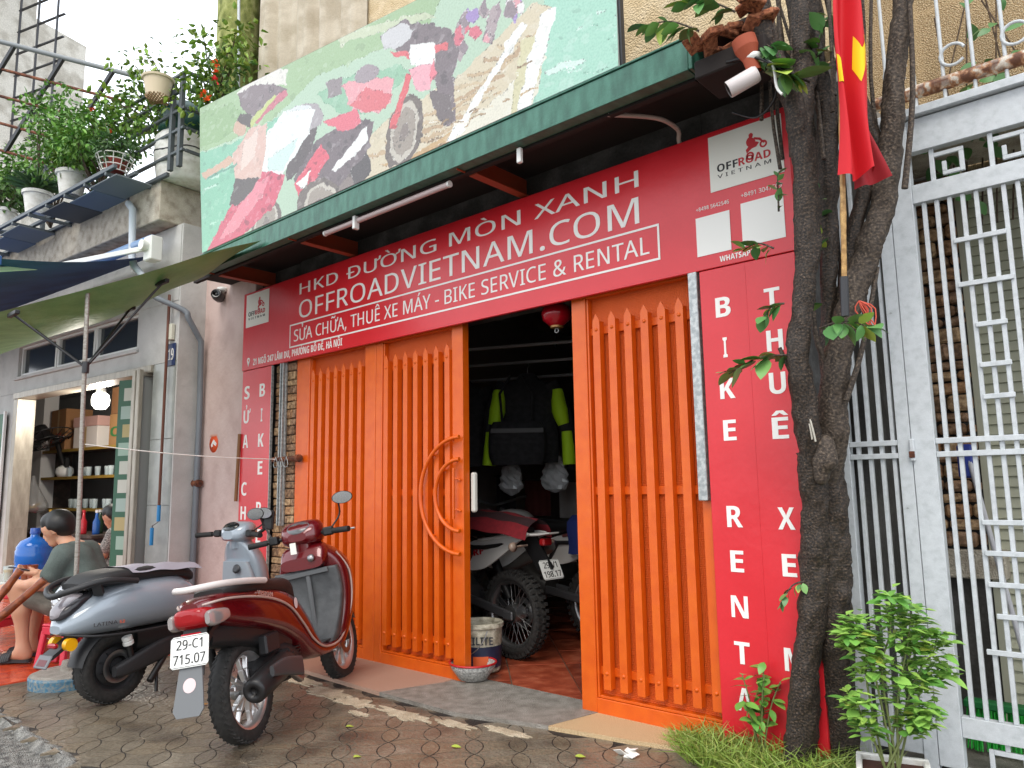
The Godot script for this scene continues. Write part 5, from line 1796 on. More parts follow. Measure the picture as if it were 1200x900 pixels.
	foliage(st, V(0.9, 0.65, 0.5), V(0.40, 0.32, 0.25), 300, 0.07, 0.04, Color(0.08, 0.18, 0.03), 0.4, 0.1)
	foliage(st, V(-0.35, 0.75, 0.55), V(0.35, 0.42, 0.25), 300, 0.07, 0.04, Color(0.12, 0.24, 0.035), 0.4, 0.1)
	put("leaves", st, m.leafy, sh)
	for i in 7:
		st = S()
		var c: Vector3 = [V(1.2, 0.62, 0.72), V(1.24, 0.45, 0.74), V(1.05, 0.38, 0.74), V(-0.45, 0.45, 0.82), V(-0.9, 0.85, 0.8), V(1.18, 0.56, 0.7), V(1.08, 0.33, 0.72)][i]
		for k in 9:
			var d := (rdir() + V(0.2, 0.0, 0.8)).normalized()
			leaf(st, c + rdir() * 0.015, d, Vector3.UP, 0.042, 0.026)
		put("flower", st, mat(C8(236, 96, 34) if i != 1 else C8(226, 50, 60), 0.5), sh)
	# leafy climbers further along
	var cl := [[-2.3, 5.25, 0.35, 0.75, 0.42, "dense green climber hanging over the far part of the balcony"], [-3.7, 5.3, 0.45, 0.8, 0.5, "dense green climber at the left edge under the pergola"], [-1.0, 4.85, 0.4, 0.42, 0.32, "broad leaved green plant on the balcony between the pots"]]
	for e: Array in cl:
		var c := hthing("climber", e[5], "plant", e[0], 4.30, e[2], 0, "climbing plants on the balcony")
		st = S()
		var eds := []
		for i in 14: eds.append(V(rng.randf_range(-1, 1) * e[3], e[1] - 4.30 + rng.randf_range(-1, 1) * e[4], rng.randf_range(-0.3, 0.35)))
		twigs(st, V(0, 0, -0.1), eds, 0.014)
		put("stems", st, m.twig, c)
		st = S()
		for d: Vector3 in eds: foliage(st, d, V(0.32, 0.22, 0.25), 150, 0.075, 0.038, Color(0.11, 0.25, 0.035), 0.5, 0.0)
		put("leaves", st, m.leafy, c)
	# pergola over the balcony
	var pg := thing("pergola", "rusty steel pergola grid over the balcony plants", "pergola", V(-9.5, 5.7, 0.6))
	var rusty: Material = m.rust
	var A := V(-10.25, 6.72, 1.40)
	var B := V(-8.3, 5.92, 0.10)
	var Cc := V(-11.2, 5.85, 1.75)
	var po := V(-9.5, 5.7, 0.6)
	for i in 2:
		st = S()
		tube(st, [A - po + (B - A) * -0.2, B - po], 0.03, 8)
		if i == 0: put("main_rail", st, mat(C8(128, 132, 134), 0.5, 0.3), pg)
	var down := V(-0.85, -1.0, 0.3)
	for i in 5:
		st = S()
		var p := A.lerp(B, -0.1 + 0.28 * i)
		bar(st, p - po, p + down - po, 0.035, 0.05)
		put("rafter", st, m.darksteel, pg)
	for k in 4:
		st = S()
		var q := down * (0.25 + 0.25 * k)
		tube(st, [A + (B - A) * -0.2 + q - po, B + q - po], 0.018, 6)
		put("purlin", st, rusty, pg)
	# pale concrete house behind with grilles
	var bk := thing("back_building", "pale weathered concrete building with window grilles behind the pergola", "building", V(-15.6, 0, 0.3), 0.3)
	m.pale = tmat(ramp_tex(256, 0.02, 105, [[0.25, C8(168, 162, 150)], [0.6, C8(206, 202, 192)]], 0.25), 0.8, 0.4, m.bump_grit, 0.4)
	put("wall", block_of(V(-4.5, 0, -3.0), V(-1.5, 11.5, -0.1)), m.pale, bk)
	put("column", block_of(V(-1.0, 6.0, -1.0), V(-0.15, 12.5, 0.1), 0.01), m.pale, bk)
	put("balcony_slab", block_of(V(-4.6, 7.6, -0.098), V(-0.2, 7.9, 0.9), 0.01), m.pale, bk)
	var wn := put("window", block_of(V(-3.3, 8.6, -0.095), V(-2.0, 10.2, -0.06)), m.glassdark, bk)
	put("frame", block_of(V(-3.42, 8.48, -0.094), V(-3.3, 10.3, 0.0), 0.01), m.pale, wn)
	put("frame", block_of(V(-2.0, 8.48, -0.094), V(-1.88, 10.3, 0.0), 0.01), m.pale, wn)
	put("frame", block_of(V(-3.3, 8.48, -0.094), V(-2.0, 8.598, 0.0), 0.01), m.pale, wn)
	put("frame", block_of(V(-3.3, 10.202, -0.094), V(-2.0, 10.3, 0.0), 0.01), m.pale, wn)
	for i in 9:
		put("grille_bar", block_of(V(0.0, 8.2 + i * 0.45, -0.6), V(1.35, 8.222 + i * 0.45, -0.56)), m.darksteel, bk)
	for i in 3: put("grille_bar", block_of(V(0.1 + i * 0.55, 7.7, -0.555), V(0.122 + i * 0.55, 12.0, -0.52)), m.darksteel, bk)
	for i in 10: put("grille_bar", block_of(V(-4.5, 7.95 + i * 0.12, 0.86), V(-0.2, 7.965 + i * 0.12, 0.875)), m.darksteel, bk)
	for i in 20: put("grille_bar", block_of(V(-4.4 + i * 0.21, 7.92, 0.876), V(-4.385 + i * 0.21, 9.1, 0.89)), m.potwhite, bk)
	put("water_tank", block_of(V(-0.4, 12.0, -0.9), V(1.0, 12.8, 0.2), 0.05), mat(C8(50, 104, 128), 0.5), bk)

# ================================================================ two-wheelers (x forward, y up, z right)
# loft along x; section: [x, y0, y1, half width, roundness, lean]
func loft_x(st: SurfaceTool, secs: Array, n := 20, caps := true) -> void:
	var rings := []
	for s: Array in secs:
		var rg := PackedVector3Array()
		var e: float = s[4] if s.size() > 4 else 0.6
		var lean: float = s[5] if s.size() > 5 else 0.0
		for i in n:
			var a := TAU * i / n
			var sy := signf(sin(a)) * pow(absf(sin(a)), e)
			var cz := signf(cos(a)) * pow(absf(cos(a)), e)
			var y: float = (s[1] + s[2]) / 2 + (s[2] - s[1]) / 2 * sy
			rg.append(V(s[0] + lean * sy, y, s[3] * cz))
		rings.append(rg)
	# more sections by smooth interpolation
	var fine := []
	for k in rings.size() - 1:
		var p0: PackedVector3Array = rings[maxi(k - 1, 0)]
		var p1: PackedVector3Array = rings[k]
		var p2: PackedVector3Array = rings[k + 1]
		var p3: PackedVector3Array = rings[mini(k + 2, rings.size() - 1)]
		for q in 4:
			var rg := PackedVector3Array()
			for i in n: rg.append(p1[i].cubic_interpolate(p2[i], p0[i], p3[i], q / 4.0))
			fine.append(rg)
	fine.append(rings[-1])
	skin(st, fine, caps)

# loft upwards; section: [y, x0, x1, half width, roundness]
func loft_y(st: SurfaceTool, secs: Array, n := 20) -> void:
	var rings := []
	for s: Array in secs:
		var rg := PackedVector3Array()
		var e: float = s[4] if s.size() > 4 else 0.6
		for i in n:
			var a := -TAU * i / n
			var sx := signf(sin(a)) * pow(absf(sin(a)), e)
			var cz := signf(cos(a)) * pow(absf(cos(a)), e)
			rg.append(V((s[1] + s[2]) / 2 + (s[2] - s[1]) / 2 * sx, s[0], s[3] * cz))
		rings.append(rg)
	var fine := []
	for k in rings.size() - 1:
		var p0: PackedVector3Array = rings[maxi(k - 1, 0)]
		var p1: PackedVector3Array = rings[k]
		var p2: PackedVector3Array = rings[k + 1]
		var p3: PackedVector3Array = rings[mini(k + 2, rings.size() - 1)]
		for q in 4:
			var rg := PackedVector3Array()
			for i in n: rg.append(p1[i].cubic_interpolate(p2[i], p0[i], p3[i], q / 4.0))
			fine.append(rg)
	fine.append(rings[-1])
	skin(st, fine)

const AXZ := Basis(Vector3(1, 0, 0), Vector3(0, 0, 1), Vector3(0, -1, 0))

func wheel(t: Node3D, at: Vector3, R: float, w: float, rim_r: float, rim_mat: Material, kind: String) -> Node3D:
	var f := Transform3D(AXZ, at)
	var st := S()
	var hw := w / 2
	lathe(st, [Vector2(rim_r, -hw * 0.75), Vector2(rim_r + 0.012, -hw * 0.95), Vector2(R * 0.90, -hw), Vector2(R * 0.965, -hw * 0.72), Vector2(R * 0.995, -hw * 0.3), Vector2(R, 0), Vector2(R * 0.995, hw * 0.3), Vector2(R * 0.965, hw * 0.72), Vector2(R * 0.90, hw), Vector2(rim_r + 0.012, hw * 0.95), Vector2(rim_r, hw * 0.75)], f, 44)
	# tread blocks
	var nb := 44 if kind != "knobby" else 40
	for i in nb:
		var a := TAU * i / nb
		var d := V(cos(a), sin(a), 0)
		var tg := V(-sin(a), cos(a), 0)
		if kind == "knobby":
			for s: float in [-0.72, 0.0, 0.72]:
				var b := Basis(tg, d, tg.cross(d))
				box(st, at + d * (R * (0.995 if s == 0.0 else 0.97)) + V(0, 0, s * hw) + tg * (0.012 if s == 0.0 else 0.0), V(0.026, 0.028, hw * 0.42), b)
		else:
			for s: float in [-1.0, 1.0]:
				var p := at + d * (R * 0.972) + V(0, 0, s * hw * 0.45)
				bar(st, p - tg * 0.012, p + tg * 0.012 + V(0, 0, s * hw * 0.35) - d * 0.006, 0.010, 0.012, d)
	var ty := put("tyre", st, m.tyre, t)
	st = S()
	lathe(st, [Vector2(rim_r + 0.002, -hw * 0.8), Vector2(rim_r - 0.004, -hw * 0.78), Vector2(rim_r - 0.02, -hw * 0.5), Vector2(rim_r - 0.026, 0), Vector2(rim_r - 0.02, hw * 0.5), Vector2(rim_r - 0.004, hw * 0.78), Vector2(rim_r + 0.002, hw * 0.8)], f, 40)
	lathe(st, [Vector2(rim_r - 0.026, 0.0), Vector2(rim_r - 0.001, hw * 0.3)], f, 40)
	if kind == "cast":
		for i in 5:
			for s: float in [-1.0, 1.0]:
				var a := TAU * i / 5 + s * 0.10
				var a2 := TAU * i / 5 + s * 0.24 + 0.16
				var p0 := at + V(cos(a), sin(a), 0) * 0.04
				var p1 := at + V(cos(a2), sin(a2), 0) * (rim_r - 0.018)
				var pm := p0.lerp(p1, 0.5) + V(0, 0, hw * 0.12)
				for z: float in [1.0]:
					bar(st, p0 + V(0, 0, hw * 0.35 * z), pm, 0.024, 0.03, V(0, 0, 1), 0.004)
					bar(st, pm, p1, 0.018, 0.026, V(0, 0, 1), 0.004)
	elif kind == "knobby":
		for i in 32:
			var a := TAU * i / 32
			var a2 := a + (0.35 if i % 2 else -0.35)
			var zz := hw * 0.5 * (1.0 if i % 4 < 2 else -1.0)
			tube(st, [at + V(cos(a2) * 0.05, sin(a2) * 0.05, zz), at + V(cos(a), sin(a), 0) * (rim_r - 0.02)], 0.0022, 5)
	else:
		lathe(st, [Vector2(rim_r - 0.02, hw * 0.35), Vector2(rim_r * 0.75, hw * 0.2), Vector2(0.05, hw * 0.5), Vector2(0.045, hw * 0.9), Vector2(0, hw * 0.9)], f, 32, true)
		for i in 9:
			var a := TAU * i / 9
			box(st, at + V(cos(a) * rim_r * 0.6, sin(a) * rim_r * 0.6, hw * 0.38), V(0.02, 0.006, 0.01), Basis(Vector3.BACK, a))
	put("rim", st, rim_mat, ty)
	st = S()
	lathe(st, [Vector2(0, -hw * 0.9), Vector2(0.04, -hw * 0.9), Vector2(0.045, -hw * 0.4), Vector2(0.03, 0), Vector2(0.045, hw * 0.4), Vector2(0.04, hw * 0.95), Vector2(0.014, hw * 1.0), Vector2(0.012, hw * 1.3), Vector2(0, hw * 1.3)], f, 20, true)
	put("hub", st, m.steel if kind != "disc" else m.darksteel, ty)
	return ty

func plate_text(t: Node3D, at: Vector3, b: Basis, w: float, h: float, l1: String, l2: String) -> void:
	# number plate: local x across, y up, z outwards
	var f := Transform3D(b, at)
	var st := S()
	var c := 0.012
	plate(st, pl([-w / 2 + c, -h / 2, w / 2 - c, -h / 2, w / 2, -h / 2 + c, w / 2, h / 2 - c, w / 2 - c, h / 2, -w / 2 + c, h / 2, -w / 2, h / 2 - c, -w / 2, -h / 2 + c]), 0.003, f)
	var p := put("number_plate", st, mat(C8(226, 226, 222), 0.4), t)
	letters("lettering", l1, -w * 0.34, w * 0.34, h * 0.08, h * 0.30, 0.003, m.signblack, p, false, f)
	letters("lettering", l2, -w * 0.42, w * 0.42, -h * 0.38, h * 0.30, 0.003, m.signblack, p, false, f)
	st = S()
	for y: float in [-h / 2 + 0.005, h / 2 - 0.005]: box(st, f * V(0, y, 0.0021), V(w - 0.02, 0.002, 0.001), b)
	put("border", st, m.signblack, p)

func mirror(t: Node3D, base: Vector3, top: Vector3, side: float) -> void:
	var st := S()
	tube(st, curve([base, base.lerp(top, 0.5) + V(0.03, 0.0, side * 0.02), top], 4), 0.006, 6)
	var mr := put("mirror", st, m.black, t)
	st = S()
	var b := Basis.from_euler(V(0, side * 0.2, 0.15)) * Basis(V(0, 0, -1), V(-1, 0, 0), V(0, 1, 0))
	lathe(st, [Vector2(0, -0.022), Vector2(0.04, -0.014), Vector2(0.05, 0.0), Vector2(0.046, 0.004)], Transform3D(b * Basis.from_scale(V(1.35, 1, 0.8)), top + V(0, 0.03, side * 0.03)), 20)
	put("shell", st, m.black, mr)
	st = S()
	lathe(st, [Vector2(0.046, 0.0035), Vector2(0, 0.0045)], Transform3D(b * Basis.from_scale(V(1.35, 1, 0.8)), top + V(0, 0.03, side * 0.03)), 20)
	put("glass", st, m.chrome, mr)

func paint(c: Color, rough := 0.25) -> StandardMaterial3D:
	var o := mat(c, rough, 0.15)
	o.clearcoat_enabled = true
	o.clearcoat = 0.8
	o.clearcoat_roughness = 0.06
	return o

func make_red_scooter() -> void:
	m.tyre = tmat(ramp_tex(256, 0.04, 111, [[0.3, C8(30, 29, 28)], [0.7, C8(48, 46, 44)]], 0.3), 0.8, 3.0, m.bump_grit, 0.3)
	var red := paint(C8(98, 10, 18))
	var dark := mat(C8(34, 34, 35), 0.45)
	var grey := tmat(ramp_tex(256, 0.03, 112, [[0.3, C8(66, 68, 70)], [0.7, C8(80, 82, 84)]], 0.15), 0.5, 2.0, m.bump_fine, 0.1)
	var silver := mat(C8(206, 202, 200), 0.28, 0.75)
	var a := 2.135
	var t := thing("motor_scooter", "dark red motor scooter with plate 29-C1 715.07 parked in front of the orange gate", "scooter", V(-3.60, 0.0, 1.44), a, "parked scooters")
	t.rotation = V(0, a, 0)
	t.basis = t.basis * Basis(Vector3.RIGHT, -0.17)
	wheel(t, V(0, 0.25, 0), 0.25, 0.10, 0.185, silver, "cast")
	wheel(t, V(1.25, 0.25, 0), 0.25, 0.085, 0.187, silver, "cast")
	var st := S()
	loft_x(st, [[-0.37, 0.665, 0.735, 0.045], [-0.30, 0.63, 0.755, 0.10], [-0.12, 0.57, 0.755, 0.138], [0.08, 0.52, 0.74, 0.152], [0.28, 0.46, 0.71, 0.155], [0.44, 0.38, 0.66, 0.15], [0.56, 0.29, 0.55, 0.148], [0.68, 0.245, 0.36, 0.148], [0.84, 0.235, 0.31, 0.145], [0.97, 0.25, 0.34, 0.14]])
	put("body_panel", st, red, t)
	# inner rear mudguard and engine
	st = S()
	loft_x(st, [[-0.30, 0.52, 0.62, 0.06], [-0.1, 0.48, 0.60, 0.085], [0.2, 0.40, 0.55, 0.09], [0.42, 0.32, 0.48, 0.09]])
	put("mudguard", st, dark, t)
	st = S()
	loft_x(st, [[0.05, 0.24, 0.34, 0.05], [0.18, 0.22, 0.40, 0.09], [0.33, 0.20, 0.42, 0.12], [0.48, 0.20, 0.36, 0.10], [0.56, 0.24, 0.32, 0.05]])
	tube(st, [V(0.24, 0.31, 0.10), V(0.24, 0.31, 0.155)], 0.075, 20)
	tube(st, [V(0.24, 0.31, 0.155), V(0.24, 0.31, 0.165)], 0.055, 20)
	for i in 8: box(st, V(0.24 + cos(TAU * i / 8) * 0.064, 0.31 + sin(TAU * i / 8) * 0.064, 0.157), V(0.012, 0.012, 0.008))
	box(st, V(0.14, 0.44, 0.10), V(0.15, 0.10, 0.05), Basis(), 0.01)
	for i in 6: box(st, V(0.42, 0.27 + i * 0.018, 0.0), V(0.10, 0.006, 0.22))
	put("engine", st, mat(C8(44, 44, 46), 0.5, 0.3), t)
	# exhaust silencer on the right
	st = S()
	var eb := Basis(Vector3.BACK, 0.17) * Basis(V(0, 1, 0), V(-1, 0, 0), V(0, 0, 1))
	lathe(st, [Vector2(0.0, 0.205), Vector2(0.022, 0.205), Vector2(0.022, 0.225), Vector2(0.05, 0.225), Vector2(0.06, 0.21), Vector2(0.064, 0.1), Vector2(0.062, -0.12), Vector2(0.04, -0.18), Vector2(0.02, -0.2)], Transform3D(eb, V(0.03, 0.305, 0.165)), 24)
	put("exhaust", st, mat(C8(38, 37, 38), 0.4, 0.3), t)
	st = S()
	loft_x(st, [[-0.10, 0.31, 0.36, 0.012], [0.05, 0.28, 0.37, 0.015], [0.22, 0.24, 0.34, 0.012]])
	put("heat_shield", st, mat(C8(60, 60, 62), 0.4), t, xf(V(0, 0, 0.225)))
	st = S()
	tube(st, curve([V(0.2, 0.27, 0.165), V(0.35, 0.2, 0.14), V(0.5, 0.19, 0.08)], 4), 0.018, 8)
	put("exhaust_pipe", st, m.steel, t)
	# shock absorber
	st = S()
	tube(st, [V(-0.02, 0.28, -0.11), V(-0.08, 0.58, -0.11)], 0.022, 10)
	put("shock_absorber", st, m.black, t)
	# seat
	st = S()
	loft_x(st, [[-0.20, 0.735, 0.775, 0.08], [-0.10, 0.72, 0.80, 0.125], [0.10, 0.70, 0.795, 0.135], [0.26, 0.68, 0.765, 0.125], [0.42, 0.655, 0.755, 0.10], [0.52, 0.60, 0.73, 0.085], [0.56, 0.56, 0.66, 0.07]])
	put("seat", st, mat(C8(30, 28, 28), 0.55), t)
	# grab rail
	st = S()
	tube(st, curve([V(0.08, 0.765, 0.152), V(-0.1, 0.785, 0.155), V(-0.28, 0.80, 0.12), V(-0.37, 0.80, 0.0), V(-0.28, 0.80, -0.12), V(-0.1, 0.785, -0.155), V(0.08, 0.765, -0.152)], 6), 0.016, 10)
	put("grab_rail", st, mat(C8(206, 198, 194), 0.35), t)
	# tail lamp
	st = S()
	loft_x(st, [[-0.395, 0.655, 0.69, 0.03], [-0.385, 0.635, 0.71, 0.07], [-0.34, 0.615, 0.715, 0.10], [-0.27, 0.615, 0.70, 0.11]])
	var tl := put("tail_lamp", st, mat(C8(150, 16, 22), 0.15), t)
	for s: float in [-1.0, 1.0]:
		st = S()
		loft_x(st, [[-0.385, 0.635, 0.685, 0.012], [-0.35, 0.618, 0.695, 0.024], [-0.27, 0.622, 0.69, 0.026], [-0.19, 0.64, 0.685, 0.02], [-0.14, 0.655, 0.675, 0.008]])
		put("indicator", st, mat(C8(176, 168, 166), 0.1, 0.5), tl, xf(V(0.0, 0, s * 0.094)))
	put("reflector", block_of(V(-0.385, 0.575, -0.05), V(-0.37, 0.605, 0.05), 0.004), mat(C8(160, 12, 26), 0.2), t)
	# rear flap with the plate
	st = S()
	var fb := Basis(Vector3.BACK, 0.32)
	box(st, V(-0.37, 0.52, 0), V(0.012, 0.22, 0.12), Basis(Vector3.BACK, -0.32), 0.004)
	bar(st, V(-0.24, 0.62, 0), V(-0.35, 0.56, 0), 0.12, 0.03)
	put("plate_bracket", st, dark, t)
	st = S()
	plate(st, pl([-0.055, 0.08, 0.055, 0.08, 0.075, -0.11, 0.055, -0.14, -0.055, -0.14, -0.075, -0.11]), 0.008, Transform3D(Basis(V(0, 0, -1), V(0.3, 0.95, 0).normalized(), V(-0.95, 0.3, 0).normalized()), V(-0.425, 0.39, 0)))
	put("mud_flap", st, mat(C8(104, 106, 108), 0.5), t)
	st = S()
	lathe(st, [Vector2(0.032, 0), Vector2(0, 0.001)], Transform3D(Basis(V(0, 0, -1), V(-0.95, 0.3, 0).normalized(), V(-0.3, -0.95, 0).normalized()), V(-0.432, 0.385, 0)), 18)
	put("sticker", st, mat(C8(214, 190, 190), 0.5), t)
	plate_text(t, V(-0.402, 0.53, 0), Basis(V(0, 0, 1), V(0.24, 0.97, 0).normalized(), V(-0.97, 0.24, 0).normalized()), 0.19, 0.14, "29-C1", "715.07")
	# chrome side trim and badge
	for s: float in [-1.0, 1.0]:
		st = S()
		tube(st, curve([V(-0.36, 0.72, s * 0.06), V(-0.25, 0.725, s * 0.125), V(-0.05, 0.70, s * 0.158), V(0.15, 0.655, s * 0.164), V(0.32, 0.585, s * 0.162), V(0.46, 0.47, s * 0.158), V(0.56, 0.37, s * 0.156), V(0.70, 0.30, s * 0.156), V(0.90, 0.29, s * 0.155), V(1.0, 0.36, s * 0.175), V(1.04, 0.52, s * 0.222), V(1.03, 0.70, s * 0.236), V(0.985, 0.83, s * 0.185)], 5), 0.0065, 6)
		put("trim_line", st, mat(C8(196, 176, 168), 0.3, 0.4), t)
	letters("lettering", "VISION", 0.0, 0.16, 0.0, 0.022, 0.0, silver, t, true, Transform3D(Basis(V(0.97, -0.2, 0), V(0.2, 0.97, -0.1), V(0, 0, 1)), V(-0.02, 0.705, 0.158)))
	st = S()
	lathe(st, [Vector2(0.03, 0), Vector2(0, 0.002)], Transform3D(AXZ * Basis.from_scale(V(0.7, 1, 1)), V(0.40, 0.60, 0.152)), 16)
	put("sticker", st, mat(C8(210, 196, 196), 0.4), t)
	# floor board and leg shield
	put("floor_board", block_of(V(0.58, 0.312, -0.13), V(0.93, 0.322, 0.13), 0.004), mat(C8(40, 40, 41), 0.6), t)
	st = S()
	loft_y(st, [[0.27, 0.93, 1.05, 0.15], [0.36, 0.93, 1.10, 0.185], [0.50, 0.955, 1.14, 0.22], [0.66, 0.955, 1.15, 0.235], [0.78, 0.93, 1.14, 0.215], [0.86, 0.90, 1.10, 0.15], [0.905, 0.91, 1.05, 0.09]])
	put("front_cover", st, red, t)
	st = S()
	loft_y(st, [[0.30, 0.84, 0.96, 0.14, 0.35], [0.36, 0.85, 0.96, 0.168, 0.35], [0.50, 0.885, 0.965, 0.203, 0.35], [0.62, 0.90, 0.965, 0.218, 0.35], [0.735, 0.885, 0.95, 0.212, 0.35], [0.75, 0.895, 0.94, 0.205, 0.35]])
	put("inner_panel", st, grey, t)
	st = S()
	bar(st, V(0.862, 0.33, 0.035), V(0.885, 0.72, 0.02), 0.02, 0.03, V(0, 0, 1), 0.006)
	bar(st, V(0.875, 0.72, -0.155), V(0.875, 0.735, 0.16), 0.03, 0.012, V(1, 0, 0), 0.003)
	put("panel_rib", st, mat(C8(84, 86, 88), 0.5), t)
	# red dash above the inner panel with key hole
	st = S()
	loft_x(st, [[0.86, 0.755, 0.83, 0.14], [0.90, 0.745, 0.90, 0.15], [0.96, 0.74, 0.92, 0.15]])
	put("dash_panel", st, red, t)
	st = S()
	lathe(st, [Vector2(0.024, 0), Vector2(0.018, 0.012), Vector2(0, 0.012)], Transform3D(Basis(V(0, 0, 1), V(-0.95, 0.3, 0).normalized(), V(0.3, 0.95, 0).normalized()), V(0.85, 0.82, 0.07)), 16)
	put("ignition", st, m.steel, t)
	# steering head
	st = S()
	loft_x(st, [[0.845, 0.935, 0.985, 0.06], [0.87, 0.915, 1.02, 0.11], [0.93, 0.90, 1.055, 0.14], [0.99, 0.90, 1.06, 0.125], [1.05, 0.92, 1.03, 0.08], [1.08, 0.94, 0.99, 0.03]])
	tube(st, [V(0.94, 0.80, 0), V(0.93, 0.92, 0)], 0.06, 14)
	put("steering_head", st, red, t)
	st = S()
	lathe(st, [Vector2(0, 0.012), Vector2(0.05, 0.010), Vector2(0.055, 0.0)], Transform3D(Basis(V(0, 0, 1), V(-0.62, 0.78, 0).normalized(), V(0.78, 0.62, 0).normalized()) * Basis.from_scale(V(1.5, 1, 1)), V(0.885, 1.015, 0)), 20)
	put("speedometer", st, mat(C8(92, 94, 96), 0.12), t)
	st = S()
	tube(st, curve([V(0.86, 0.955, -0.34), V(0.92, 0.965, -0.14), V(0.93, 0.965, 0.0), V(0.92, 0.965, 0.14), V(0.86, 0.955, 0.34)], 4), 0.011, 8)
	put("handlebar", st, m.black, t)
	for s: float in [-1.0, 1.0]:
		st = S()
		tube(st, [V(0.863, 0.956, s * 0.34), V(0.895, 0.961, s * 0.225)], 0.019, 10)
		put("grip", st, m.rubber, t)
		st = S()
		box(st, V(0.91, 0.965, s * 0.185), V(0.05, 0.055, 0.07), Basis(Vector3.UP, s * 0.25), 0.01)
		put("switch_housing", st, m.black, t)
		st = S()
		tube(st, curve([V(0.93, 0.955, s * 0.18), V(0.945, 0.955, s * 0.24), V(0.915, 0.955, s * 0.36)], 4), 0.007, 6)
		put("brake_lever", st, silver, t)
		mirror(t, V(0.92, 0.98, s * 0.2), V(0.93, 1.13, s * 0.27), s)
	# receipt tucked behind the dash
	put("paper_tag", block_of(V(0.835, 0.86, -0.05), V(0.838, 0.93, -0.01)), m.signcard, t)
	# front mudguard and fork
	st = S()
	var rings := []
	for i in 15:
		var an := lerpf(0.35, 2.75, i / 14.0)
		var c := V(1.25 + cos(an) * 0.285, 0.25 + sin(an) * 0.285, 0)
		var d := V(cos(an), sin(an), 0)
		var rg := PackedVector3Array()
		var w := 0.062 * (1.0 - 0.35 * absf(i - 6.0) / 8.0)
		for k in 8:
			var q := PI * k / 7.0
			rg.append(c + d * (sin(q) * 0.03 - 0.03) + V(0, 0, -cos(q) * w))
		rings.append(rg)
	skin(st, rings, false, false)
	put("front_mudguard", st, red, t)
	for s: float in [-1.0, 1.0]:
		st = S()
		tube(st, [V(1.25, 0.25, s * 0.065), V(1.12, 0.62, s * 0.065)], [0.022, 0.026], 10)
		put("fork_leg", st, dark, t)
	st = S()
	lathe(st, [Vector2(0.09, 0), Vector2(0.055, 0.001), Vector2(0.055, -0.002), Vector2(0.09, -0.002)], Transform3D(AXZ, V(1.25, 0.25, 0.055)), 24)
	put("brake_disc", st, m.steel, t)
	st = S()
	tube(st, [V(0.36, 0.22, -0.12), V(0.28, 0.008, -0.24)], 0.011, 8)
	put("side_stand", st, m.black, t)

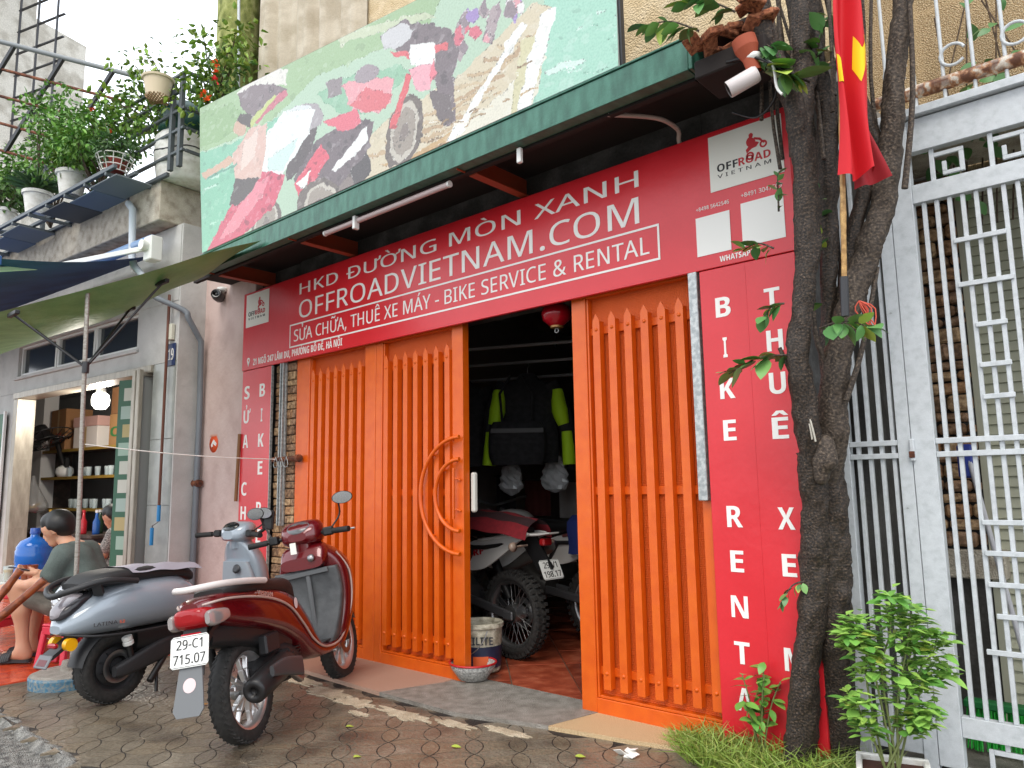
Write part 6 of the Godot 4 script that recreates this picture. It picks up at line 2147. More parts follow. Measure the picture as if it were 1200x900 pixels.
func make_grey_scooter() -> void:
	var gp := paint(C8(146, 156, 166), 0.3)
	var dark := mat(C8(36, 36, 38), 0.5)
	var a := 1.79
	var t := thing("motor_scooter", "grey rounded electric scooter parked on the left, behind the red one", "scooter", V(-4.92, 0, 1.60), a, "parked scooters")
	t.basis = t.basis * Basis(Vector3.RIGHT, -0.02)
	wheel(t, V(0, 0.215, 0), 0.215, 0.12, 0.14, m.darksteel, "disc")
	var dsk := S()
	lathe(dsk, [Vector2(0.095, 0), Vector2(0.06, 0.001), Vector2(0.06, -0.003), Vector2(0.095, -0.003)], Transform3D(AXZ, V(0, 0.215, 0.07)), 28)
	put("brake_disc", dsk, m.steel, t)
	wheel(t, V(1.28, 0.205, 0), 0.205, 0.11, 0.135, m.darksteel, "disc")
	var st := S()
	loft_x(st, [[-0.35, 0.455, 0.50, 0.05, 0.7], [-0.30, 0.435, 0.575, 0.11, 0.75], [-0.18, 0.425, 0.665, 0.165, 0.8], [0.0, 0.42, 0.72, 0.20, 0.8], [0.2, 0.42, 0.735, 0.205, 0.8], [0.38, 0.415, 0.71, 0.185, 0.75], [0.52, 0.34, 0.60, 0.15, 0.7], [0.62, 0.24, 0.40, 0.145, 0.6], [0.80, 0.225, 0.31, 0.14, 0.6], [0.95, 0.24, 0.33, 0.13, 0.6]], 28)
	put("body_panel", st, gp, t)
	# dark vents and lower edge
	for s: float in [-1.0, 1.0]:
		st = S()
		plate(st, smooth_pl([-0.24, 0.60, -0.12, 0.655, -0.02, 0.66, -0.10, 0.61, -0.20, 0.575], 3), 0.006, Transform3D(Basis(Vector3.UP, s * -0.25), V(-0.01, 0.0, s * 0.158)))
		put("vent", st, m.black, t)
		st = S()
		tube(st, curve([V(-0.34, 0.452, s * 0.05), V(-0.2, 0.428, s * 0.15), V(0.0, 0.418, s * 0.185), V(0.3, 0.416, s * 0.185)], 5), 0.008, 6)
		put("edge_trim", st, dark, t)
	letters("lettering", "LATINA", 0.0, 0.13, 0.0, 0.02, 0.0, m.chrome, t, false, Transform3D(Basis(V(0.98, 0, 0.2).normalized(), V(0, 1, 0), V(-0.2, 0, 0.98).normalized()), V(-0.23, 0.485, 0.172)))
	letters("lettering", "S2", 0.0, 0.03, 0.0, 0.016, 0.0, mat(C8(200, 90, 60), 0.4), t, true, Transform3D(Basis(V(0.98, 0, 0.2).normalized(), V(0, 1, 0), V(-0.2, 0, 0.98).normalized()), V(-0.09, 0.485, 0.198)))
	# seat, grab rail
	st = S()
	loft_x(st, [[-0.27, 0.685, 0.725, 0.09], [-0.16, 0.69, 0.775, 0.15], [0.05, 0.70, 0.79, 0.16], [0.25, 0.70, 0.785, 0.15], [0.42, 0.69, 0.765, 0.12], [0.50, 0.66, 0.72, 0.08]])
	put("seat", st, mat(C8(30, 29, 30), 0.6), t)
	st = S()
	sheet(st, 16, 8, func(u: float, v: float) -> Vector3:
		var x := lerpf(0.0, 0.5, u)
		var z := lerpf(-0.17, 0.17, v)
		return V(x, 0.797 - 0.035 * pow(absf(z) / 0.17, 3) - 0.02 * u * u + 0.004 * sin(u * 14 + v * 9), z))
	put("seat_cover", st, mat(C8(150, 146, 156), 0.6), t)
	st = S()
	tube(st, curve([V(0.02, 0.715, 0.19), V(-0.18, 0.735, 0.18), V(-0.33, 0.70, 0.12), V(-0.38, 0.665, 0.0), V(-0.33, 0.70, -0.12), V(-0.18, 0.735, -0.18), V(0.02, 0.715, -0.19)], 6), 0.018, 10)
	for s: float in [-1.0, 1.0]: bar(st, V(-0.18, 0.66, s * 0.13), V(-0.22, 0.725, s * 0.165), 0.05, 0.03)
	put("grab_rail", st, dark, t)
	# tail lamp
	st = S()
	loft_x(st, [[-0.365, 0.53, 0.56, 0.03], [-0.34, 0.53, 0.60, 0.07], [-0.28, 0.56, 0.645, 0.09], [-0.20, 0.62, 0.68, 0.09]])
	put("tail_lamp", st, mat(C8(48, 46, 50), 0.2), t)
	st = S()
	loft_x(st, [[-0.370, 0.54, 0.56, 0.02], [-0.348, 0.545, 0.60, 0.055], [-0.28, 0.59, 0.652, 0.07], [-0.235, 0.635, 0.672, 0.065]])
	put("lamp_lens", st, mat(C8(128, 122, 126), 0.08), t)
	# hugger with plate holder
	st = S()
	var rings := []
	for i in 10:
		var an := lerpf(1.7, 2.95, i / 9.0)
		var c := V(cos(an) * 0.245, 0.205 + sin(an) * 0.245, 0)
		var d := V(cos(an), sin(an), 0)
		var rg := PackedVector3Array()
		for k in 6:
			var q := PI * k / 5.0
			rg.append(c + d * (sin(q) * 0.03 - 0.02) + V(0, 0, -cos(q) * 0.068))
		rings.append(rg)
	skin(st, rings, false, false)
	bar(st, V(-0.24, 0.43, 0), V(-0.39, 0.33, 0), 0.10, 0.02)
	put("mudguard", st, dark, t)
	st = S()
	box(st, V(-0.405, 0.315, 0), V(0.01, 0.075, 0.12), Basis(Vector3.BACK, -0.5), 0.004)
	put("plate_holder", st, mat(C8(96, 96, 100), 0.4), t)
	st = S()
	box(st, V(-0.412, 0.311, 0), V(0.004, 0.035, 0.08), Basis(Vector3.BACK, -0.5), 0.001)
	put("plate_print", st, mat(C8(90, 20, 26), 0.4), t)
	for s: float in [-1.0, 1.0]:
		st = S()
		tube(st, [V(-0.30, 0.395, s * 0.05), V(-0.30, 0.395, s * 0.085)], 0.036, 20)
		put("reflector", st, mat(C8(236, 170, 20), 0.2), t)
	st = S()
	box(st, V(-0.385, 0.40, 0.05), V(0.03, 0.028, 0.07), Basis(), 0.008)
	put("indicator", st, mat(C8(150, 24, 34), 0.2), t)
	# swing arm cover, shock absorber
	st = S()
	loft_x(st, [[-0.05, 0.165, 0.225, 0.022], [0.02, 0.16, 0.25, 0.03], [0.18, 0.19, 0.31, 0.032], [0.30, 0.22, 0.34, 0.03], [0.44, 0.27, 0.33, 0.025]])
	put("swing_arm", st, mat(C8(42, 42, 44), 0.5), t, xf(V(0, 0, 0.105)))
	st = S()
	tube(st, [V(0.30, 0.24, 0.10), V(0.16, 0.10, 0.14)], 0.02, 8)
	tube(st, [V(0.22, 0.15, 0.12), V(0.20, 0.03, 0.15)], 0.01, 8)
	put("centre_stand", st, m.black, t)
	st = S()
	tube(st, [V(0.06, 0.26, 0.10), V(0.03, 0.36, 0.10)], 0.018, 10)
	put("shock_absorber", st, m.black, t)
	st = S()
	lathe(st, [Vector2(0, 0), Vector2(0.03, 0), Vector2(0.032, 0.02), Vector2(0.024, 0.024), Vector2(0.03, 0.03), Vector2(0.03, 0.05), Vector2(0, 0.055)], Transform3D(Basis(Vector3.BACK, 0.3), V(0.04, 0.335, 0.10)), 16, true)
	put("shock_cap", st, m.white, t)
	st = S()
	loft_x(st, [[0.1, 0.28, 0.42, 0.10], [0.35, 0.24, 0.42, 0.12], [0.55, 0.22, 0.36, 0.12]])
	put("battery_case", st, m.black, t)
	# leg shield, steering head
	st = S()
	loft_y(st, [[0.25, 0.93, 1.02, 0.13], [0.36, 0.95, 1.06, 0.165], [0.52, 0.965, 1.10, 0.19], [0.66, 0.95, 1.09, 0.19], [0.78, 0.92, 1.06, 0.16], [0.86, 0.90, 1.02, 0.11], [0.90, 0.90, 1.0, 0.07]])
	put("leg_shield", st, gp, t)
	st = S()
	loft_y(st, [[0.34, 0.93, 0.97, 0.13, 0.4], [0.5, 0.935, 0.985, 0.155, 0.4], [0.62, 0.925, 0.975, 0.155, 0.4], [0.74, 0.90, 0.95, 0.12, 0.4]])
	put("inner_panel", st, mat(C8(150, 158, 166), 0.4), t)
	st = S()
	bar(st, V(0.925, 0.60, -0.10), V(0.925, 0.61, 0.11), 0.02, 0.012)
	put("slot", st, m.black, t)
	st = S()
	lathe(st, [Vector2(0.034, 0), Vector2(0.03, 0.012), Vector2(0.016, 0.014), Vector2(0, 0.008)], Transform3D(Basis(V(0, 0, 1), V(-0.95, 0.3, 0).normalized(), V(0.3, 0.95, 0).normalized()), V(0.905, 0.69, 0.03)), 18)
	put("ignition", st, m.darksteel, t)
	st = S()
	loft_x(st, [[0.84, 0.90, 0.96, 0.05], [0.87, 0.885, 0.99, 0.10], [0.93, 0.88, 1.02, 0.125], [1.0, 0.88, 1.02, 0.11], [1.06, 0.90, 0.98, 0.06]])
	tube(st, [V(0.95, 0.84, 0), V(0.94, 0.92, 0)], 0.06, 12)
	put("steering_head", st, gp, t)
	st = S()
	lathe(st, [Vector2(0.05, 0.0), Vector2(0.045, 0.012), Vector2(0, 0.010)], Transform3D(Basis(V(0, 0, 1), V(-0.72, 0.7, 0).normalized(), V(0.7, 0.72, 0).normalized()) * Basis.from_scale(V(1.5, 1, 0.9)), V(0.875, 0.985, 0)), 20)
	put("display", st, mat(C8(26, 28, 30), 0.1), t)
	st = S()
	tube(st, curve([V(0.84, 0.93, -0.33), V(0.92, 0.94, -0.12), V(0.93, 0.94, 0.0), V(0.92, 0.94, 0.12), V(0.84, 0.93, 0.33)], 4), 0.012, 8)
	put("handlebar", st, m.black, t)
	for s: float in [-1.0, 1.0]:
		st = S()
		tube(st, [V(0.84, 0.93, s * 0.33), V(0.885, 0.936, s * 0.21)], 0.019, 10)
		put("grip", st, m.rubber, t)
		st = S()
		box(st, V(0.90, 0.94, s * 0.165), V(0.05, 0.05, 0.06), Basis(), 0.01)
		put("switch_housing", st, m.black, t)
	mirror(t, V(0.92, 0.96, 0.18), V(0.93, 1.05, 0.24), 1.0)
	st = S()
	box(st, V(0.97, 1.03, 0.27), V(0.03, 0.14, 0.09), Basis.from_euler(V(0.1, 0.2, 0)), 0.01)
	tube(st, [V(0.95, 0.94, 0.2), V(0.97, 0.98, 0.26)], 0.012, 6)
	put("phone_holder", st, m.black, t)
	st = S()
	loft_x(st, [[1.08, 0.34, 0.42, 0.05], [1.18, 0.36, 0.46, 0.085], [1.32, 0.36, 0.46, 0.085], [1.45, 0.30, 0.38, 0.05]])
	put("front_mudguard", st, gp, t)
	for s: float in [-1.0, 1.0]:
		st = S()
		tube(st, [V(1.28, 0.205, s * 0.075), V(1.1, 0.6, s * 0.06)], 0.022, 8)
		put("fork_leg", st, dark, t)

# ---------------------------------------------------------------- trail motorcycles in the workshop
func make_dirt_bikes() -> void:
	var white := mat(C8(196, 194, 190), 0.35)
	var dark := mat(C8(36, 35, 35), 0.5, 0.2)
	var src: Node3D
	for k in 2:
		var label: String = ["white trail motorcycle with a red blanket over the saddle inside the doorway", "second trail motorcycle with a blue cloth standing behind the white one"][k]
		var at: Vector3 = [V(-3.68, 0.03, -0.68), V(-3.42, 0.03, -1.42)][k]
		var turn: float = [PI - 0.12, PI + 0.06][k]
		var t := thing("trail_motorcycle", label, "motorcycle", at, turn, "trail motorcycles in the workshop")
		wheel(t, V(0, 0.30, 0), 0.30, 0.11, 0.235, m.steel, "knobby")
		wheel(t, V(1.38, 0.33, 0), 0.33, 0.085, 0.27, m.steel, "knobby")
		var st := S()
		for s: float in [-1.0, 1.0]:
			bar(st, V(-0.05, 0.30, s * 0.085), V(0.58, 0.40, s * 0.075), 0.03, 0.06, Vector3.UP, 0.006)
			box(st, V(-0.03, 0.30, s * 0.095), V(0.10, 0.06, 0.02), Basis(), 0.008)
		put("swing_arm", st, mat(C8(92, 92, 94), 0.4, 0.5), t)
		st = S()
		lathe(st, [Vector2(0.11, -0.003), Vector2(0.07, -0.003), Vector2(0.07, 0.003), Vector2(0.11, 0.003), Vector2(0.11, -0.003)], Transform3D(AXZ, V(0, 0.30, 0.075)), 26, true)
		lathe(st, [Vector2(0, -0.05), Vector2(0.065, -0.05), Vector2(0.065, 0.05), Vector2(0, 0.06)], Transform3D(AXZ, V(0, 0.30, 0)), 20, true)
		put("rear_hub", st, m.steel, t)
		# frame, engine
		st = S()
		for s: float in [-1.0, 1.0]:
			tube(st, curve([V(-0.1, 0.82, s * 0.07), V(0.35, 0.76, s * 0.1), V(0.85, 0.86, s * 0.08), V(1.02, 0.92, 0)], 4), 0.016, 8)
			tube(st, [V(0.35, 0.76, s * 0.1), V(0.55, 0.42, s * 0.08), V(0.6, 0.3, s * 0.09), V(0.9, 0.3, s * 0.07), V(1.02, 0.88, s * 0.02)], 0.018, 8)
		put("frame", st, dark, t)
		st = S()
		loft_x(st, [[0.48, 0.32, 0.46, 0.10], [0.62, 0.28, 0.55, 0.13], [0.78, 0.28, 0.62, 0.12], [0.9, 0.32, 0.56, 0.08]])
		for i in 6: box(st, V(0.76, 0.56 + i * 0.02, 0), V(0.14, 0.008, 0.16))
		put("engine", st, mat(C8(70, 68, 66), 0.5, 0.4), t)
		# rear plastics
		for s: float in [-1.0, 1.0]:
			st = S()
			plate(st, smooth_pl([-0.26, 0.885, -0.12, 0.90, 0.12, 0.855, 0.42, 0.80, 0.46, 0.70, 0.40, 0.60, 0.22, 0.62, 0.06, 0.70, -0.14, 0.82], 4), 0.012, Transform3D(Basis(Vector3.RIGHT, s * -0.12) * Basis(Vector3.UP, s * 0.04), V(0, 0.0, s * 0.185 - s * 0.0)))
			var sp := put("side_panel", st, white, t)
			if k == 0:
				letters("lettering", "CRF", 0.0, 0.2, 0.0, 0.05, 0.0, mat(C8(170, 24, 34), 0.4), sp, true, Transform3D(Basis(V(-0.97, 0.2, 0) if s > 0 else V(-0.97, 0.2, 0), V(0.2, 0.97, 0), V(0, 0, -s)), V(0.42, 0.68, s * 0.1)) if s < 0 else Transform3D(Basis(V(0.97, -0.2, 0), V(0.2, 0.97, 0), V(0, 0, 1)), V(0.2, 0.74, 0.112)))
		st = S()
		loft_x(st, [[-0.42, 0.885, 0.895, 0.05, 0.5], [-0.3, 0.865, 0.885, 0.075, 0.5], [-0.05, 0.85, 0.875, 0.09, 0.5], [0.3, 0.80, 0.83, 0.10, 0.5]])
		put("rear_mudguard", st, white if k == 0 else mat(C8(110, 60, 56), 0.5), t)
		st = S()
		loft_x(st, [[-0.16, 0.875, 0.92, 0.06], [0.1, 0.86, 0.95, 0.10], [0.45, 0.83, 0.935, 0.11], [0.75, 0.86, 0.96, 0.08]])
		put("seat", st, m.black, t)
		st = S()
		loft_x(st, [[0.62, 0.66, 0.9, 0.06], [0.75, 0.62, 1.0, 0.12], [0.92, 0.62, 1.02, 0.14], [1.04, 0.7, 0.96, 0.10]])
		put("fuel_tank", st, white, t)
		# silencer
		st = S()
		tube(st, [V(-0.24, 0.78, 0.16), V(-0.2, 0.77, 0.16), V(0.2, 0.62, 0.15), V(0.32, 0.57, 0.14)], [0.03, 0.045, 0.05, 0.025], 14)
		put("silencer", st, mat(C8(120, 116, 110), 0.4, 0.6), t)
		# plate, lamp, indicators
		st = S()
		bar(st, V(-0.2, 0.84, 0), V(-0.36, 0.62, 0), 0.10, 0.02, V(0, 0, 1))
		bar(st, V(-0.14, 0.84, 0.0), V(-0.31, 0.66, 0.0), 0.012, 0.12, V(0, 1, 0))
		put("plate_bracket", st, m.black, t)
		plate_text(t, V(-0.385, 0.64, 0), Basis(V(0, 0, 1), V(0.42, 0.91, 0).normalized(), V(-0.91, 0.42, 0).normalized()), 0.19, 0.14, ["29-V1", "29-B1"][k], ["198.17", "042.63"][k])
		put("tail_lamp", block_of(V(-0.36, 0.80, -0.045), V(-0.31, 0.85, 0.045), 0.01), mat(C8(150, 20, 24), 0.15), t)
		for s: float in [-1.0, 1.0]:
			st = S()
			tube(st, [V(-0.2, 0.80, s * 0.05), V(-0.2, 0.795, s * 0.17)], 0.008, 6)
			lathe(st, [Vector2(0, -0.02), Vector2(0.03, -0.015), Vector2(0.034, 0.01), Vector2(0, 0.025)], Transform3D(Basis(V(0, 0, 1), V(-1, 0, 0), V(0, 1, 0)), V(-0.2, 0.795, s * 0.19)), 16)
			put("indicator", st, mat(C8(150, 130, 116) if k == 0 else C8(190, 110, 30), 0.2), t)
		# fork and bars
		st = S()
		for s: float in [-1.0, 1.0]: tube(st, [V(1.38, 0.33, s * 0.09), V(1.06, 1.02, s * 0.09)], [0.028, 0.022], 10)
		tube(st, [V(1.02, 1.12, -0.38), V(1.08, 1.05, 0), V(1.02, 1.12, 0.38)], 0.012, 8)
		put("fork_and_handlebar", st, m.steel, t)
		st = S()
		loft_x(st, [[1.1, 0.72, 0.75, 0.06], [1.35, 0.76, 0.78, 0.07], [1.65, 0.66, 0.675, 0.04]])
		put("front_mudguard", st, white, t)
		st = S()
		for s: float in [-1.0, 1.0]: tube(st, [V(0.05, 0.40, 0.0), V(0.28, 0.76, 0.0)], 0.035, 10)
		put("shock_absorber", st, m.black, t)
	# red blanket with dark stripes over the first saddle
	var b := thing("blanket", "red blanket with dark stripes thrown over the white trail motorcycle", "blanket", V(-3.68, 0.03, -0.68), PI - 0.12)
	var cols := [C8(130, 22, 34), C8(52, 26, 30), C8(130, 22, 34), C8(52, 26, 30), C8(130, 22, 34)]
	for i in 5:
		var st2 := S()
		sheet(st2, 22, 5, func(u: float, v: float) -> Vector3:
			var x := lerpf(-0.26, 1.0, u)
			var s := lerpf(-1.0, 1.0, (i + v) / 5.0)
			var top := 1.015 + 0.02 * sin(x * 5.0) - 0.10 * maxf(0.0, -x - 0.05) + 0.006 * sin(x * 22.0 + s * 3.0)
			var w := lerpf(0.14, 0.23, smoothstep(-0.26, 0.2, x))
			return V(x + 0.012 * sin(s * 7.0), top - 0.13 * pow(absf(s), 2.2), s * w + 0.008 * sin(x * 16.0) * absf(s)))
		put("stripe", st2, tint(tmat(ramp_tex(64, 0.1, 121 + i, [[0.3, C8(220, 220, 220)], [0.7, C8(255, 255, 255)]], 0.2), 0.9, 4.0), cols[i]), b)
	var bc := thing("blue_cloth", "dark blue cloth hanging over the rear of the second trail motorcycle", "cloth", V(-3.42, 0.03, -1.42), PI + 0.06)
	var st3 := S()
	sheet(st3, 16, 14, func(u: float, v: float) -> Vector3:
		var x := lerpf(-0.36, 0.2, u)
		var s := lerpf(-1.0, 1.0, v)
		var drop := 0.42 * maxf(0.0, absf(s) - 0.3)
		return V(x + 0.012 * sin(s * 9.0), 0.985 - drop + 0.01 * sin(u * 12.0), clampf(s, -0.4, 0.4) * 0.42 + 0.014 * sin(u * 14.0 + s * 2.0)))
	put("sheet", st3, mat(C8(28, 46, 110), 0.85), bc)

# ---------------------------------------------------------------- workshop contents
func jacket(t: Node3D, body: Material, accent: Material) -> void:
	var st := S()
	var secs := []
	for e: Array in [[-0.72, 0.25, 0.10], [-0.55, 0.26, 0.11], [-0.3, 0.25, 0.12], [-0.12, 0.235, 0.11], [-0.04, 0.20, 0.09], [0.0, 0.10, 0.06], [0.05, 0.07, 0.055]]:
		var rg := PackedVector3Array()
		for i in 18:
			var a := -TAU * i / 18
			rg.append(V(cos(a) * e[1] * (1 + 0.03 * sin(a * 5.0 + e[0] * 9.0)), e[0], sin(a) * e[2]))
		secs.append(rg)
	skin(st, secs)
	put("torso", st, body, t)
	for s: float in [-1.0, 1.0]:
		st = S()
		tube(st, curve([V(s * 0.19, -0.05, 0), V(s * 0.29, -0.25, 0.03), V(s * 0.33, -0.48, 0.04), V(s * 0.34, -0.72, 0.05)], 4), lerp_list([0.085, 0.075, 0.065, 0.055], 13), 12)
		var sl := put("sleeve", st, body, t)
		if accent != null:
			st = S()
			tube(st, curve([V(s * 0.25, -0.10, 0.055), V(s * 0.27, -0.28, 0.075), V(s * 0.30, -0.4, 0.078)], 4), lerp_list([0.05, 0.072, 0.05], 9), 10)
			put("accent", st, accent, sl)
			st = S()
			tube(st, [V(s * 0.325, -0.46, 0.068), V(s * 0.342, -0.74, 0.075)], [0.05, 0.058], 10)
			put("cuff", st, accent, sl)
	st = S()
	tube(st, [V(0, 0.03, 0), V(0, 0.10, 0), V(0.02, 0.13, 0), V(0, 0.15, 0)], 0.004, 5)
	put("hanger", st, m.steel, t)

func make_workshop() -> void:
	var bk := tmat(ramp_tex(128, 0.05, 131, [[0.3, C8(24, 24, 26)], [0.7, C8(38, 38, 40)]], 0.3), 0.9, 3.0)
	var neon := mat(C8(170, 214, 20), 0.7)
	# hanging rails
	var r := thing("clothes_rail", "grey steel clothes rails hung below the workshop ceiling", "rail", V(-4.2, 2.45, -1.6))
	for k in 3:
		var st := S()
		tube(st, [V(-1.2, 0.0 - k * 0.1, 0.8 - k * 0.3), V(1.5, 0.0 - k * 0.1, -0.3 - k * 0.3)], 0.014, 8)
		put("rail", st, mat(C8(170, 172, 172), 0.4), r)
	for x: float in [-0.9, 0.3, 1.3]:
		var st := S()
		tube(st, [V(x, 0.85, 0.68 - (x + 1.2) * 0.4), V(x, -0.02, 0.68 - (x + 1.2) * 0.4)], 0.008, 6)
		put("hanger_rod", st, m.darksteel, r)
	var jk := [[V(-4.14, 2.16, -1.42), 0.72, true, "black riding jacket with neon yellow sleeves hanging in the doorway"], [V(-4.72, 2.14, -1.2), 0.6, false, "plain black jacket hanging left of the neon jacket"], [V(-5.1, 2.14, -1.0), 0.75, false, "plain black jacket hanging farthest left on the rail"], [V(-3.75, 2.10, -2.1), 0.5, false, "dark jacket hanging right of and behind the neon jacket"]]
	for e: Array in jk:
		var j := thing("jacket", e[3], "jacket", e[0], e[1], "jackets on the workshop rail")
		jacket(j, bk, neon if e[2] else null)
	# dark bag in front of the neon jacket
	var pk := thing("backpack", "black bag hanging in front of the neon jacket", "bag", V(-4.10, 1.42, -1.22), 0.72)
	var st := S()
	loft_y(st, [[0.0, -0.07, 0.07, 0.21], [0.1, -0.09, 0.09, 0.24], [0.28, -0.09, 0.09, 0.235], [0.36, -0.05, 0.05, 0.2]])
	put("body", st, bk, pk, Transform3D(Basis(Vector3.UP, PI / 2), Vector3.ZERO))
	put("flap", block_of(V(-0.22, 0.26, 0.088), V(0.22, 0.30, 0.098), 0.004), mat(C8(70, 70, 70), 0.6), pk)
	for s: float in [-1.0, 1.0]:
		st = S()
		tube(st, [V(s * 0.12, 0.34, 0.03), V(s * 0.14, 0.6, 0.0), V(s * 0.05, 0.76, -0.06)], 0.012, 6)
		put("strap", st, bk, pk)
	# plastic bags hanging below
	var clear := mat(C8(196, 198, 198), 0.25)
	for i in 4:
		var at: Vector3 = [V(-4.42, 1.16, -1.5), V(-4.12, 1.18, -1.75), V(-3.72, 1.22, -2.05), V(-3.55, 1.30, -2.3)][i]
		var bg := thing("plastic_bag", ["crumpled grey plastic bag hanging lowest left below the jackets", "crumpled grey plastic bag hanging between the two other bags", "crumpled plastic bag hanging right of the jackets", "crumpled plastic bag hanging farthest right at the doorway edge"][i], "bag", at, rng.randf() * 3.0, "plastic bags in the workshop")
		st = S()
		var nz := FastNoiseLite.new()
		nz.seed = 40 + i
		nz.frequency = 2.0
		sheet(st, 18, 12, func(u: float, v: float) -> Vector3:
			var a := u * TAU
			var rr := 0.11 * sin(PI * pow(v, 0.6)) + 0.012
			rr *= 1.0 + nz.get_noise_2d(cos(a) * 2.0 + v * 3.0, sin(a) * 2.0 + v) * 0.5
			return V(cos(a) * rr, v * 0.38, sin(a) * rr * 0.7), false, -1)
		put("film", st, clear, bg)
	# towels and rags on a line, bright things at the back
	var cl := [[V(-4.55, 0.92, -2.6), 0.30, 0.36, C8(170, 168, 164), "pale towel hanging at the back right of the doorway"], [V(-4.86, 0.94, -2.4), 0.26, 0.36, C8(96, 40, 36), "dark red towel hanging beside the pale towel"], [V(-5.2, 0.95, -2.3), 0.2, 0.4, C8(60, 58, 60), "dark grey rag hanging left of the red towel"], [V(-3.95, 0.90, -2.7), 0.18, 0.75, C8(190, 190, 186), "long white cloth hanging by the right gate leaf"]]
	for e: Array in cl:
		var tw := thing("hanging_cloth", e[4], "cloth", e[0], 0.7, "cloths hanging in the workshop")
		st = S()
		for sd in 2:
			sheet(st, 12, 8, func(u: float, v: float) -> Vector3:
				return V((u - 0.5) * e[1], (v if sd == 0 else 1.0 - v) * e[2], 0.02 * sin(u * 11.0) + (0.004 if sd else 0.0)))
		put("cloth", st, mat(e[3], 0.9), tw)
		st = S()
		tube(st, [V(-e[1] * 0.6, e[2], 0.002), V(e[1] * 0.6, e[2], 0.002)], 0.006, 5)
		put("hanging_bar", st, m.darksteel, tw)
	# steel shelving at the back right
	var sv := thing("tool_shelf", "grey steel shelving with cartons at the back of the workshop", "shelf", V(-3.6, 0.03, -3.6), 0.3)
	for x: float in [-1.0, 1.0]:
		for z: float in [-0.2, 0.2]: put("post", block_of(V(x - 0.02, 0, z - 0.02), V(x + 0.02, 2.3, z + 0.02)), m.galv, sv)
	for y: float in [0.3, 0.95, 1.6, 2.2]: put("shelf_board", block_of(V(-0.98, y, -0.22), V(0.98, y + 0.03, 0.22)), m.galv, sv)
	for i in 9:
		var w := rng.randf_range(0.25, 0.5)
		var h := rng.randf_range(0.18, 0.42)
		var c := thing("storage_box", "carton on the workshop shelving", "box", Vector3.ZERO)
		c.transform = sv.transform * xf(V(-0.7 + (i % 3) * 0.65, [0.331, 0.981, 1.631][i / 3], 0))
		c.set_meta("label", "%s carton on the %s shelf of the steel shelving" % [["brown", "grey", "blue"][i % 3], ["lowest", "second", "third"][i / 3]])
		c.set_meta("group", "boxes on the workshop shelving")
		put("body", block_of(V(-w / 2, 0, -0.17), V(w / 2, h, 0.17), 0.005), mat([C8(120, 90, 60), C8(120, 120, 118), C8(50, 70, 100)][i % 3], 0.8), c)
		put("lid", block_of(V(-w / 2 - 0.005, h + 0.001, -0.175), V(w / 2 + 0.005, h + 0.03, 0.175), 0.003), mat([C8(130, 100, 70), C8(140, 140, 138), C8(60, 80, 110)][i % 3], 0.8), c)
	# paint bucket and basin in the doorway
	var bu := thing("paint_bucket", "dirty white paint bucket with dark blue and orange print behind the gate leaf", "bucket", V(-3.62, 0.03, -0.26))
	st = S()
	lathe(st, [Vector2(0, 0), Vector2(0.125, 0), Vector2(0.13, 0.01), Vector2(0.145, 0.28), Vector2(0.155, 0.285), Vector2(0.155, 0.31), Vector2(0.148, 0.315), Vector2(0.14, 0.3), Vector2(0.12, 0.02), Vector2(0, 0.02)], Transform3D(), 28, true)
	put("shell", st, tmat(ramp_tex(128, 0.04, 141, [[0.3, C8(140, 134, 116)], [0.7, C8(196, 190, 172)]], 0.3), 0.5, 3.0), bu)
	st = S()
	lathe(st, [Vector2(0.1345, 0.03), Vector2(0.1435, 0.17)], Transform3D(), 28)
	put("label_band", st, mat(C8(34, 42, 66), 0.4), bu)
	st = S()
	lathe(st, [Vector2(0.1350, 0.03), Vector2(0.1405, 0.11)], Transform3D(Basis(Vector3.UP, -0.45), Vector3.ZERO), 8, false, 0.75)
	put("label_patch", st, mat(C8(214, 96, 50), 0.4), bu)
	letters("lettering", "KILITE", -0.085, 0.085, 0.185, 0.05, 0.0, mat(C8(40, 44, 50), 0.5), bu, true, Transform3D(Basis(Vector3.UP, 0.72), V(0.66, 0, 0.75) * 0.146))
	st = S()
	var hp2 := []
	for i in 13: hp2.append(V(cos(PI * i / 12) * 0.155, 0.28 - sin(PI * i / 12) * 0.16, 0.10 + sin(PI * i / 12) * 0.07))
	tube(st, hp2, 0.004, 5)
	put("handle", st, m.steel, bu)
	var ba := thing("basin", "speckled white enamel basin with a red rim beside the paint bucket", "basin", V(-3.50, 0.028, -0.06))
	st = S()
	lathe(st, [Vector2(0, 0), Vector2(0.09, 0), Vector2(0.14, 0.07), Vector2(0.15, 0.10), Vector2(0.145, 0.10), Vector2(0.13, 0.06), Vector2(0.085, 0.01), Vector2(0, 0.01)], Transform3D(), 26)
	put("bowl", st, tmat(ramp_tex(128, 0.15, 142, [[0.35, C8(120, 120, 118)], [0.6, C8(200, 200, 196)]], 0.3), 0.35, 3.0), ba)
	st = S()
	var rp := []
	for i in 27: rp.append(V(cos(TAU * i / 26) * 0.15, 0.102, sin(TAU * i / 26) * 0.15))
	tube(st, rp, 0.007, 6, false)
	put("rim", st, mat(C8(190, 34, 38), 0.35), ba)
	# red lantern lamp in the doorway
	var la := thing("red_lantern", "small glossy red lantern hanging at the top of the doorway", "lantern", V(-2.80, 2.30, -0.12))
	st = S()
	lathe(st, [Vector2(0.0, -0.075), Vector2(0.035, -0.07), Vector2(0.085, -0.03), Vector2(0.095, 0.01), Vector2(0.085, 0.05), Vector2(0.05, 0.075), Vector2(0, 0.08)], Transform3D(), 26)
	put("globe", st, mat(C8(160, 14, 30), 0.15), la)
	st = S()
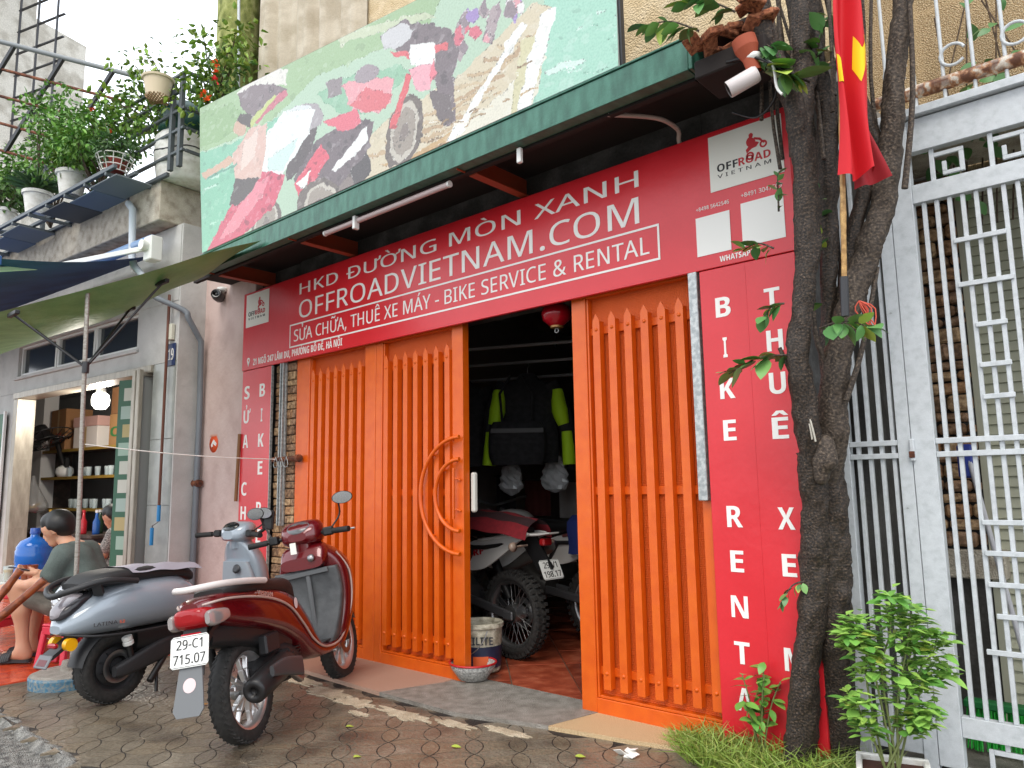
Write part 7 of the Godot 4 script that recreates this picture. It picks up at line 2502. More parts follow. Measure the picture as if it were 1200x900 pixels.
	lathe(st, [Vector2(0, -0.078), Vector2(0.04, -0.078), Vector2(0.04, -0.066), Vector2(0, -0.06)], Transform3D(), 18, true)
	put("collar", st, mat(C8(150, 110, 60), 0.4, 0.4), la)
	st = S()
	var ri := []
	for i in 13: ri.append(V(cos(TAU * i / 12) * 0.014, -0.095 + sin(TAU * i / 12) * 0.014, 0))
	tube(st, ri, 0.004, 5, false)
	tube(st, [V(0, 0.08, 0), V(0, 0.15, 0)], 0.003, 5)
	put("ring", st, m.steel, la)
	# white bottle hung inside the leaf edge
	var bo := thing("tissue_bundle", "white paper bundle stuck on the back edge of the orange gate", "paper", V(-3.475, 1.08, -0.06))
	put("bundle", block_of(V(-0.018, 0, -0.02), V(0.018, 0.26, 0.02), 0.01), mat(C8(206, 204, 196), 0.8), bo)

# ================================================================ tree, flag and the white gate
func make_tree() -> void:
	m.bark = tmat(ramp_tex(512, 0.05, 151, [[0.2, C8(20, 16, 13)], [0.48, C8(42, 33, 26)], [0.68, C8(70, 56, 45)], [0.9, C8(124, 106, 88)]], 1.0, 6), 0.65, 3.0, bump_tex(512, 0.05, 152, 7.0, 6), 0.9)
	m.bark_pale = tmat(ramp_tex(512, 0.04, 153, [[0.2, C8(38, 31, 26)], [0.5, C8(66, 55, 46)], [0.75, C8(104, 90, 76)], [0.95, C8(140, 124, 106)]], 0.5, 5), 0.7, 3.0, bump_tex(512, 0.05, 154, 6.0, 6), 0.9)
	var t := thing("street_tree", "gnarled dark street tree with twin stems in front of the red panel", "tree", V(-1.26, 0, 0.08))
	var o := V(-1.26, 0, 0.08)
	var nz := FastNoiseLite.new()
	nz.seed = 77
	nz.frequency = 6.0
	var limb := func(pts: Array, rad: Array, n := 26) -> SurfaceTool:
		var st := S()
		var c := curve(pts.map(func(p: Vector3) -> Vector3: return p - o), 14)
		var rr := lerp_list(rad, c.size())
		# uneven bark outline
		var d: Vector3 = (c[1] - c[0]).normalized()
		var u := d.cross(Vector3.RIGHT).normalized()
		var rings := []
		for k in c.size():
			var tg: Vector3 = (c[mini(k + 1, c.size() - 1)] - c[maxi(k - 1, 0)]).normalized()
			u = (u - tg * u.dot(tg)).normalized()
			var rg := ring(c[k], tg, u, rr[k], n)
			for i in n:
				var q := rg[i]
				rg[i] += (q - c[k]) * (nz.get_noise_3dv(q * V(1.6, 0.7, 1.6)) * 0.42 + nz.get_noise_3dv(q * V(5.0, 1.8, 5.0)) * 0.22 + rng.randf_range(-0.03, 0.03))
			rings.append(rg)
		skin(st, rings)
		return st
	put("trunk", limb.call([V(-1.37, -0.1, 0.13), V(-1.332, 0.09, 0.134), V(-1.288, 0.385, 0.149), V(-1.240, 0.675, 0.146), V(-1.205, 0.894, 0.149), V(-1.178, 1.115, 0.181), V(-1.166, 1.371, 0.247)], [0.075, 0.062, 0.055, 0.058, 0.06, 0.056, 0.052]), m.bark, t)
	put("trunk", limb.call([V(-1.222, -0.1, -0.05), V(-1.218, 0.057, -0.026), V(-1.195, 0.372, 0.011), V(-1.178, 0.668, 0.050), V(-1.164, 0.890, 0.078), V(-1.138, 1.113, 0.109), V(-1.117, 1.371, 0.137)], [0.10, 0.08, 0.072, 0.072, 0.075, 0.07, 0.06]), m.bark, t)
	var lb := put("limb", limb.call([V(-1.174, 1.20, 0.20), V(-1.15, 1.46, 0.285), V(-1.142, 1.763, 0.365), V(-1.098, 2.013, 0.371), V(-1.050, 2.370, 0.394), V(-1.039, 2.693, 0.443), V(-1.056, 2.872, 0.490), V(-1.097, 3.052, 0.559), V(-1.118, 3.196, 0.603), V(-1.115, 3.6, 0.65)], [0.03, 0.05, 0.046, 0.045, 0.05, 0.048, 0.044, 0.04, 0.04, 0.035]), m.bark, t)
	put("limb", limb.call([V(-1.135, 1.15, 0.115), V(-1.085, 1.46, 0.185), V(-1.033, 1.750, 0.199), V(-0.961, 2.022, 0.186), V(-0.896, 2.202, 0.161), V(-0.831, 2.383, 0.136), V(-0.767, 2.655, 0.130), V(-0.734, 2.927, 0.150), V(-0.681, 3.199, 0.153), V(-0.633, 3.6, 0.167)], [0.04, 0.064, 0.058, 0.055, 0.054, 0.052, 0.046, 0.042, 0.042, 0.04]), m.bark_pale, t)
	put("limb", limb.call([V(-1.140, 1.30, 0.10), V(-1.11, 1.598, 0.13), V(-1.07, 1.936, 0.172), V(-1.03, 2.236, 0.207), V(-1.0, 2.610, 0.228), V(-0.985, 2.910, 0.251), V(-1.008, 3.210, 0.308), V(-0.984, 3.6, 0.355)], [0.045, 0.035, 0.03, 0.035, 0.045, 0.045, 0.04, 0.04]), m.bark, t)
	put("limb", limb.call([V(-1.031, 1.850, 0.149), V(-0.982, 2.145, 0.159), V(-0.892, 2.476, 0.140), V(-0.830, 2.641, 0.116), V(-0.860, 2.845, 0.178), V(-0.869, 3.030, 0.220), V(-0.823, 3.5, 0.260)], [0.035, 0.035, 0.033, 0.034, 0.034, 0.033, 0.03]), m.bark, t)
	put("limb", limb.call([V(-1.04, 2.70, 0.44), V(-1.03, 2.9, 0.40), V(-1.03, 3.15, 0.36), V(-1.05, 3.7, 0.36)], [0.045, 0.05, 0.05, 0.04]), m.bark, t)
	# burl
	var st := S()
	flesh(st, [[V(-1.10, 1.40, 0.25) - o, V(-1.08, 1.33, 0.26) - o, 0.045, 0.035], [V(-1.12, 1.33, 0.25) - o, V(-1.12, 1.26, 0.25) - o, 0.035, 0.03]], 0.012, 60.0)
	put("burl", st, m.bark_pale, t)
	# thin hanging shoots among the limbs
	st = S()
	for i in 26:
		var x := rng.randf_range(-1.22, -0.78)
		var z := rng.randf_range(0.1, 0.42)
		var y := rng.randf_range(2.6, 3.05)
		tube(st, curve([V(x, y, z) - o, V(x + rng.randfn() * 0.03, y + 0.35, z + rng.randfn() * 0.03) - o, V(x + rng.randfn() * 0.07, y + 0.9, z + rng.randfn() * 0.06) - o], 3), lerp_list([0.010, 0.007], 7), 6)
	for e: Array in [[V(-1.0, 1.58, 0.24), V(-0.93, 1.80, 0.2), V(-0.86, 2.15, 0.14)], [V(-1.14, 1.58, 0.28), V(-1.17, 1.66, 0.32), V(-1.22, 1.82, 0.36)], [V(-1.06, 1.7, 0.22), V(-1.1, 1.9, 0.26), V(-1.09, 2.3, 0.22)], [V(-0.72, 2.45, 0.18), V(-0.66, 2.85, 0.17), V(-0.63, 3.3, 0.2)]]:
		tube(st, curve(e.map(func(p: Vector3) -> Vector3: return p - o), 4), lerp_list([0.013, 0.009], 9), 8)
	put("shoots", st, m.bark_pale, t)
	# leaf sprays, every leaf its own piece
	m.leaf_mats = []
	for c: Color in [C8(92, 142, 78), C8(116, 160, 88), C8(78, 124, 70), C8(168, 190, 80)]:
		var lm := mat(c, 0.4)
		lm.backlight = Color(0.3, 0.36, 0.16)
		m.leaf_mats.append(lm)
	m.leaf_meshes = []
	for i in 3:
		var ls := S()
		heart_leaf(ls, 1.0, [0.62, 0.55, 0.7][i], [0.2, 0.35, 0.1][i])
		m.leaf_meshes.append(done(ls))
	var sprays := [[V(-1.17, 1.78, 0.38), V(-1.42, 1.72, 0.44), 9, 0.09], [V(-1.17, 2.0, 0.40), V(-1.26, 1.93, 0.44), 5, 0.06], [V(-1.20, 2.25, 0.40), V(-1.33, 2.26, 0.43), 6, 0.06], [V(-1.05, 1.88, 0.35), V(-0.83, 1.84, 0.42), 10, 0.095], [V(-1.12, 2.95, 0.60), V(-0.98, 2.85, 0.62), 9, 0.12], [V(-1.13, 3.02, 0.62), V(-1.05, 3.0, 0.66), 5, 0.09], [V(-1.30, 3.12, 0.80), V(-1.52, 3.22, 0.85), 8, 0.09], [V(-1.18, 3.2, 0.7), V(-1.35, 3.26, 0.8), 6, 0.1], [V(-1.05, 2.2, 0.3), V(-1.03, 2.5, 0.3), 7, 0.06], [V(-1.0, 3.0, 0.35), V(-0.9, 3.2, 0.4), 7, 0.08], [V(-1.16, 2.4, 0.42), V(-1.14, 2.55, 0.46), 4, 0.05], [V(-1.1, 1.95, 0.3), V(-1.06, 2.25, 0.3), 7, 0.055], [V(-1.24, 0.82, 0.2), V(-1.33, 0.72, 0.26), 5, 0.045]]
	for e: Array in sprays:
		st = S()
		var a: Vector3 = e[0]
		var b: Vector3 = e[1]
		tube(st, curve([a - o, a.lerp(b, 0.5) + V(0, 0.03, 0) - o, b - o], 4), lerp_list([0.005, 0.002], 9), 5)
		put("twig", st, m.bark_pale, t)
		for i in e[2] * 2:
			var p := a.lerp(b, (i + 0.7) / (e[2] * 2.0)) + V(0, 0.02 * sin(PI * i / (e[2] * 2.0)), 0)
			var d := ((b - a).normalized() * 0.7 + V(0, -0.25, 0) + rdir() * 0.7).normalized()
			place_leaf(t, p - o, d, e[3] * rng.randf_range(0.7, 1.25), m.leaf_mats[rng.randi() % 3 if rng.randf() < 0.85 else 3])

func heart_leaf(st: SurfaceTool, l: float, w: float, droop: float) -> void:
	# leaf along +x, face up, folded on the midrib
	var n := 7
	var pr := [0.0, 0.30, 0.48, 0.50, 0.42, 0.26, 0.0]
	st.set_smooth_group(0)
	for s: float in [-1.0, 1.0]:
		for i in n - 1:
			var t0 := float(i) / (n - 1)
			var t1 := float(i + 1) / (n - 1)
			var a := V(l * t0, -droop * t0 * t0 * l, 0)
			var b := V(l * t1, -droop * t1 * t1 * l, 0)
			var a2 := a + V(0, 0.12 * pr[i] * w, s * pr[i] * w)
			var b2 := b + V(0, 0.12 * pr[i + 1] * w, s * pr[i + 1] * w)
			if s > 0: quad(st, a, b, b2, a2)
			else: quad(st, a, a2, b2, b)

func place_leaf(t: Node3D, p: Vector3, d: Vector3, l: float, mt: Material, up := Vector3.UP) -> void:
	var s := d.cross((up + rdir() * 0.35).normalized()).normalized()
	var b := Basis(d, s.cross(d).normalized(), s).scaled_local(V(l, l, l))
	mi("leaf", m.leaf_meshes[rng.randi() % 3], mt, t, Transform3D(b, p))

func make_flag() -> void:
	var f := thing("flag", "limp red flag with a yellow star hanging on a bamboo stick", "flag", V(-0.90, 2.02, 0.42))
	var o := V(-0.90, 2.02, 0.42)
	var bam := tmat(ramp_tex(128, 0.06, 161, [[0.3, C8(150, 110, 60)], [0.7, C8(200, 160, 100)]], 0.3), 0.5, 3.0)
	var st := S()
	var pts := []
	var rad := []
	for i in 23:
		pts.append(V(-0.92, 1.97, 0.42).lerp(V(-0.80, 3.45, 0.53), i / 22.0) - o)
		rad.append(0.0105 + (0.002 if i % 5 == 0 else 0.0))
	tube(st, pts, rad, 10)
	put("bamboo_stick", st, bam, f)
	st = S()
	tube(st, [V(-0.922, 1.90, 0.42) - o, V(-0.915, 2.06, 0.425) - o], 0.017, 10)
	put("socket_tube", st, m.darksteel, f)
	# cloth hanging in deep vertical folds; r across the folds, h up
	var fold := func(u: float, h: float) -> Vector3:
		var spread := lerpf(0.105, 0.075, h)
		var top := V(-0.815, 3.40, 0.535)
		var bot := V(-0.86, 2.46, 0.455)
		var c := bot.lerp(top, h)
		var right := V(0.751, 0, -0.66)
		var toward := V(0.66, 0, 0.751)
		var x := (u - 0.5) * spread * 1.5 + 0.01 * sin(h * 7.0 + u * 4.0)
		var z := 0.042 * sin(u * 10.0 + h * 1.5) * (1.0 - 0.35 * h) + 0.02
		var y := -0.03 * sin(u * 5.0) * (1.0 - h) - (0.09 * absf(u - 0.35)) * (1.0 - h) * 0.6
		return c + right * (x + 0.012) + toward * (z + 0.035) + V(0, y, 0)
	st = S()
	sheet(st, 44, 40, func(u: float, v: float) -> Vector3: return fold.call(u, v) - o)
	var redm := mat(C8(206, 20, 34), 0.7)
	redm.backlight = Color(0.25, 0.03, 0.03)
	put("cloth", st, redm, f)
	# back fold that swings out to the right at the bottom
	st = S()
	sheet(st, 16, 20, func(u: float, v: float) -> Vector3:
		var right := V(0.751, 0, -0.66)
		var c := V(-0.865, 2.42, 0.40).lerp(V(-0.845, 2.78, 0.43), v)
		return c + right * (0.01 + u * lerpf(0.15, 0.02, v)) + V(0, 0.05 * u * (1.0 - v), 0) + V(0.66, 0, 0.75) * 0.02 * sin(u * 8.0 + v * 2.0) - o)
	put("cloth_fold", st, mat(C8(150, 16, 28), 0.75), f)  # same cloth in darker red, shade of the back fold painted in
	# yellow star, seen in two pieces across the folds
	var ym := mat(C8(246, 206, 10), 0.7)
	var eps := V(0.66, 0, 0.751) * 0.004
	for piece in 2:
		st = S()
		sheet(st, 16, 14, func(u: float, v: float) -> Vector3:
			var uu := lerpf(0.56, 0.97, u) if piece == 0 else lerpf(0.01, 0.28, u)
			var lo := 0.0
			var hi := 0.0
			if piece == 0:
				hi = lerpf(0.575, 0.50, u / 0.35) if u < 0.35 else lerpf(0.50, 0.60, (u - 0.35) / 0.65)
				lo = lerpf(0.44, 0.36, u / 0.3) if u < 0.3 else lerpf(0.36, 0.52, (u - 0.3) / 0.7)
			else:
				hi = lerpf(0.49, 0.44, u)
				lo = 0.375
			return fold.call(uu, lerpf(lo, hi, v)) + eps - o)
		put("star", st, ym, f)

func make_eaves_things() -> void:
	cctv("white bullet camera under the eaves beside the tree", V(-1.135, 2.99, 0.66), false)
	# rotten tiled eave right of the gutter
	var e := thing("tiled_eave", "broken rusty tiled eave between the green gutter and the tree", "roof edge", V(-1.25, 3.1, 0.5))
	var o := V(-1.25, 3.1, 0.5)
	var terra := tmat(ramp_tex(256, 0.06, 171, [[0.25, C8(84, 48, 34)], [0.5, C8(158, 92, 62)], [0.8, C8(196, 134, 96)]], 0.6), 0.9, 3.0, m.bump_grit, 1.2)
	var st := S()
	for i in 26:
		var p := V(rng.randf_range(-1.38, -1.10), rng.randf_range(3.10, 3.20), rng.randf_range(0.45, 0.75)) - o
		p.y += (p.x + 0.13) * 0.2
		box(st, p, V(rng.randf_range(0.04, 0.10), rng.randf_range(0.012, 0.03), rng.randf_range(0.05, 0.1)), Basis.from_euler(V(rng.randfn() * 0.25, rng.randfn() * 0.5, 0.25 + rng.randfn() * 0.2)), 0.004)
	put("tile_fragments", st, terra, e)
	put("fascia", block_of(V(-1.40, 3.0, 0.42) - o, V(-1.08, 3.085, 0.66) - o, 0.006), m.darkbrown, e)
	st = S()
	var b := Basis.from_euler(V(0.1, 0.4, 0.25))
	lathe(st, [Vector2(0.028, -0.09), Vector2(0.032, -0.03), Vector2(0.05, 0.015), Vector2(0.05, 0.06), Vector2(0.042, 0.06), Vector2(0.04, 0.015)], Transform3D(b, V(-1.15, 3.02, 0.67) - o), 16, true)
	put("clay_spout", st, mat(C8(160, 74, 46), 0.7), e)
	# cables along the eave
	st = S()
	tube(st, curve([V(-1.25, 3.02, 0.66), V(-1.12, 2.98, 0.68), V(-1.02, 2.90, 0.64), V(-0.95, 2.86, 0.55)], 5), 0.006, 6)
	tube(st, curve([V(-1.35, 2.93, 0.4), V(-1.22, 2.84, 0.45), V(-1.12, 2.86, 0.5), V(-1.08, 2.92, 0.55)], 5), 0.005, 6)
	var cb := put("cables", st, m.black)
	tag(cb, "loose black cables strung between the eave and the tree", "cable")
	# dead pale leaf and white tape on the tree
	st = S()
	tube(st, curve([V(-1.135, 1.53, 0.33), V(-1.12, 1.47, 0.34), V(-1.115, 1.42, 0.34)], 4), 0.004, 6)
	tube(st, curve([V(-1.125, 1.53, 0.335), V(-1.108, 1.46, 0.345), V(-1.10, 1.41, 0.345)], 4), 0.004, 6)
	var tp := put("tied_tape", st, mat(C8(176, 170, 158), 0.7))
	tag(tp, "knotted white tape tied round the tree trunk", "tape")
	st = S()
	for k in 8:
		tube(st, curve([V(-0.90, 1.98, 0.30), V(-0.88 + rng.randfn() * 0.015, 1.94, 0.30 + rng.randfn() * 0.01), V(-0.865 + rng.randfn() * 0.02, 1.86 + rng.randfn() * 0.015, 0.29)], 3), 0.003, 5)
	var rc := put("frayed_rope", st, mat(C8(196, 84, 66), 0.8))
	tag(rc, "frayed pinkish red rope tied to a shoot of the tree", "rope")

# ---------------------------------------------------------------- white steel gate on the right
func make_white_gate() -> void:
	m.gatewhite = tmat(ramp_tex(512, 0.03, 181, [[0.06, C8(128, 130, 130)], [0.12, C8(184, 190, 193)], [0.5, C8(198, 203, 207)], [0.95, C8(206, 211, 215)]], 0.08, 5), 0.42, 1.1, m.bump_fine, 0.12)
	var z := -0.30
	var g := thing("white_gate", "white painted steel bar gate with square fret panels on the right", "gate", V(-0.8, 0.0, z))
	var o := V(-0.8, 0, z)
	var B := func(called: String, x0: float, x1: float, y0: float, y1: float, z0: float, z1: float) -> void:
		put(called, block_of(V(x0, y0, z + z0) - o, V(x1, y1, z + z1) - o, 0.002), m.gatewhite, g)
	B.call("stile", -0.885, -0.790, 0.02, 2.94, -0.03, 0.03)
	B.call("top_rail", -0.789, 1.2, 2.78, 2.94, -0.025, 0.025)
	B.call("rail", -0.789, 1.2, 2.53, 2.62, -0.024, 0.024)
	B.call("bottom_rail", -0.789, 1.2, 0.152, 0.236, -0.024, 0.024)
	B.call("bottom_rail", -0.789, 1.2, 0.0, 0.02, -0.024, 0.024)
	B.call("rail", -0.789, 1.2, 1.405, 1.43, 0.012, 0.026)
	B.call("rail", -0.789, 1.2, 1.345, 1.37, 0.012, 0.026)
	for i in 38:
		B.call("bar", -0.758 + 0.0525 * i, -0.740 + 0.0525 * i, 0.2365, 2.5295, -0.011, 0.011)
	# stepped fret of short cross pieces
	for k in 6:
		var x := -0.64 + 0.30 * k
		for q: Array in [[0.0, 0.20, 2.315], [0.0, 0.21, 2.11], [0.052, 0.17, 1.92], [0.052, 0.17, 1.74], [0.052, 0.17, 1.60], [0.0, 0.17, 1.06], [0.0, 0.17, 0.93], [0.0, 0.20, 0.80], [0.02, 0.20, 0.67], [-0.03, 0.17, 0.52]]:
			B.call("fret_bar", x + q[0], x + q[1], q[2] - 0.011, q[2] + 0.011, 0.012, 0.025)
	# square scrolls in the top panel
	for k in 8:
		var x := -0.71 + 0.235 * k
		var s := [[0.0, 0.0, 0.02, 0.158], [0.02, 0.115, 0.14, 0.135], [0.12, 0.02, 0.14, 0.1148], [0.05, 0.02, 0.1198, 0.038], [0.05, 0.0382, 0.068, 0.085]]
		for q: Array in s: B.call("scroll", x + q[0], x + q[2], 2.621 + q[1], 2.621 + q[3], -0.008, 0.008)
	for k in 8:
		var x := -0.70 + 0.235 * k
		for q: Array in [[0.0, 0.021, 0.018, 0.12], [0.0185, 0.10, 0.14, 0.12], [0.12, 0.021, 0.14, 0.0995], [0.06, 0.1205, 0.078, 0.1515]]: B.call("scroll", x + q[0], x + q[2], q[1], q[3], -0.008, 0.008)
	# cornice sheet on top
	put("cap_rail", block_of(V(-0.95, 2.945, z - 0.06) - o, V(1.2, 2.985, z + 0.06) - o, 0.003), m.gatewhite, g)
	put("hinge", block_of(V(-0.892, 1.33, z + 0.031) - o, V(-0.872, 1.43, z + 0.05) - o, 0.004), m.gatewhite, g)
	put("hinge_pin", block_of(V(-0.894, 1.345, z + 0.0505) - o, V(-0.87, 1.375, z + 0.055) - o, 0.002), m.rust, g)
	# fixed side panel behind the tree
	var s := thing("gate_side_panel", "narrow white steel bar panel fixed between the tree and the gate post", "gate", V(-1.0, 0, z))
	o = V(-1.0, 0, z)
	var B2 := func(called: String, x0: float, x1: float, y0: float, y1: float, z0: float, z1: float) -> void:
		put(called, block_of(V(x0, y0, z + z0) - o, V(x1, y1, z + z1) - o, 0.002), m.gatewhite, s)
	B2.call("post", -0.945, -0.888, 0.0, 2.94, -0.03, 0.028)
	B2.call("post", -1.215, -1.16, 0.0, 2.94, -0.03, 0.028)
	for i in 4: B2.call("bar", -1.133 + 0.052 * i, -1.115 + 0.052 * i, 0.13, 2.90, -0.012, 0.012)
	B2.call("rail", -1.159, -0.946, 1.405, 1.43, 0.0125, 0.026)
	B2.call("rail", -1.159, -0.946, 1.345, 1.37, 0.0125, 0.026)
	B2.call("rail", -1.159, -0.946, 0.05, 0.129, -0.02, 0.02)
	B2.call("rail", -1.159, -0.946, 2.901, 2.94, -0.02, 0.02)
	# stone pier, louvred shutter, pebbledash wall and railing behind
	var h := thing("right_house", "pebbledash house with split stone wall and louvred shutter behind the white gate", "house", V(0, 0, -1.2))
	o = V(0, 0, -1.2)
	put("stone_wall", block_of(V(-1.09, 0.0, -1.7) - o, V(-0.78, 3.0, -1.22) - o), m.darkwall, h)
	var y := 0.88
	while y < 2.95:
		var hh := rng.randf_range(0.055, 0.10)
		var x := -1.09
		while x < -0.79:
			var w := minf(rng.randf_range(0.08, 0.17), -0.775 - x)
			if w < 0.03: break
			var st := S()
			box(st, V(x + w / 2, y + hh / 2, -1.20 + rng.randf() * 0.02) - o, V(w - 0.008, hh - 0.012, 0.07), Basis.from_euler(V(rng.randfn() * 0.08, rng.randfn() * 0.1, rng.randfn() * 0.06)), 0.014)
			put("stone", st, m.stone[rng.randi() % 4], h)
			x += w
		y += hh
	put("plinth", block_of(V(-1.1, 0.72, -1.7) - o, V(-0.7, 0.87, -1.15) - o, 0.006), m.conc, h)
	var lou := mat(C8(180, 180, 160), 0.5)
	put("shutter_frame", block_of(V(-0.775, 0.0, -1.5) - o, V(-0.735, 3.0, -1.2) - o), lou, h)
	for i in 52:
		var st := S()
		box(st, V(0.05, 0.05 + i * 0.056, -1.28) - o, V(1.56, 0.054, 0.012), Basis(Vector3.RIGHT, -0.28))
		put("slat", st, lou, h)
	put("shutter_back", block_of(V(-0.734, 0, -1.6) - o, V(1.4, 3.0, -1.35) - o), m.darkwall, h)
	var pebble := tmat(ramp_tex(512, 0.12, 191, [[0.25, C8(160, 130, 92)], [0.5, C8(204, 178, 138)], [0.8, C8(224, 204, 170)]], 0.7, 3), 0.9, 1.6, bump_tex(512, 0.12, 192, 8.0, 3), 1.6)
	put("upper_wall", block_of(V(-2.6, 3.003, -1.8) - o, V(2.5, 7.0, -1.25) - o), pebble, h)
	# balcony railing with rusty handrail
	var r := thing("upper_railing", "white balcony railing with a rusty handrail above the white gate", "railing", V(-0.6, 3.1, -0.6))
	o = V(-0.6, 3.1, -0.6)
	var st := S()
	tube(st, [V(-0.98, 3.20, -0.55) - o, V(1.2, 3.20, -0.55) - o], 0.035, 12)
	put("handrail", st, tmat(ramp_tex(256, 0.03, 193, [[0.35, C8(96, 58, 40)], [0.5, C8(176, 128, 92)], [0.62, C8(206, 200, 190)]], 0.4), 0.6, 2.0, m.bump_grit, 0.6), r)
	for i in 8:
		st = S()
		tube(st, [V(-0.92 + i * 0.13, 3.02, -0.55) - o, V(-0.92 + i * 0.13, 4.1, -0.55) - o], 0.009, 8)
		put("baluster", st, m.gatewhite, r)
	for k in 4:
		st = S()
		var pts := []
		for i in 15:
			var a := 0.4 + i / 14.0 * 5.2
			pts.append(V(-0.87 + k * 0.26 + cos(a) * 0.055, 3.33 + sin(a) * 0.055, -0.54) - o)
		tube(st, pts, 0.008, 8)
		put("scroll", st, m.gatewhite, r)
	put("sill", block_of(V(-1.05, 2.99, -1.2) - o, V(1.3, 3.02, -0.40) - o), m.conc, r)
	# creeper through the railing
	var c := thing("creeper", "green creeper with heart shaped leaves climbing the pebbledash wall", "plant", V(-0.7, 3.02, -0.9))
	o = V(-0.7, 3.02, -0.9)
	st = S()
	for i in 9:
		var x := -0.85 + i * 0.07
		tube(st, curve([V(x, 2.6, -1.1) - o, V(x + 0.04, 3.2, -1.15) - o, V(x + rng.randfn() * 0.1, 3.9, -1.15) - o], 4), 0.005, 5)
	put("stems", st, m.twig, c)
	for i in 64:
		var p := V(rng.randf_range(-0.72, -0.15), rng.randf_range(2.98, 3.75), rng.randf_range(-1.18, -0.7))
		if i > 44: p = V(rng.randf_range(-0.82, -0.5), rng.randf_range(2.65, 2.95), rng.randf_range(-0.9, -0.5))
		place_leaf(c, p - o, (rdir() + V(0.2, -0.4, 0.6)).normalized(), rng.randf_range(0.06, 0.11), m.leaf_mats[[0, 2, 2][rng.randi() % 3]], V(0.3, 0.5, 0.8))
	# broom and dark yard behind the gate
	var br := thing("broom", "bright green bristle broom standing behind the white gate", "broom", V(-0.55, 0.0, -0.62))
	st = S()
	for i in 220:
		var x := rng.randf_range(-0.28, 0.25)
		bar(st, V(x, 0.20, rng.randf_range(-0.03, 0.03)), V(x + rng.randfn() * 0.012, 0.02, rng.randf_range(-0.06, 0.06)), 0.005, 0.005)
	put("bristles", st, mat(C8(40, 180, 60), 0.5), br)
	put("head", block_of(V(-0.29, 0.20, -0.035), V(0.26, 0.235, 0.035), 0.006), mat(C8(30, 120, 60), 0.5), br)
	st = S()
	tube(st, [V(0, 0.23, 0), V(-0.22, 1.35, -0.25)], 0.012, 8)
	put("stick", st, mat(C8(190, 190, 196), 0.4), br)
	put("grip", block_of(V(-0.27, 1.25, -0.275), V(-0.2, 1.42, -0.235), 0.01), mat(C8(40, 60, 150), 0.5), br)
	st = S()
	bx(st, V(-1.09, -0.05, -1.2), V(2.5, 0.004, -0.35))
	structure("yard_floor", st, m.cement)

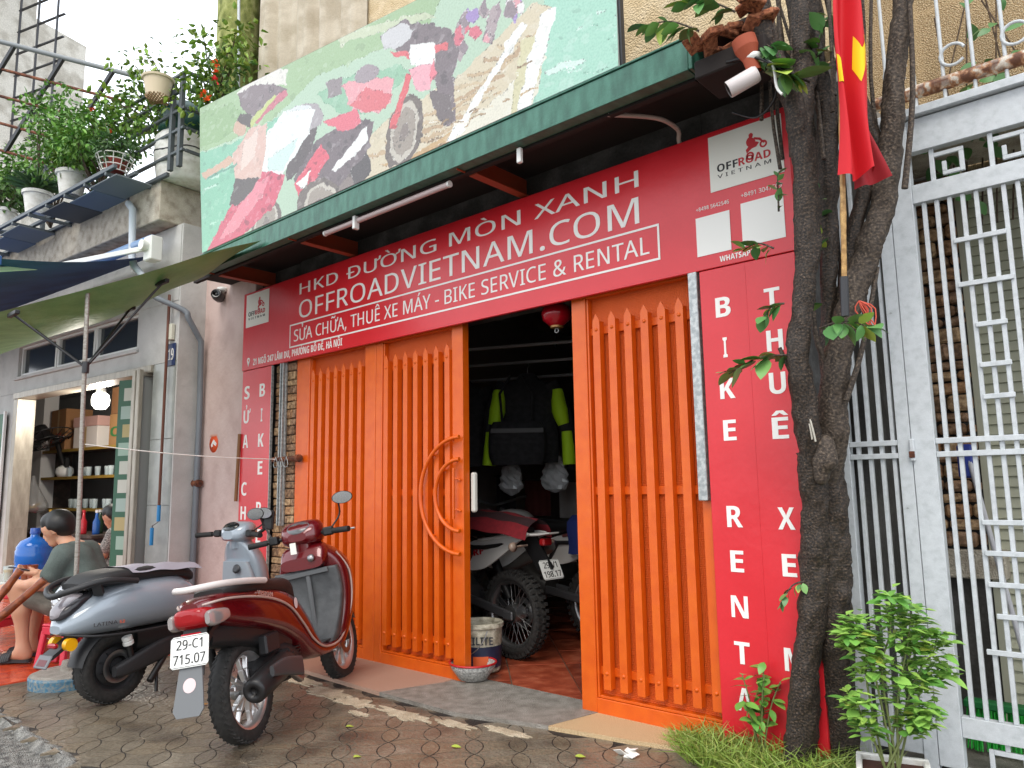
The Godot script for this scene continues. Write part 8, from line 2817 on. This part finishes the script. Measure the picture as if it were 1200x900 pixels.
# ---------------------------------------------------------------- plants at the foot of the tree
func make_plants() -> void:
	var t := thing("potted_plant", "bright green leafy plant in a white pot before the white gate", "plant", V(-0.93, -0.01, 0.24))
	var st := S()
	box(st, V(0, 0.065, 0), V(0.24, 0.13, 0.20), Basis(Vector3.UP, 0.3), 0.012)
	put("pot", st, m.potwhite, t)
	st = S()
	for k in 4:
		var b := Basis(Vector3.UP, 0.3)
		if k < 2: box(st, b * V(0, 0.148, 0.10 if k else -0.10), V(0.26, 0.035, 0.022), b, 0.004)
		else: box(st, b * V(0.12 if k == 2 else -0.12, 0.147, 0), V(0.022, 0.034, 0.178), b, 0.004)
	put("pot_rim", st, m.potwhite, t)
	st = S()
	box(st, V(0, 0.137, 0), V(0.216, 0.012, 0.176), Basis(Vector3.UP, 0.3))
	put("soil", st, mat(C8(78, 44, 32), 0.9), t)
	var lms := []
	for c: Color in [C8(118, 170, 74), C8(142, 188, 88), C8(98, 152, 66), C8(200, 212, 96)]:
		var lm := mat(c, 0.38)
		lm.backlight = Color(0.34, 0.4, 0.18)
		lms.append(lm)
	var gs := mat(C8(106, 116, 66), 0.6)
	var right := V(0.751, 0, -0.66)
	var toward := V(0.66, 0, 0.75)
	var tips := []
	for e: Array in [[-0.07, 0.45, -0.06, 0.60, -0.09, 0.70], [-0.02, 0.5, 0.02, 0.66, 0.03, 0.80], [0.05, 0.42, 0.12, 0.58, 0.16, 0.70], [0.10, 0.33, 0.20, 0.47, 0.27, 0.50], [-0.08, 0.28, -0.12, 0.36, -0.14, 0.41], [0.03, 0.4, 0.08, 0.62, 0.10, 0.75], [-0.05, 0.5, -0.11, 0.64, -0.15, 0.66], [0.06, 0.3, 0.09, 0.34, 0.12, 0.36], [0.1, 0.45, 0.2, 0.58, 0.22, 0.64]]:
		st = S()
		var a := right * rng.randf_range(-0.04, 0.04) + V(0, 0.13, 0)
		var dz := rng.randfn() * 0.05
		var p1: Vector3 = right * e[0] + V(0, e[1], 0) + toward * dz * 0.5
		var p2: Vector3 = right * e[2] + V(0, e[3], 0) + toward * dz
		var p3: Vector3 = right * e[4] + V(0, e[5], 0) + toward * dz * 1.4
		var cv := curve([a, p1, p2, p3], 5)
		tube(st, cv, lerp_list([0.005, 0.004, 0.002], cv.size()), 7)
		put("stem", st, gs, t)
		tips.append([p1, p2, p3])
		for w in 13:
			var q: Vector3 = cv[int(lerpf(5, cv.size() - 1, w / 12.0))]
			for k in 2:
				var an := w * 1.4 + k * PI + rng.randfn() * 0.25
				var d := V(cos(an), rng.randf_range(-0.25, 0.35), sin(an)).normalized()
				var off := d * rng.randf_range(0.0, 0.05)
				place_leaf(t, q + off, d, rng.randf_range(0.045, 0.08), lms[3] if rng.randf() < 0.08 else lms[rng.randi() % 3])
		for k in 7:
			var an := TAU * k / 7.0 + rng.randf()
			place_leaf(t, p3, V(cos(an), rng.randf_range(0.0, 0.6), sin(an)).normalized(), rng.randf_range(0.045, 0.08), lms[rng.randi() % 3])
	var fine := S()
	for e: Array in tips:
		for k in 105:
			var q: Vector3 = (e[0] as Vector3).lerp(e[1], rng.randf()) if k % 3 == 0 else (e[1] as Vector3).lerp(e[2], rng.randf())
			var an := rng.randf() * TAU
			fine.set_color(Color(0.16, 0.36, 0.06).lerp(Color(0.34, 0.5, 0.1), rng.randf()))
			leaf(fine, q + rdir() * 0.05, V(cos(an), rng.randf_range(-0.2, 0.5), sin(an)).normalized(), Vector3.UP, rng.randf_range(0.035, 0.062), 0.026)
	var fo := put("small_leaves", fine, m.leafy, t)
	fo.set_meta("kind", "stuff")
	# small weed sapling before the red panel
	var w := thing("sapling", "small leafy sapling growing in the grass before the red panel", "plant", V(-1.50, 0, 0.16))
	for i in 6:
		st = S()
		var e := right * rng.randf_range(-0.13, 0.13) + V(0, rng.randf_range(0.24, 0.46), 0) + toward * rng.randfn() * 0.05
		var cv := curve([V(0, 0, 0), e * 0.5 + V(0, 0.06, 0), e], 4)
		tube(st, cv, lerp_list([0.005, 0.0025], cv.size()), 6)
		put("stem", st, gs, w)
		for k in 11:
			var q: Vector3 = cv[int(lerpf(3, cv.size() - 1, k / 10.0))]
			place_leaf(w, q, (rdir() * V(1, 0.4, 1) + V(0, -0.05, 0)).normalized(), rng.randf_range(0.045, 0.075), lms[[0, 2, 2][rng.randi() % 3]])
	# grass tuft: nobody could count the blades
	st = S()
	for i in 2600:
		var x := rng.randf_range(-2.0, -1.02)
		var k := smoothstep(-2.05, -1.7, x)
		var zz := rng.randf_range(0.02, 0.10 + 0.26 * k)
		if rng.randf() > 0.25 + 0.75 * k: continue
		var h := rng.randf_range(0.05, 0.19) * (0.45 + 0.6 * k)
		var d := V(rng.randfn() * 0.75, 1.0, rng.randfn() * 0.75).normalized()
		var p := V(x, 0, zz)
		var s := d.cross(rdir()).normalized() * rng.randf_range(0.0018, 0.0032)
		var mid := p + d * h * 0.6
		var tip := p + d * h + V(rng.randfn(), -0.2, rng.randfn()) * h * 0.35
		st.set_color(Color(0.17, 0.28, 0.035).lerp(Color(0.42, 0.42, 0.12), rng.randf() * rng.randf()))
		tri(st, p - s, mid - s, p + s)
		tri(st, p + s, mid - s, mid + s)
		tri(st, mid - s, tip, mid + s)
	var g := put("grass", st, m.leafy)
	g.set_meta("kind", "stuff")
	tag(g, "tuft of wild green grass at the foot of the tree and red panel", "grass")
	# litter
	st = S()
	for i in 5: box(st, V(rng.randfn() * 0.02, 0.008 + i * 0.004, rng.randfn() * 0.02), V(0.05, 0.003, 0.04), Basis.from_euler(V(rng.randfn() * 0.4, rng.randf() * 3, rng.randfn() * 0.4)))
	var l := put("paper_scrap", st, m.signwhite, self, xf(V(-2.02, 0.0, 0.42)))
	tag(l, "crumpled white paper scrap lying on the pavement near the grass", "litter")
	for i in 5:
		var lf := mi("fallen_leaf", m.leaf_meshes[i % 3], m.leaf_mats[3] if i != 2 else mat(C8(150, 110, 60), 0.7), self, Transform3D(Basis.from_euler(V(0.1, rng.randf() * 6.0, 0.1)).scaled(V(0.05, 0.05, 0.05)), [V(-2.75, 0.008, 0.86), V(-3.4, 0.008, 1.0), V(-4.4, 0.008, 1.3), V(-2.2, 0.01, 0.6), V(-3.0, 0.008, 1.25)][i]))
		tag(lf, ["yellow green fallen leaf near the middle of the pavement", "fallen leaf between the red scooter and the threshold", "brownish fallen leaf beside the red scooter's rear wheel", "fallen leaf close to the white paper scrap", "fallen leaf lowest in the middle of the pavement"][i], "leaf", "fallen leaves on the pavement")

# ---------------------------------------------------------------- printed billboard
func fill_poly(im: Image, p: PackedVector2Array, c: Color) -> void:
	var w := im.get_width()
	var h := im.get_height()
	var y0 := 1e9
	var y1 := -1e9
	for v in p:
		y0 = minf(y0, v.y)
		y1 = maxf(y1, v.y)
	for y in range(maxi(0, int(y0)), mini(h - 1, int(y1)) + 1):
		var xs := []
		for i in p.size():
			var a := p[i]
			var b := p[(i + 1) % p.size()]
			if (a.y <= y) != (b.y <= y): xs.append(a.x + (y - a.y) / (b.y - a.y) * (b.x - a.x))
		xs.sort()
		for k in range(0, xs.size() - 1, 2):
			var x0 := clampi(int(xs[k]), 0, w)
			var x1 := clampi(int(xs[k + 1]) + 1, 0, w)
			if x1 > x0: im.fill_rect(Rect2i(x0, y, x1 - x0, 1), c)

func billboard_print() -> ImageTexture:
	var w := 1400
	var h := 480
	var im := Image.create(w, h, false, Image.FORMAT_RGB8)
	im.fill(C8(176, 206, 178))
	var polys := [
		[150, 184, 132, -73, 55, 530, -7, 733, 289, 689, 435, 594, 411, 416, 339, 285, 425, 90, 375, -64, 320],
		[186, 206, 170, 424, 162, 531, 102, 626, 201, 593, 257, 504, 245],
		[132, 170, 112, -73, 55, 140, 169, 197, 334, 89, 353, -65, 296],
		[196, 206, 170, 465, 195, 593, 292, 689, 370, 704, 414, 593, 334, 485, 257],
		[120, 190, 158, -64, 320, 90, 386, 186, 426, 308, 430, 343, 485, 156, 850, 78, 1000, -76, 945],
		[132, 186, 150, 417, 433, 486, 430, 627, 535, 659, 589, 578, 661, 507, 654],
		[156, 214, 190, 896, 555, 1008, 714, 1003, 1021, 834, 1020, 888, 860],
		[214, 240, 230, 893, 866, 946, 890, 954, 909, 899, 893],
		[214, 240, 230, 915, 905, 936, 904, 938, 914],
		[166, 218, 194, 157, 827, 206, 838, 206, 846, 158, 837],
		[104, 170, 140, 59, 590, 98, 603, 98, 612, 59, 601],
		[166, 218, 194, 175, 856, 211, 864, 211, 872, 176, 867],
		[104, 170, 140, 51, 499, 98, 516, 98, 525, 51, 510],
		[190, 230, 212, 61, 543, 98, 556, 98, 565, 62, 554],
		[166, 218, 194, 72, 812, 93, 817, 93, 825, 73, 823],
		[166, 218, 194, 114, 523, 155, 538, 155, 547, 114, 534],
		[190, 230, 212, 40, 586, 91, 603, 92, 612, 40, 597],
		[178, 226, 206, 975, 753, 982, 757, 982, 761, 975, 758],
		[140, 202, 176, 949, 945, 961, 950, 961, 954, 949, 950],
		[178, 226, 206, 993, 791, 1003, 796, 1003, 800, 993, 796],
		[140, 202, 176, 983, 860, 995, 865, 995, 869, 983, 865],
		[140, 202, 176, 965, 950, 982, 957, 982, 960, 965, 955],
		[196, 236, 220, 995, 1005, 1011, 1011, 1011, 1015, 995, 1010],
		[140, 202, 176, 959, 786, 969, 792, 969, 796, 959, 792],
		[196, 236, 220, 970, 749, 983, 756, 983, 760, 970, 754],
		[196, 236, 220, 942, 775, 951, 779, 951, 783, 942, 780],
		[196, 236, 220, 924, 915, 946, 924, 946, 928, 924, 920],
		[216, 200, 168, 425, 1087, 553, 786, 628, 731, 746, 722, 879, 600, 909, 656, 894, 813, 846, 1012, 579, 975, 491, 1035],
		[196, 164, 124, 553, 869, 628, 891, 766, 922, 769, 937, 632, 911, 558, 887],
		[184, 150, 112, 591, 843, 663, 869, 781, 889, 785, 904, 667, 888, 595, 860],
		[206, 180, 142, 628, 818, 696, 847, 797, 857, 800, 872, 700, 866, 632, 834],
		[196, 164, 124, 663, 793, 728, 826, 812, 825, 815, 840, 732, 845, 667, 810],
		[184, 150, 112, 696, 770, 759, 806, 827, 794, 830, 809, 763, 824, 700, 786],
		[206, 180, 142, 729, 748, 789, 787, 842, 764, 845, 778, 792, 805, 732, 764],
		[196, 164, 124, 760, 726, 818, 768, 857, 734, 860, 748, 821, 786, 763, 742],
		[184, 150, 112, 790, 705, 845, 750, 871, 704, 874, 719, 848, 768, 793, 721],
		[206, 180, 142, 818, 685, 872, 733, 885, 675, 888, 690, 875, 750, 821, 701],
		[196, 154, 100, 579, 934, 644, 953, 772, 928, 847, 895, 853, 918, 772, 957, 651, 984],
		[232, 226, 206, 732, 961, 894, 813, 881, 947, 846, 1012, 745, 1004],
		[214, 206, 160, 860, 716, 895, 718, 888, 873, 858, 976, 835, 979],
		[250, 250, 246, 843, 1002, 887, 653, 909, 649, 912, 693, 861, 1009],
		[248, 248, 244, 721, 973, 792, 805, 858, 642, 870, 666, 799, 827, 731, 994],
		[130, 112, 120, 797, 582, 808, 573, 815, 636, 806, 671, 793, 624],
		[166, 146, 150, 802, 552, 814, 548, 821, 605, 811, 632, 798, 588],
		[166, 146, 150, 801, 607, 806, 598, 809, 637, 805, 662, 799, 635],
		[150, 120, 190, 757, 471, 764, 459, 768, 512, 762, 546, 755, 509],
		[226, 150, 160, 739, 589, 751, 593, 759, 626, 749, 634, 735, 604],
		[226, 150, 160, 702, 530, 711, 531, 717, 562, 710, 572, 699, 546],
		[166, 146, 150, 690, 550, 705, 557, 714, 594, 702, 600, 685, 565],
		[166, 146, 150, 741, 596, 751, 589, 757, 641, 749, 670, 738, 631],
		[150, 120, 190, 722, 591, 728, 574, 732, 637, 727, 680, 720, 638],
		[150, 128, 136, 743, 505, 749, 503, 753, 531, 748, 544, 741, 522],
		[130, 112, 120, 749, 577, 758, 571, 765, 621, 757, 646, 745, 608],
		[216, 90, 110, 750, 500, 762, 500, 770, 547, 760, 566, 746, 526],
		[150, 128, 136, 723, 514, 729, 510, 733, 543, 728, 561, 721, 536],
		[150, 120, 190, 848, 545, 855, 539, 860, 582, 854, 606, 846, 574],
		[166, 146, 150, 755, 542, 759, 540, 761, 562, 758, 574, 753, 557],
		[226, 150, 160, 797, 613, 802, 608, 805, 639, 801, 656, 795, 634],
		[226, 150, 160, 847, 543, 854, 536, 858, 578, 852, 602, 845, 571],
		[216, 90, 110, 771, 550, 782, 551, 790, 593, 780, 608, 767, 572],
		[236, 230, 232, 696, 579, 701, 572, 705, 608, 700, 630, 694, 604],
		[150, 128, 136, 754, 477, 761, 466, 765, 518, 760, 550, 752, 513],
		[166, 146, 150, 745, 499, 751, 498, 755, 524, 750, 535, 743, 514],
		[150, 128, 136, 813, 524, 821, 516, 826, 568, 819, 597, 810, 559],
		[236, 230, 232, 854, 572, 861, 571, 865, 602, 859, 615, 851, 590],
		[130, 112, 120, 751, 491, 761, 495, 768, 527, 760, 535, 747, 506],
		[130, 112, 120, 695, 507, 708, 514, 717, 548, 706, 554, 691, 522],
		[166, 146, 150, 788, 488, 800, 491, 808, 535, 798, 550, 784, 511],
		[150, 120, 190, 766, 482, 779, 486, 786, 525, 776, 537, 762, 501],
		[150, 120, 190, 844, 581, 849, 572, 852, 613, 848, 638, 842, 610],
		[166, 146, 150, 808, 524, 814, 517, 818, 558, 813, 581, 806, 551],
		[150, 120, 190, 710, 564, 720, 566, 726, 599, 718, 610, 706, 582],
		[236, 230, 232, 836, 515, 844, 510, 849, 554, 842, 575, 833, 542],
		[130, 112, 120, 836, 541, 846, 535, 853, 591, 844, 618, 832, 576],
		[130, 112, 120, 792, 475, 799, 468, 803, 513, 797, 539, 789, 506],
		[216, 90, 110, 740, 523, 752, 519, 759, 574, 749, 601, 736, 557],
		[104, 88, 94, 581, 344, 627, 332, 689, 428, 733, 507, 748, 633, 734, 700, 744, 907, 723, 905, 705, 736, 689, 617, 627, 469],
		[206, 204, 208, 585, 340, 627, 339, 659, 411, 635, 454, 594, 419],
		[96, 82, 76, 672, 892, 666, 926, 658, 954, 648, 975, 638, 987, 627, 990, 618, 982, 609, 964, 602, 937, 598, 904, 596, 865, 597, 825, 601, 786, 608, 751, 616, 722, 626, 701, 637, 691, 647, 690, 657, 700, 665, 719, 671, 746, 675, 779, 676, 816, 675, 854],
		[196, 186, 172, 663, 878, 658, 906, 652, 929, 645, 946, 637, 957, 629, 959, 622, 953, 615, 940, 610, 919, 607, 893, 606, 863, 608, 831, 611, 800, 616, 772, 622, 749, 630, 732, 638, 722, 646, 721, 653, 728, 659, 742, 663, 763, 666, 789, 667, 818, 666, 848],
		[150, 136, 124, 658, 871, 653, 898, 647, 919, 639, 933, 632, 938, 624, 933, 618, 919, 614, 897, 612, 869, 613, 839, 616, 808, 621, 780, 628, 759, 635, 746, 643, 742, 650, 747, 656, 762, 660, 784, 662, 811, 661, 841],
		[120, 104, 98, 645, 851, 643, 864, 639, 872, 636, 876, 633, 874, 630, 867, 628, 856, 628, 842, 629, 828, 632, 816, 635, 808, 639, 804, 642, 806, 644, 813, 646, 824, 646, 838],
		[222, 76, 84, 606, 786, 643, 583, 654, 606, 618, 808],
		[224, 84, 92, 609, 447, 647, 490, 651, 528, 615, 474],
		[224, 84, 92, 697, 520, 729, 552, 725, 585, 700, 563],
		[246, 246, 244, 649, 464, 701, 523, 698, 612, 673, 615, 652, 552],
		[240, 160, 176, 649, 571, 698, 604, 689, 712, 666, 696],
		[236, 110, 128, 695, 585, 701, 662, 689, 679],
		[92, 78, 80, 689, 718, 732, 782, 740, 898, 718, 895, 700, 808],
		[96, 80, 86, 356, 798, 420, 664, 507, 654, 570, 727, 553, 853, 518, 955, 424, 1052, 382, 948],
		[228, 88, 108, 435, 584, 525, 621, 536, 702, 489, 691],
		[224, 70, 92, 357, 827, 430, 698, 457, 780, 377, 930],
		[246, 246, 246, 365, 825, 403, 803, 392, 901],
		[236, 150, 160, 485, 463, 551, 504, 615, 573, 607, 684, 578, 695, 516, 612],
		[222, 90, 100, 506, 584, 551, 547, 611, 648, 595, 696, 552, 667],
		[148, 132, 140, 579, 493, 580, 509, 577, 521, 570, 528, 559, 529, 548, 523, 536, 511, 527, 495, 522, 478, 520, 461, 524, 448, 532, 441, 542, 441, 554, 447, 565, 460, 574, 476],
		[130, 116, 120, 445, 395, 486, 417, 485, 501, 450, 484],
		[246, 246, 244, 459, 849, 552, 726, 556, 796, 473, 872],
		[120, 104, 100, 394, 1046, 509, 913, 536, 870, 527, 997, 424, 1052, 284, 1060],
		[214, 208, 196, 423, 981, 509, 982, 492, 1069, 352, 1070, 284, 1041],
		[96, 82, 76, 488, 1067, 481, 1089, 470, 1105, 457, 1113, 442, 1112, 426, 1104, 411, 1087, 396, 1063, 384, 1034, 375, 1001, 371, 966, 370, 934, 375, 905, 383, 882, 395, 867, 409, 860, 425, 862, 441, 873, 456, 892, 469, 917, 480, 946, 488, 977, 492, 1009, 492, 1040],
		[196, 186, 172, 474, 1047, 469, 1065, 460, 1078, 450, 1085, 439, 1085, 427, 1079, 415, 1067, 405, 1049, 396, 1027, 390, 1002, 387, 975, 387, 950, 390, 927, 397, 909, 406, 896, 416, 890, 428, 890, 440, 898, 451, 911, 461, 930, 469, 952, 475, 976, 478, 1001, 478, 1025],
		[150, 136, 124, 467, 1036, 461, 1054, 452, 1065, 441, 1069, 430, 1065, 418, 1053, 408, 1035, 401, 1012, 396, 987, 396, 962, 399, 939, 405, 921, 414, 910, 425, 907, 437, 912, 448, 925, 458, 943, 465, 966, 469, 990, 470, 1014],
		[120, 104, 98, 446, 1006, 443, 1014, 438, 1018, 433, 1017, 428, 1012, 424, 1003, 421, 993, 420, 981, 421, 971, 424, 963, 428, 959, 434, 960, 439, 965, 443, 974, 446, 985, 447, 996],
		[96, 82, 76, 307, 1009, 299, 1029, 288, 1045, 276, 1054, 264, 1057, 252, 1053, 241, 1042, 232, 1025, 226, 1003, 223, 977, 223, 950, 226, 923, 233, 899, 242, 879, 253, 864, 265, 855, 278, 854, 289, 859, 300, 871, 308, 888, 314, 910, 317, 934, 317, 960, 313, 986],
		[196, 186, 172, 298, 995, 291, 1012, 283, 1024, 274, 1032, 264, 1035, 255, 1032, 247, 1024, 241, 1011, 236, 995, 234, 975, 234, 954, 237, 933, 243, 914, 250, 897, 258, 885, 268, 878, 277, 876, 286, 879, 294, 888, 300, 900, 304, 917, 306, 936, 306, 956, 303, 977],
		[150, 136, 124, 293, 988, 286, 1004, 277, 1015, 268, 1020, 259, 1019, 251, 1012, 245, 999, 242, 982, 241, 962, 243, 941, 248, 922, 255, 906, 264, 895, 273, 890, 282, 892, 290, 899, 296, 912, 299, 929, 300, 949, 298, 969],
		[120, 104, 98, 279, 967, 276, 974, 272, 978, 267, 979, 264, 976, 261, 970, 260, 961, 260, 952, 263, 943, 266, 936, 270, 932, 274, 932, 278, 935, 280, 941, 282, 949, 281, 959],
		[70, 58, 60, 334, 648, 388, 587, 419, 582, 410, 682, 369, 772, 337, 800],
		[60, 52, 54, 509, 896, 553, 853, 562, 944, 527, 997],
		[160, 150, 156, 436, 548, 435, 573, 427, 588, 413, 593, 394, 585, 374, 566, 356, 538, 342, 505, 335, 473, 336, 447, 345, 431, 360, 428, 379, 437, 399, 458, 417, 486, 430, 518],
		[222, 226, 232, 402, 492, 401, 504, 395, 511, 386, 511, 374, 505, 361, 493, 350, 477, 341, 460, 337, 443, 338, 430, 344, 424, 354, 424, 366, 430, 379, 443, 390, 459, 398, 476],
		[244, 248, 248, 249, 670, 262, 501, 320, 418, 410, 499, 394, 616, 320, 752],
		[206, 232, 228, 272, 628, 369, 602, 325, 733, 273, 687],
		[214, 64, 92, 57, 974, 177, 708, 254, 670, 332, 762, 298, 890, 185, 981, 106, 1002],
		[236, 120, 140, 104, 935, 218, 718, 278, 721, 256, 809, 158, 932],
		[232, 226, 218, 153, 130, 224, 95, 286, 123, 323, 192, 326, 274, 270, 229, 207, 204],
		[112, 92, 98, 156, 139, 219, 156, 288, 240, 329, 306, 278, 358, 223, 371, 180, 254],
		[196, 90, 110, 210, 348, 323, 300, 330, 340, 236, 391],
		[190, 200, 110, 191, 359, 289, 290, 297, 316, 211, 389],
		[170, 136, 96, 825, 904, 836, 908, 836, 913, 825, 911],
		[226, 212, 184, 606, 959, 629, 966, 629, 972, 606, 967],
		[140, 108, 74, 710, 871, 725, 877, 725, 883, 710, 878],
		[140, 108, 74, 685, 924, 715, 934, 715, 940, 685, 932],
		[170, 136, 96, 703, 963, 733, 973, 733, 978, 703, 970],
		[140, 108, 74, 769, 881, 779, 885, 779, 891, 769, 888],
		[170, 136, 96, 736, 837, 748, 842, 748, 847, 736, 844],
		[226, 212, 184, 802, 854, 831, 866, 831, 872, 802, 861],
		[170, 136, 96, 733, 902, 754, 910, 754, 916, 733, 910],
		[196, 160, 116, 813, 864, 820, 867, 820, 872, 813, 871],
		[170, 136, 96, 766, 914, 793, 924, 793, 930, 766, 921],
		[240, 232, 214, 689, 848, 706, 854, 706, 860, 689, 855],
		[240, 232, 214, 739, 911, 764, 921, 764, 927, 739, 919],
		[196, 160, 116, 855, 911, 882, 922, 882, 928, 855, 918],
		[226, 212, 184, 782, 896, 809, 907, 809, 913, 782, 904],
		[140, 108, 74, 850, 803, 874, 815, 874, 820, 850, 810],
		[224, 176, 164, 156, 629, 145, 480, 183, 423, 211, 385, 268, 432, 264, 581, 245, 706],
		[236, 206, 196, 177, 602, 186, 447, 237, 419, 227, 567],
		[70, 58, 58, 138, 765, 156, 629, 244, 702, 218, 748, 171, 790],
		[206, 160, 136, 190, 364, 192, 381, 190, 394, 184, 400, 176, 399, 167, 390, 159, 376, 151, 357, 146, 338, 145, 320, 147, 307, 153, 301, 161, 302, 170, 311, 179, 326, 186, 344],
		[60, 48, 46, 154, 300, 169, 268, 209, 310, 206, 384, 187, 355],
		[212, 164, 140, 26, 495, 131, 478, 154, 520, 48, 540],
		[90, 150, 130, 51, 534, 162, 538, 165, 551, 54, 550]
	]
	var r2 := RandomNumberGenerator.new()
	r2.seed = 8
	var k := 0
	for e: Array in polys:
		var p := PackedVector2Array()
		for i in range(3, e.size(), 2): p.append(Vector2(e[i] * w / 1000.0, e[i + 1] * h / 1000.0))
		var c := C8(e[0], e[1], e[2])
		fill_poly(im, p, c)
		# broken tones inside each patch, as in a photograph
		var box2 := Rect2(p[0], Vector2.ZERO)
		for v in p: box2 = box2.expand(v)
		var n := int(clampf(box2.get_area() / 260.0, 4, 420))
		for q in n:
			var s := Vector2(r2.randf_range(box2.position.x, box2.end.x), r2.randf_range(box2.position.y, box2.end.y))
			if not Geometry2D.is_point_in_polygon(s, p): continue
			var f := r2.randf_range(-0.30, 0.24) if c.get_luminance() < 0.55 else r2.randf_range(-0.1, 0.2)
			var cc := c.lightened(f) if f > 0 else c.darkened(-f)
			var rr := r2.randf_range(1.5, clampf(sqrt(box2.get_area()) * 0.05, 3.0, 9.0))
			var bp := PackedVector2Array()
			for i in 7: bp.append(s + Vector2(cos(TAU * i / 7) * 1.4, sin(TAU * i / 7)) * rr * r2.randf_range(0.5, 1.3))
			fill_poly(im, bp, cc)
		# dark broken outline
		for i in p.size():
			var a := p[i]
			var b := p[(i + 1) % p.size()]
			var steps := int(a.distance_to(b) / 2.0) + 1
			for q in steps:
				if r2.randf() < 0.7: continue
				var s := a.lerp(b, float(q) / steps)
				im.fill_rect(Rect2i(int(s.x), int(s.y), r2.randi_range(1, 3), r2.randi_range(1, 3)), c.darkened(0.4) if r2.randf() < 0.6 else c.lightened(0.6))
		k += 1
	# uneven outlines and fine tones of a bleached photograph, with glare haze mixed in
	var wx := noise_image(512, 0.02, 301, 3)
	var wy := noise_image(512, 0.02, 302, 3)
	var tn := noise_image(512, 0.09, 303, 4)
	var out := Image.create(w, h, false, Image.FORMAT_RGB8)
	for y in h:
		for x in w:
			var dx := (wx.get_pixel(x & 511, y & 511).r - 0.5) * 14.0
			var dy := (wy.get_pixel(x & 511, y & 511).r - 0.5) * 11.0
			var c := im.get_pixel(clampi(int(x + dx), 0, w - 1), clampi(int(y + dy), 0, h - 1))
			var f := (tn.get_pixel((x * 2) & 511, (y * 2) & 511).r - 0.5) * 0.26
			c = c.lightened(f) if f > 0.0 else c.darkened(-f * 0.9)
			c = c.lerp(Color(0.86, 0.88, 0.86), 0.2)  # pale veil: glare and haze put into the print colour
			out.set_pixel(x, y, Color(c.r * 0.9, c.g * 0.9, c.b * 0.9))
	out.generate_mipmaps()
	return ImageTexture.create_from_image(out)

func make_billboard() -> void:
	var t := thing("billboard", "large faded printed banner of trail bikes on a river raft above the gutter", "billboard", V(-3.9, 3.23, 0.64))
	var o := V(-3.9, 3.23, 0.64)
	var X0 := -6.16
	var X1 := -1.78
	var Y0 := 3.20
	var Y1 := 4.70
	var bl := V(-5.985, 3.245, 0.64)
	var br := V(-1.80, 3.238, 0.64)
	var tl := V(-6.13, 4.60, 0.645)
	var tr := V(-1.80, 4.10, 0.645)
	var st := S()
	st.set_smooth_group(0)
	var nu := 40
	var nv := 12
	var pt := func(u: float, v: float) -> Vector3:
		var p := bl.lerp(br, u).lerp(tl.lerp(tr, u), v)
		p.z += 0.006 * sin(u * 23.0 + v * 2.0) * sin(v * PI) + 0.004 * sin(u * 61.0) * v * (1.0 - v)
		return p
	for i in nu:
		for j in nv:
			for c: Array in [[0, 0], [0, 1], [1, 1], [0, 0], [1, 1], [1, 0]]:
				var p: Vector3 = pt.call(float(i + c[0]) / nu, float(j + c[1]) / nv)
				st.set_uv(Vector2((p.x - X0) / (X1 - X0), (Y1 - p.y) / (Y1 - Y0)))
				st.add_vertex(p - o)
	var bm := StandardMaterial3D.new()
	bm.albedo_texture = billboard_print()
	bm.roughness = 0.4
	put("banner", st, bm, t)
	# steel frame behind the banner
	st = S()
	for e: Array in [[bl, br], [tl, tr], [bl, tl], [br, tr], [bl.lerp(br, 0.33), tl.lerp(tr, 0.33)], [bl.lerp(br, 0.66), tl.lerp(tr, 0.66)]]:
		bar(st, e[0] - o - V(0, 0, 0.03), e[1] - o - V(0, 0, 0.03), 0.03, 0.03)
	for u: float in [0.0, 0.33, 0.66, 1.0]:
		var p := tl.lerp(tr, u)
		bar(st, p - o - V(0, 0, 0.03), V(p.x, p.y, -0.1) - o, 0.03, 0.03)
	put("frame", st, m.darksteel, t)
	put("back_sheet", quad_back(bl, br, tr, tl, o), mat(C8(190, 190, 186), 0.8), t)
	# things on the upper storey beside the banner
	var cu := thing("upper_curtain", "beige curtain hanging on the upper storey behind the banner", "curtain", V(-5.55, 4.0, 0.03))
	st = S()
	for sd in 2:
		sheet(st, 60, 6, func(u: float, v: float) -> Vector3:
			var x := lerpf(-0.74, 0.9, u if sd == 0 else 1.0 - u)
			return V(x, v * 3.0, 0.05 * sin(x * 19.0) + 0.02 * sin(x * 47.0 + v) - (0.006 if sd else 0.0)))
	put("cloth", st, tmat(ramp_tex(256, 0.02, 201, [[0.3, C8(176, 164, 144)], [0.7, C8(200, 190, 172)]], 0.15), 0.9, 0.8), cu)
	var pb := thing("mossy_post", "green mossy concrete post on the upper storey left of the beige curtain", "post", V(-6.78, 4.3, -0.02))
	st = S()
	tube(st, [V(0, 0, 0), V(0.02, 1.6, 0), V(0.0, 3.2, 0)], [0.21, 0.21, 0.21], 24)
	put("shaft", st, tmat(ramp_tex(256, 0.03, 202, [[0.25, C8(96, 104, 44)], [0.5, C8(140, 146, 78)], [0.8, C8(178, 178, 120)]], 0.4, 4, FastNoiseLite.TYPE_SIMPLEX_SMOOTH, 2), 0.85, 1.2, m.bump_grit, 0.7), pb)
	st = S()
	tube(st, [V(0.40, 0.2, 0.16), V(0.22, 3.2, 0.16)], 0.014, 8)
	put("cable", st, m.gatewhite if m.has("gatewhite") else m.white, pb)

func quad_back(a: Vector3, b: Vector3, c: Vector3, d: Vector3, o: Vector3) -> SurfaceTool:
	var st := S()
	var z := V(0, 0, 0.012)
	quad(st, a - o - z, b - o - z, c - o - z, d - o - z)
	return st
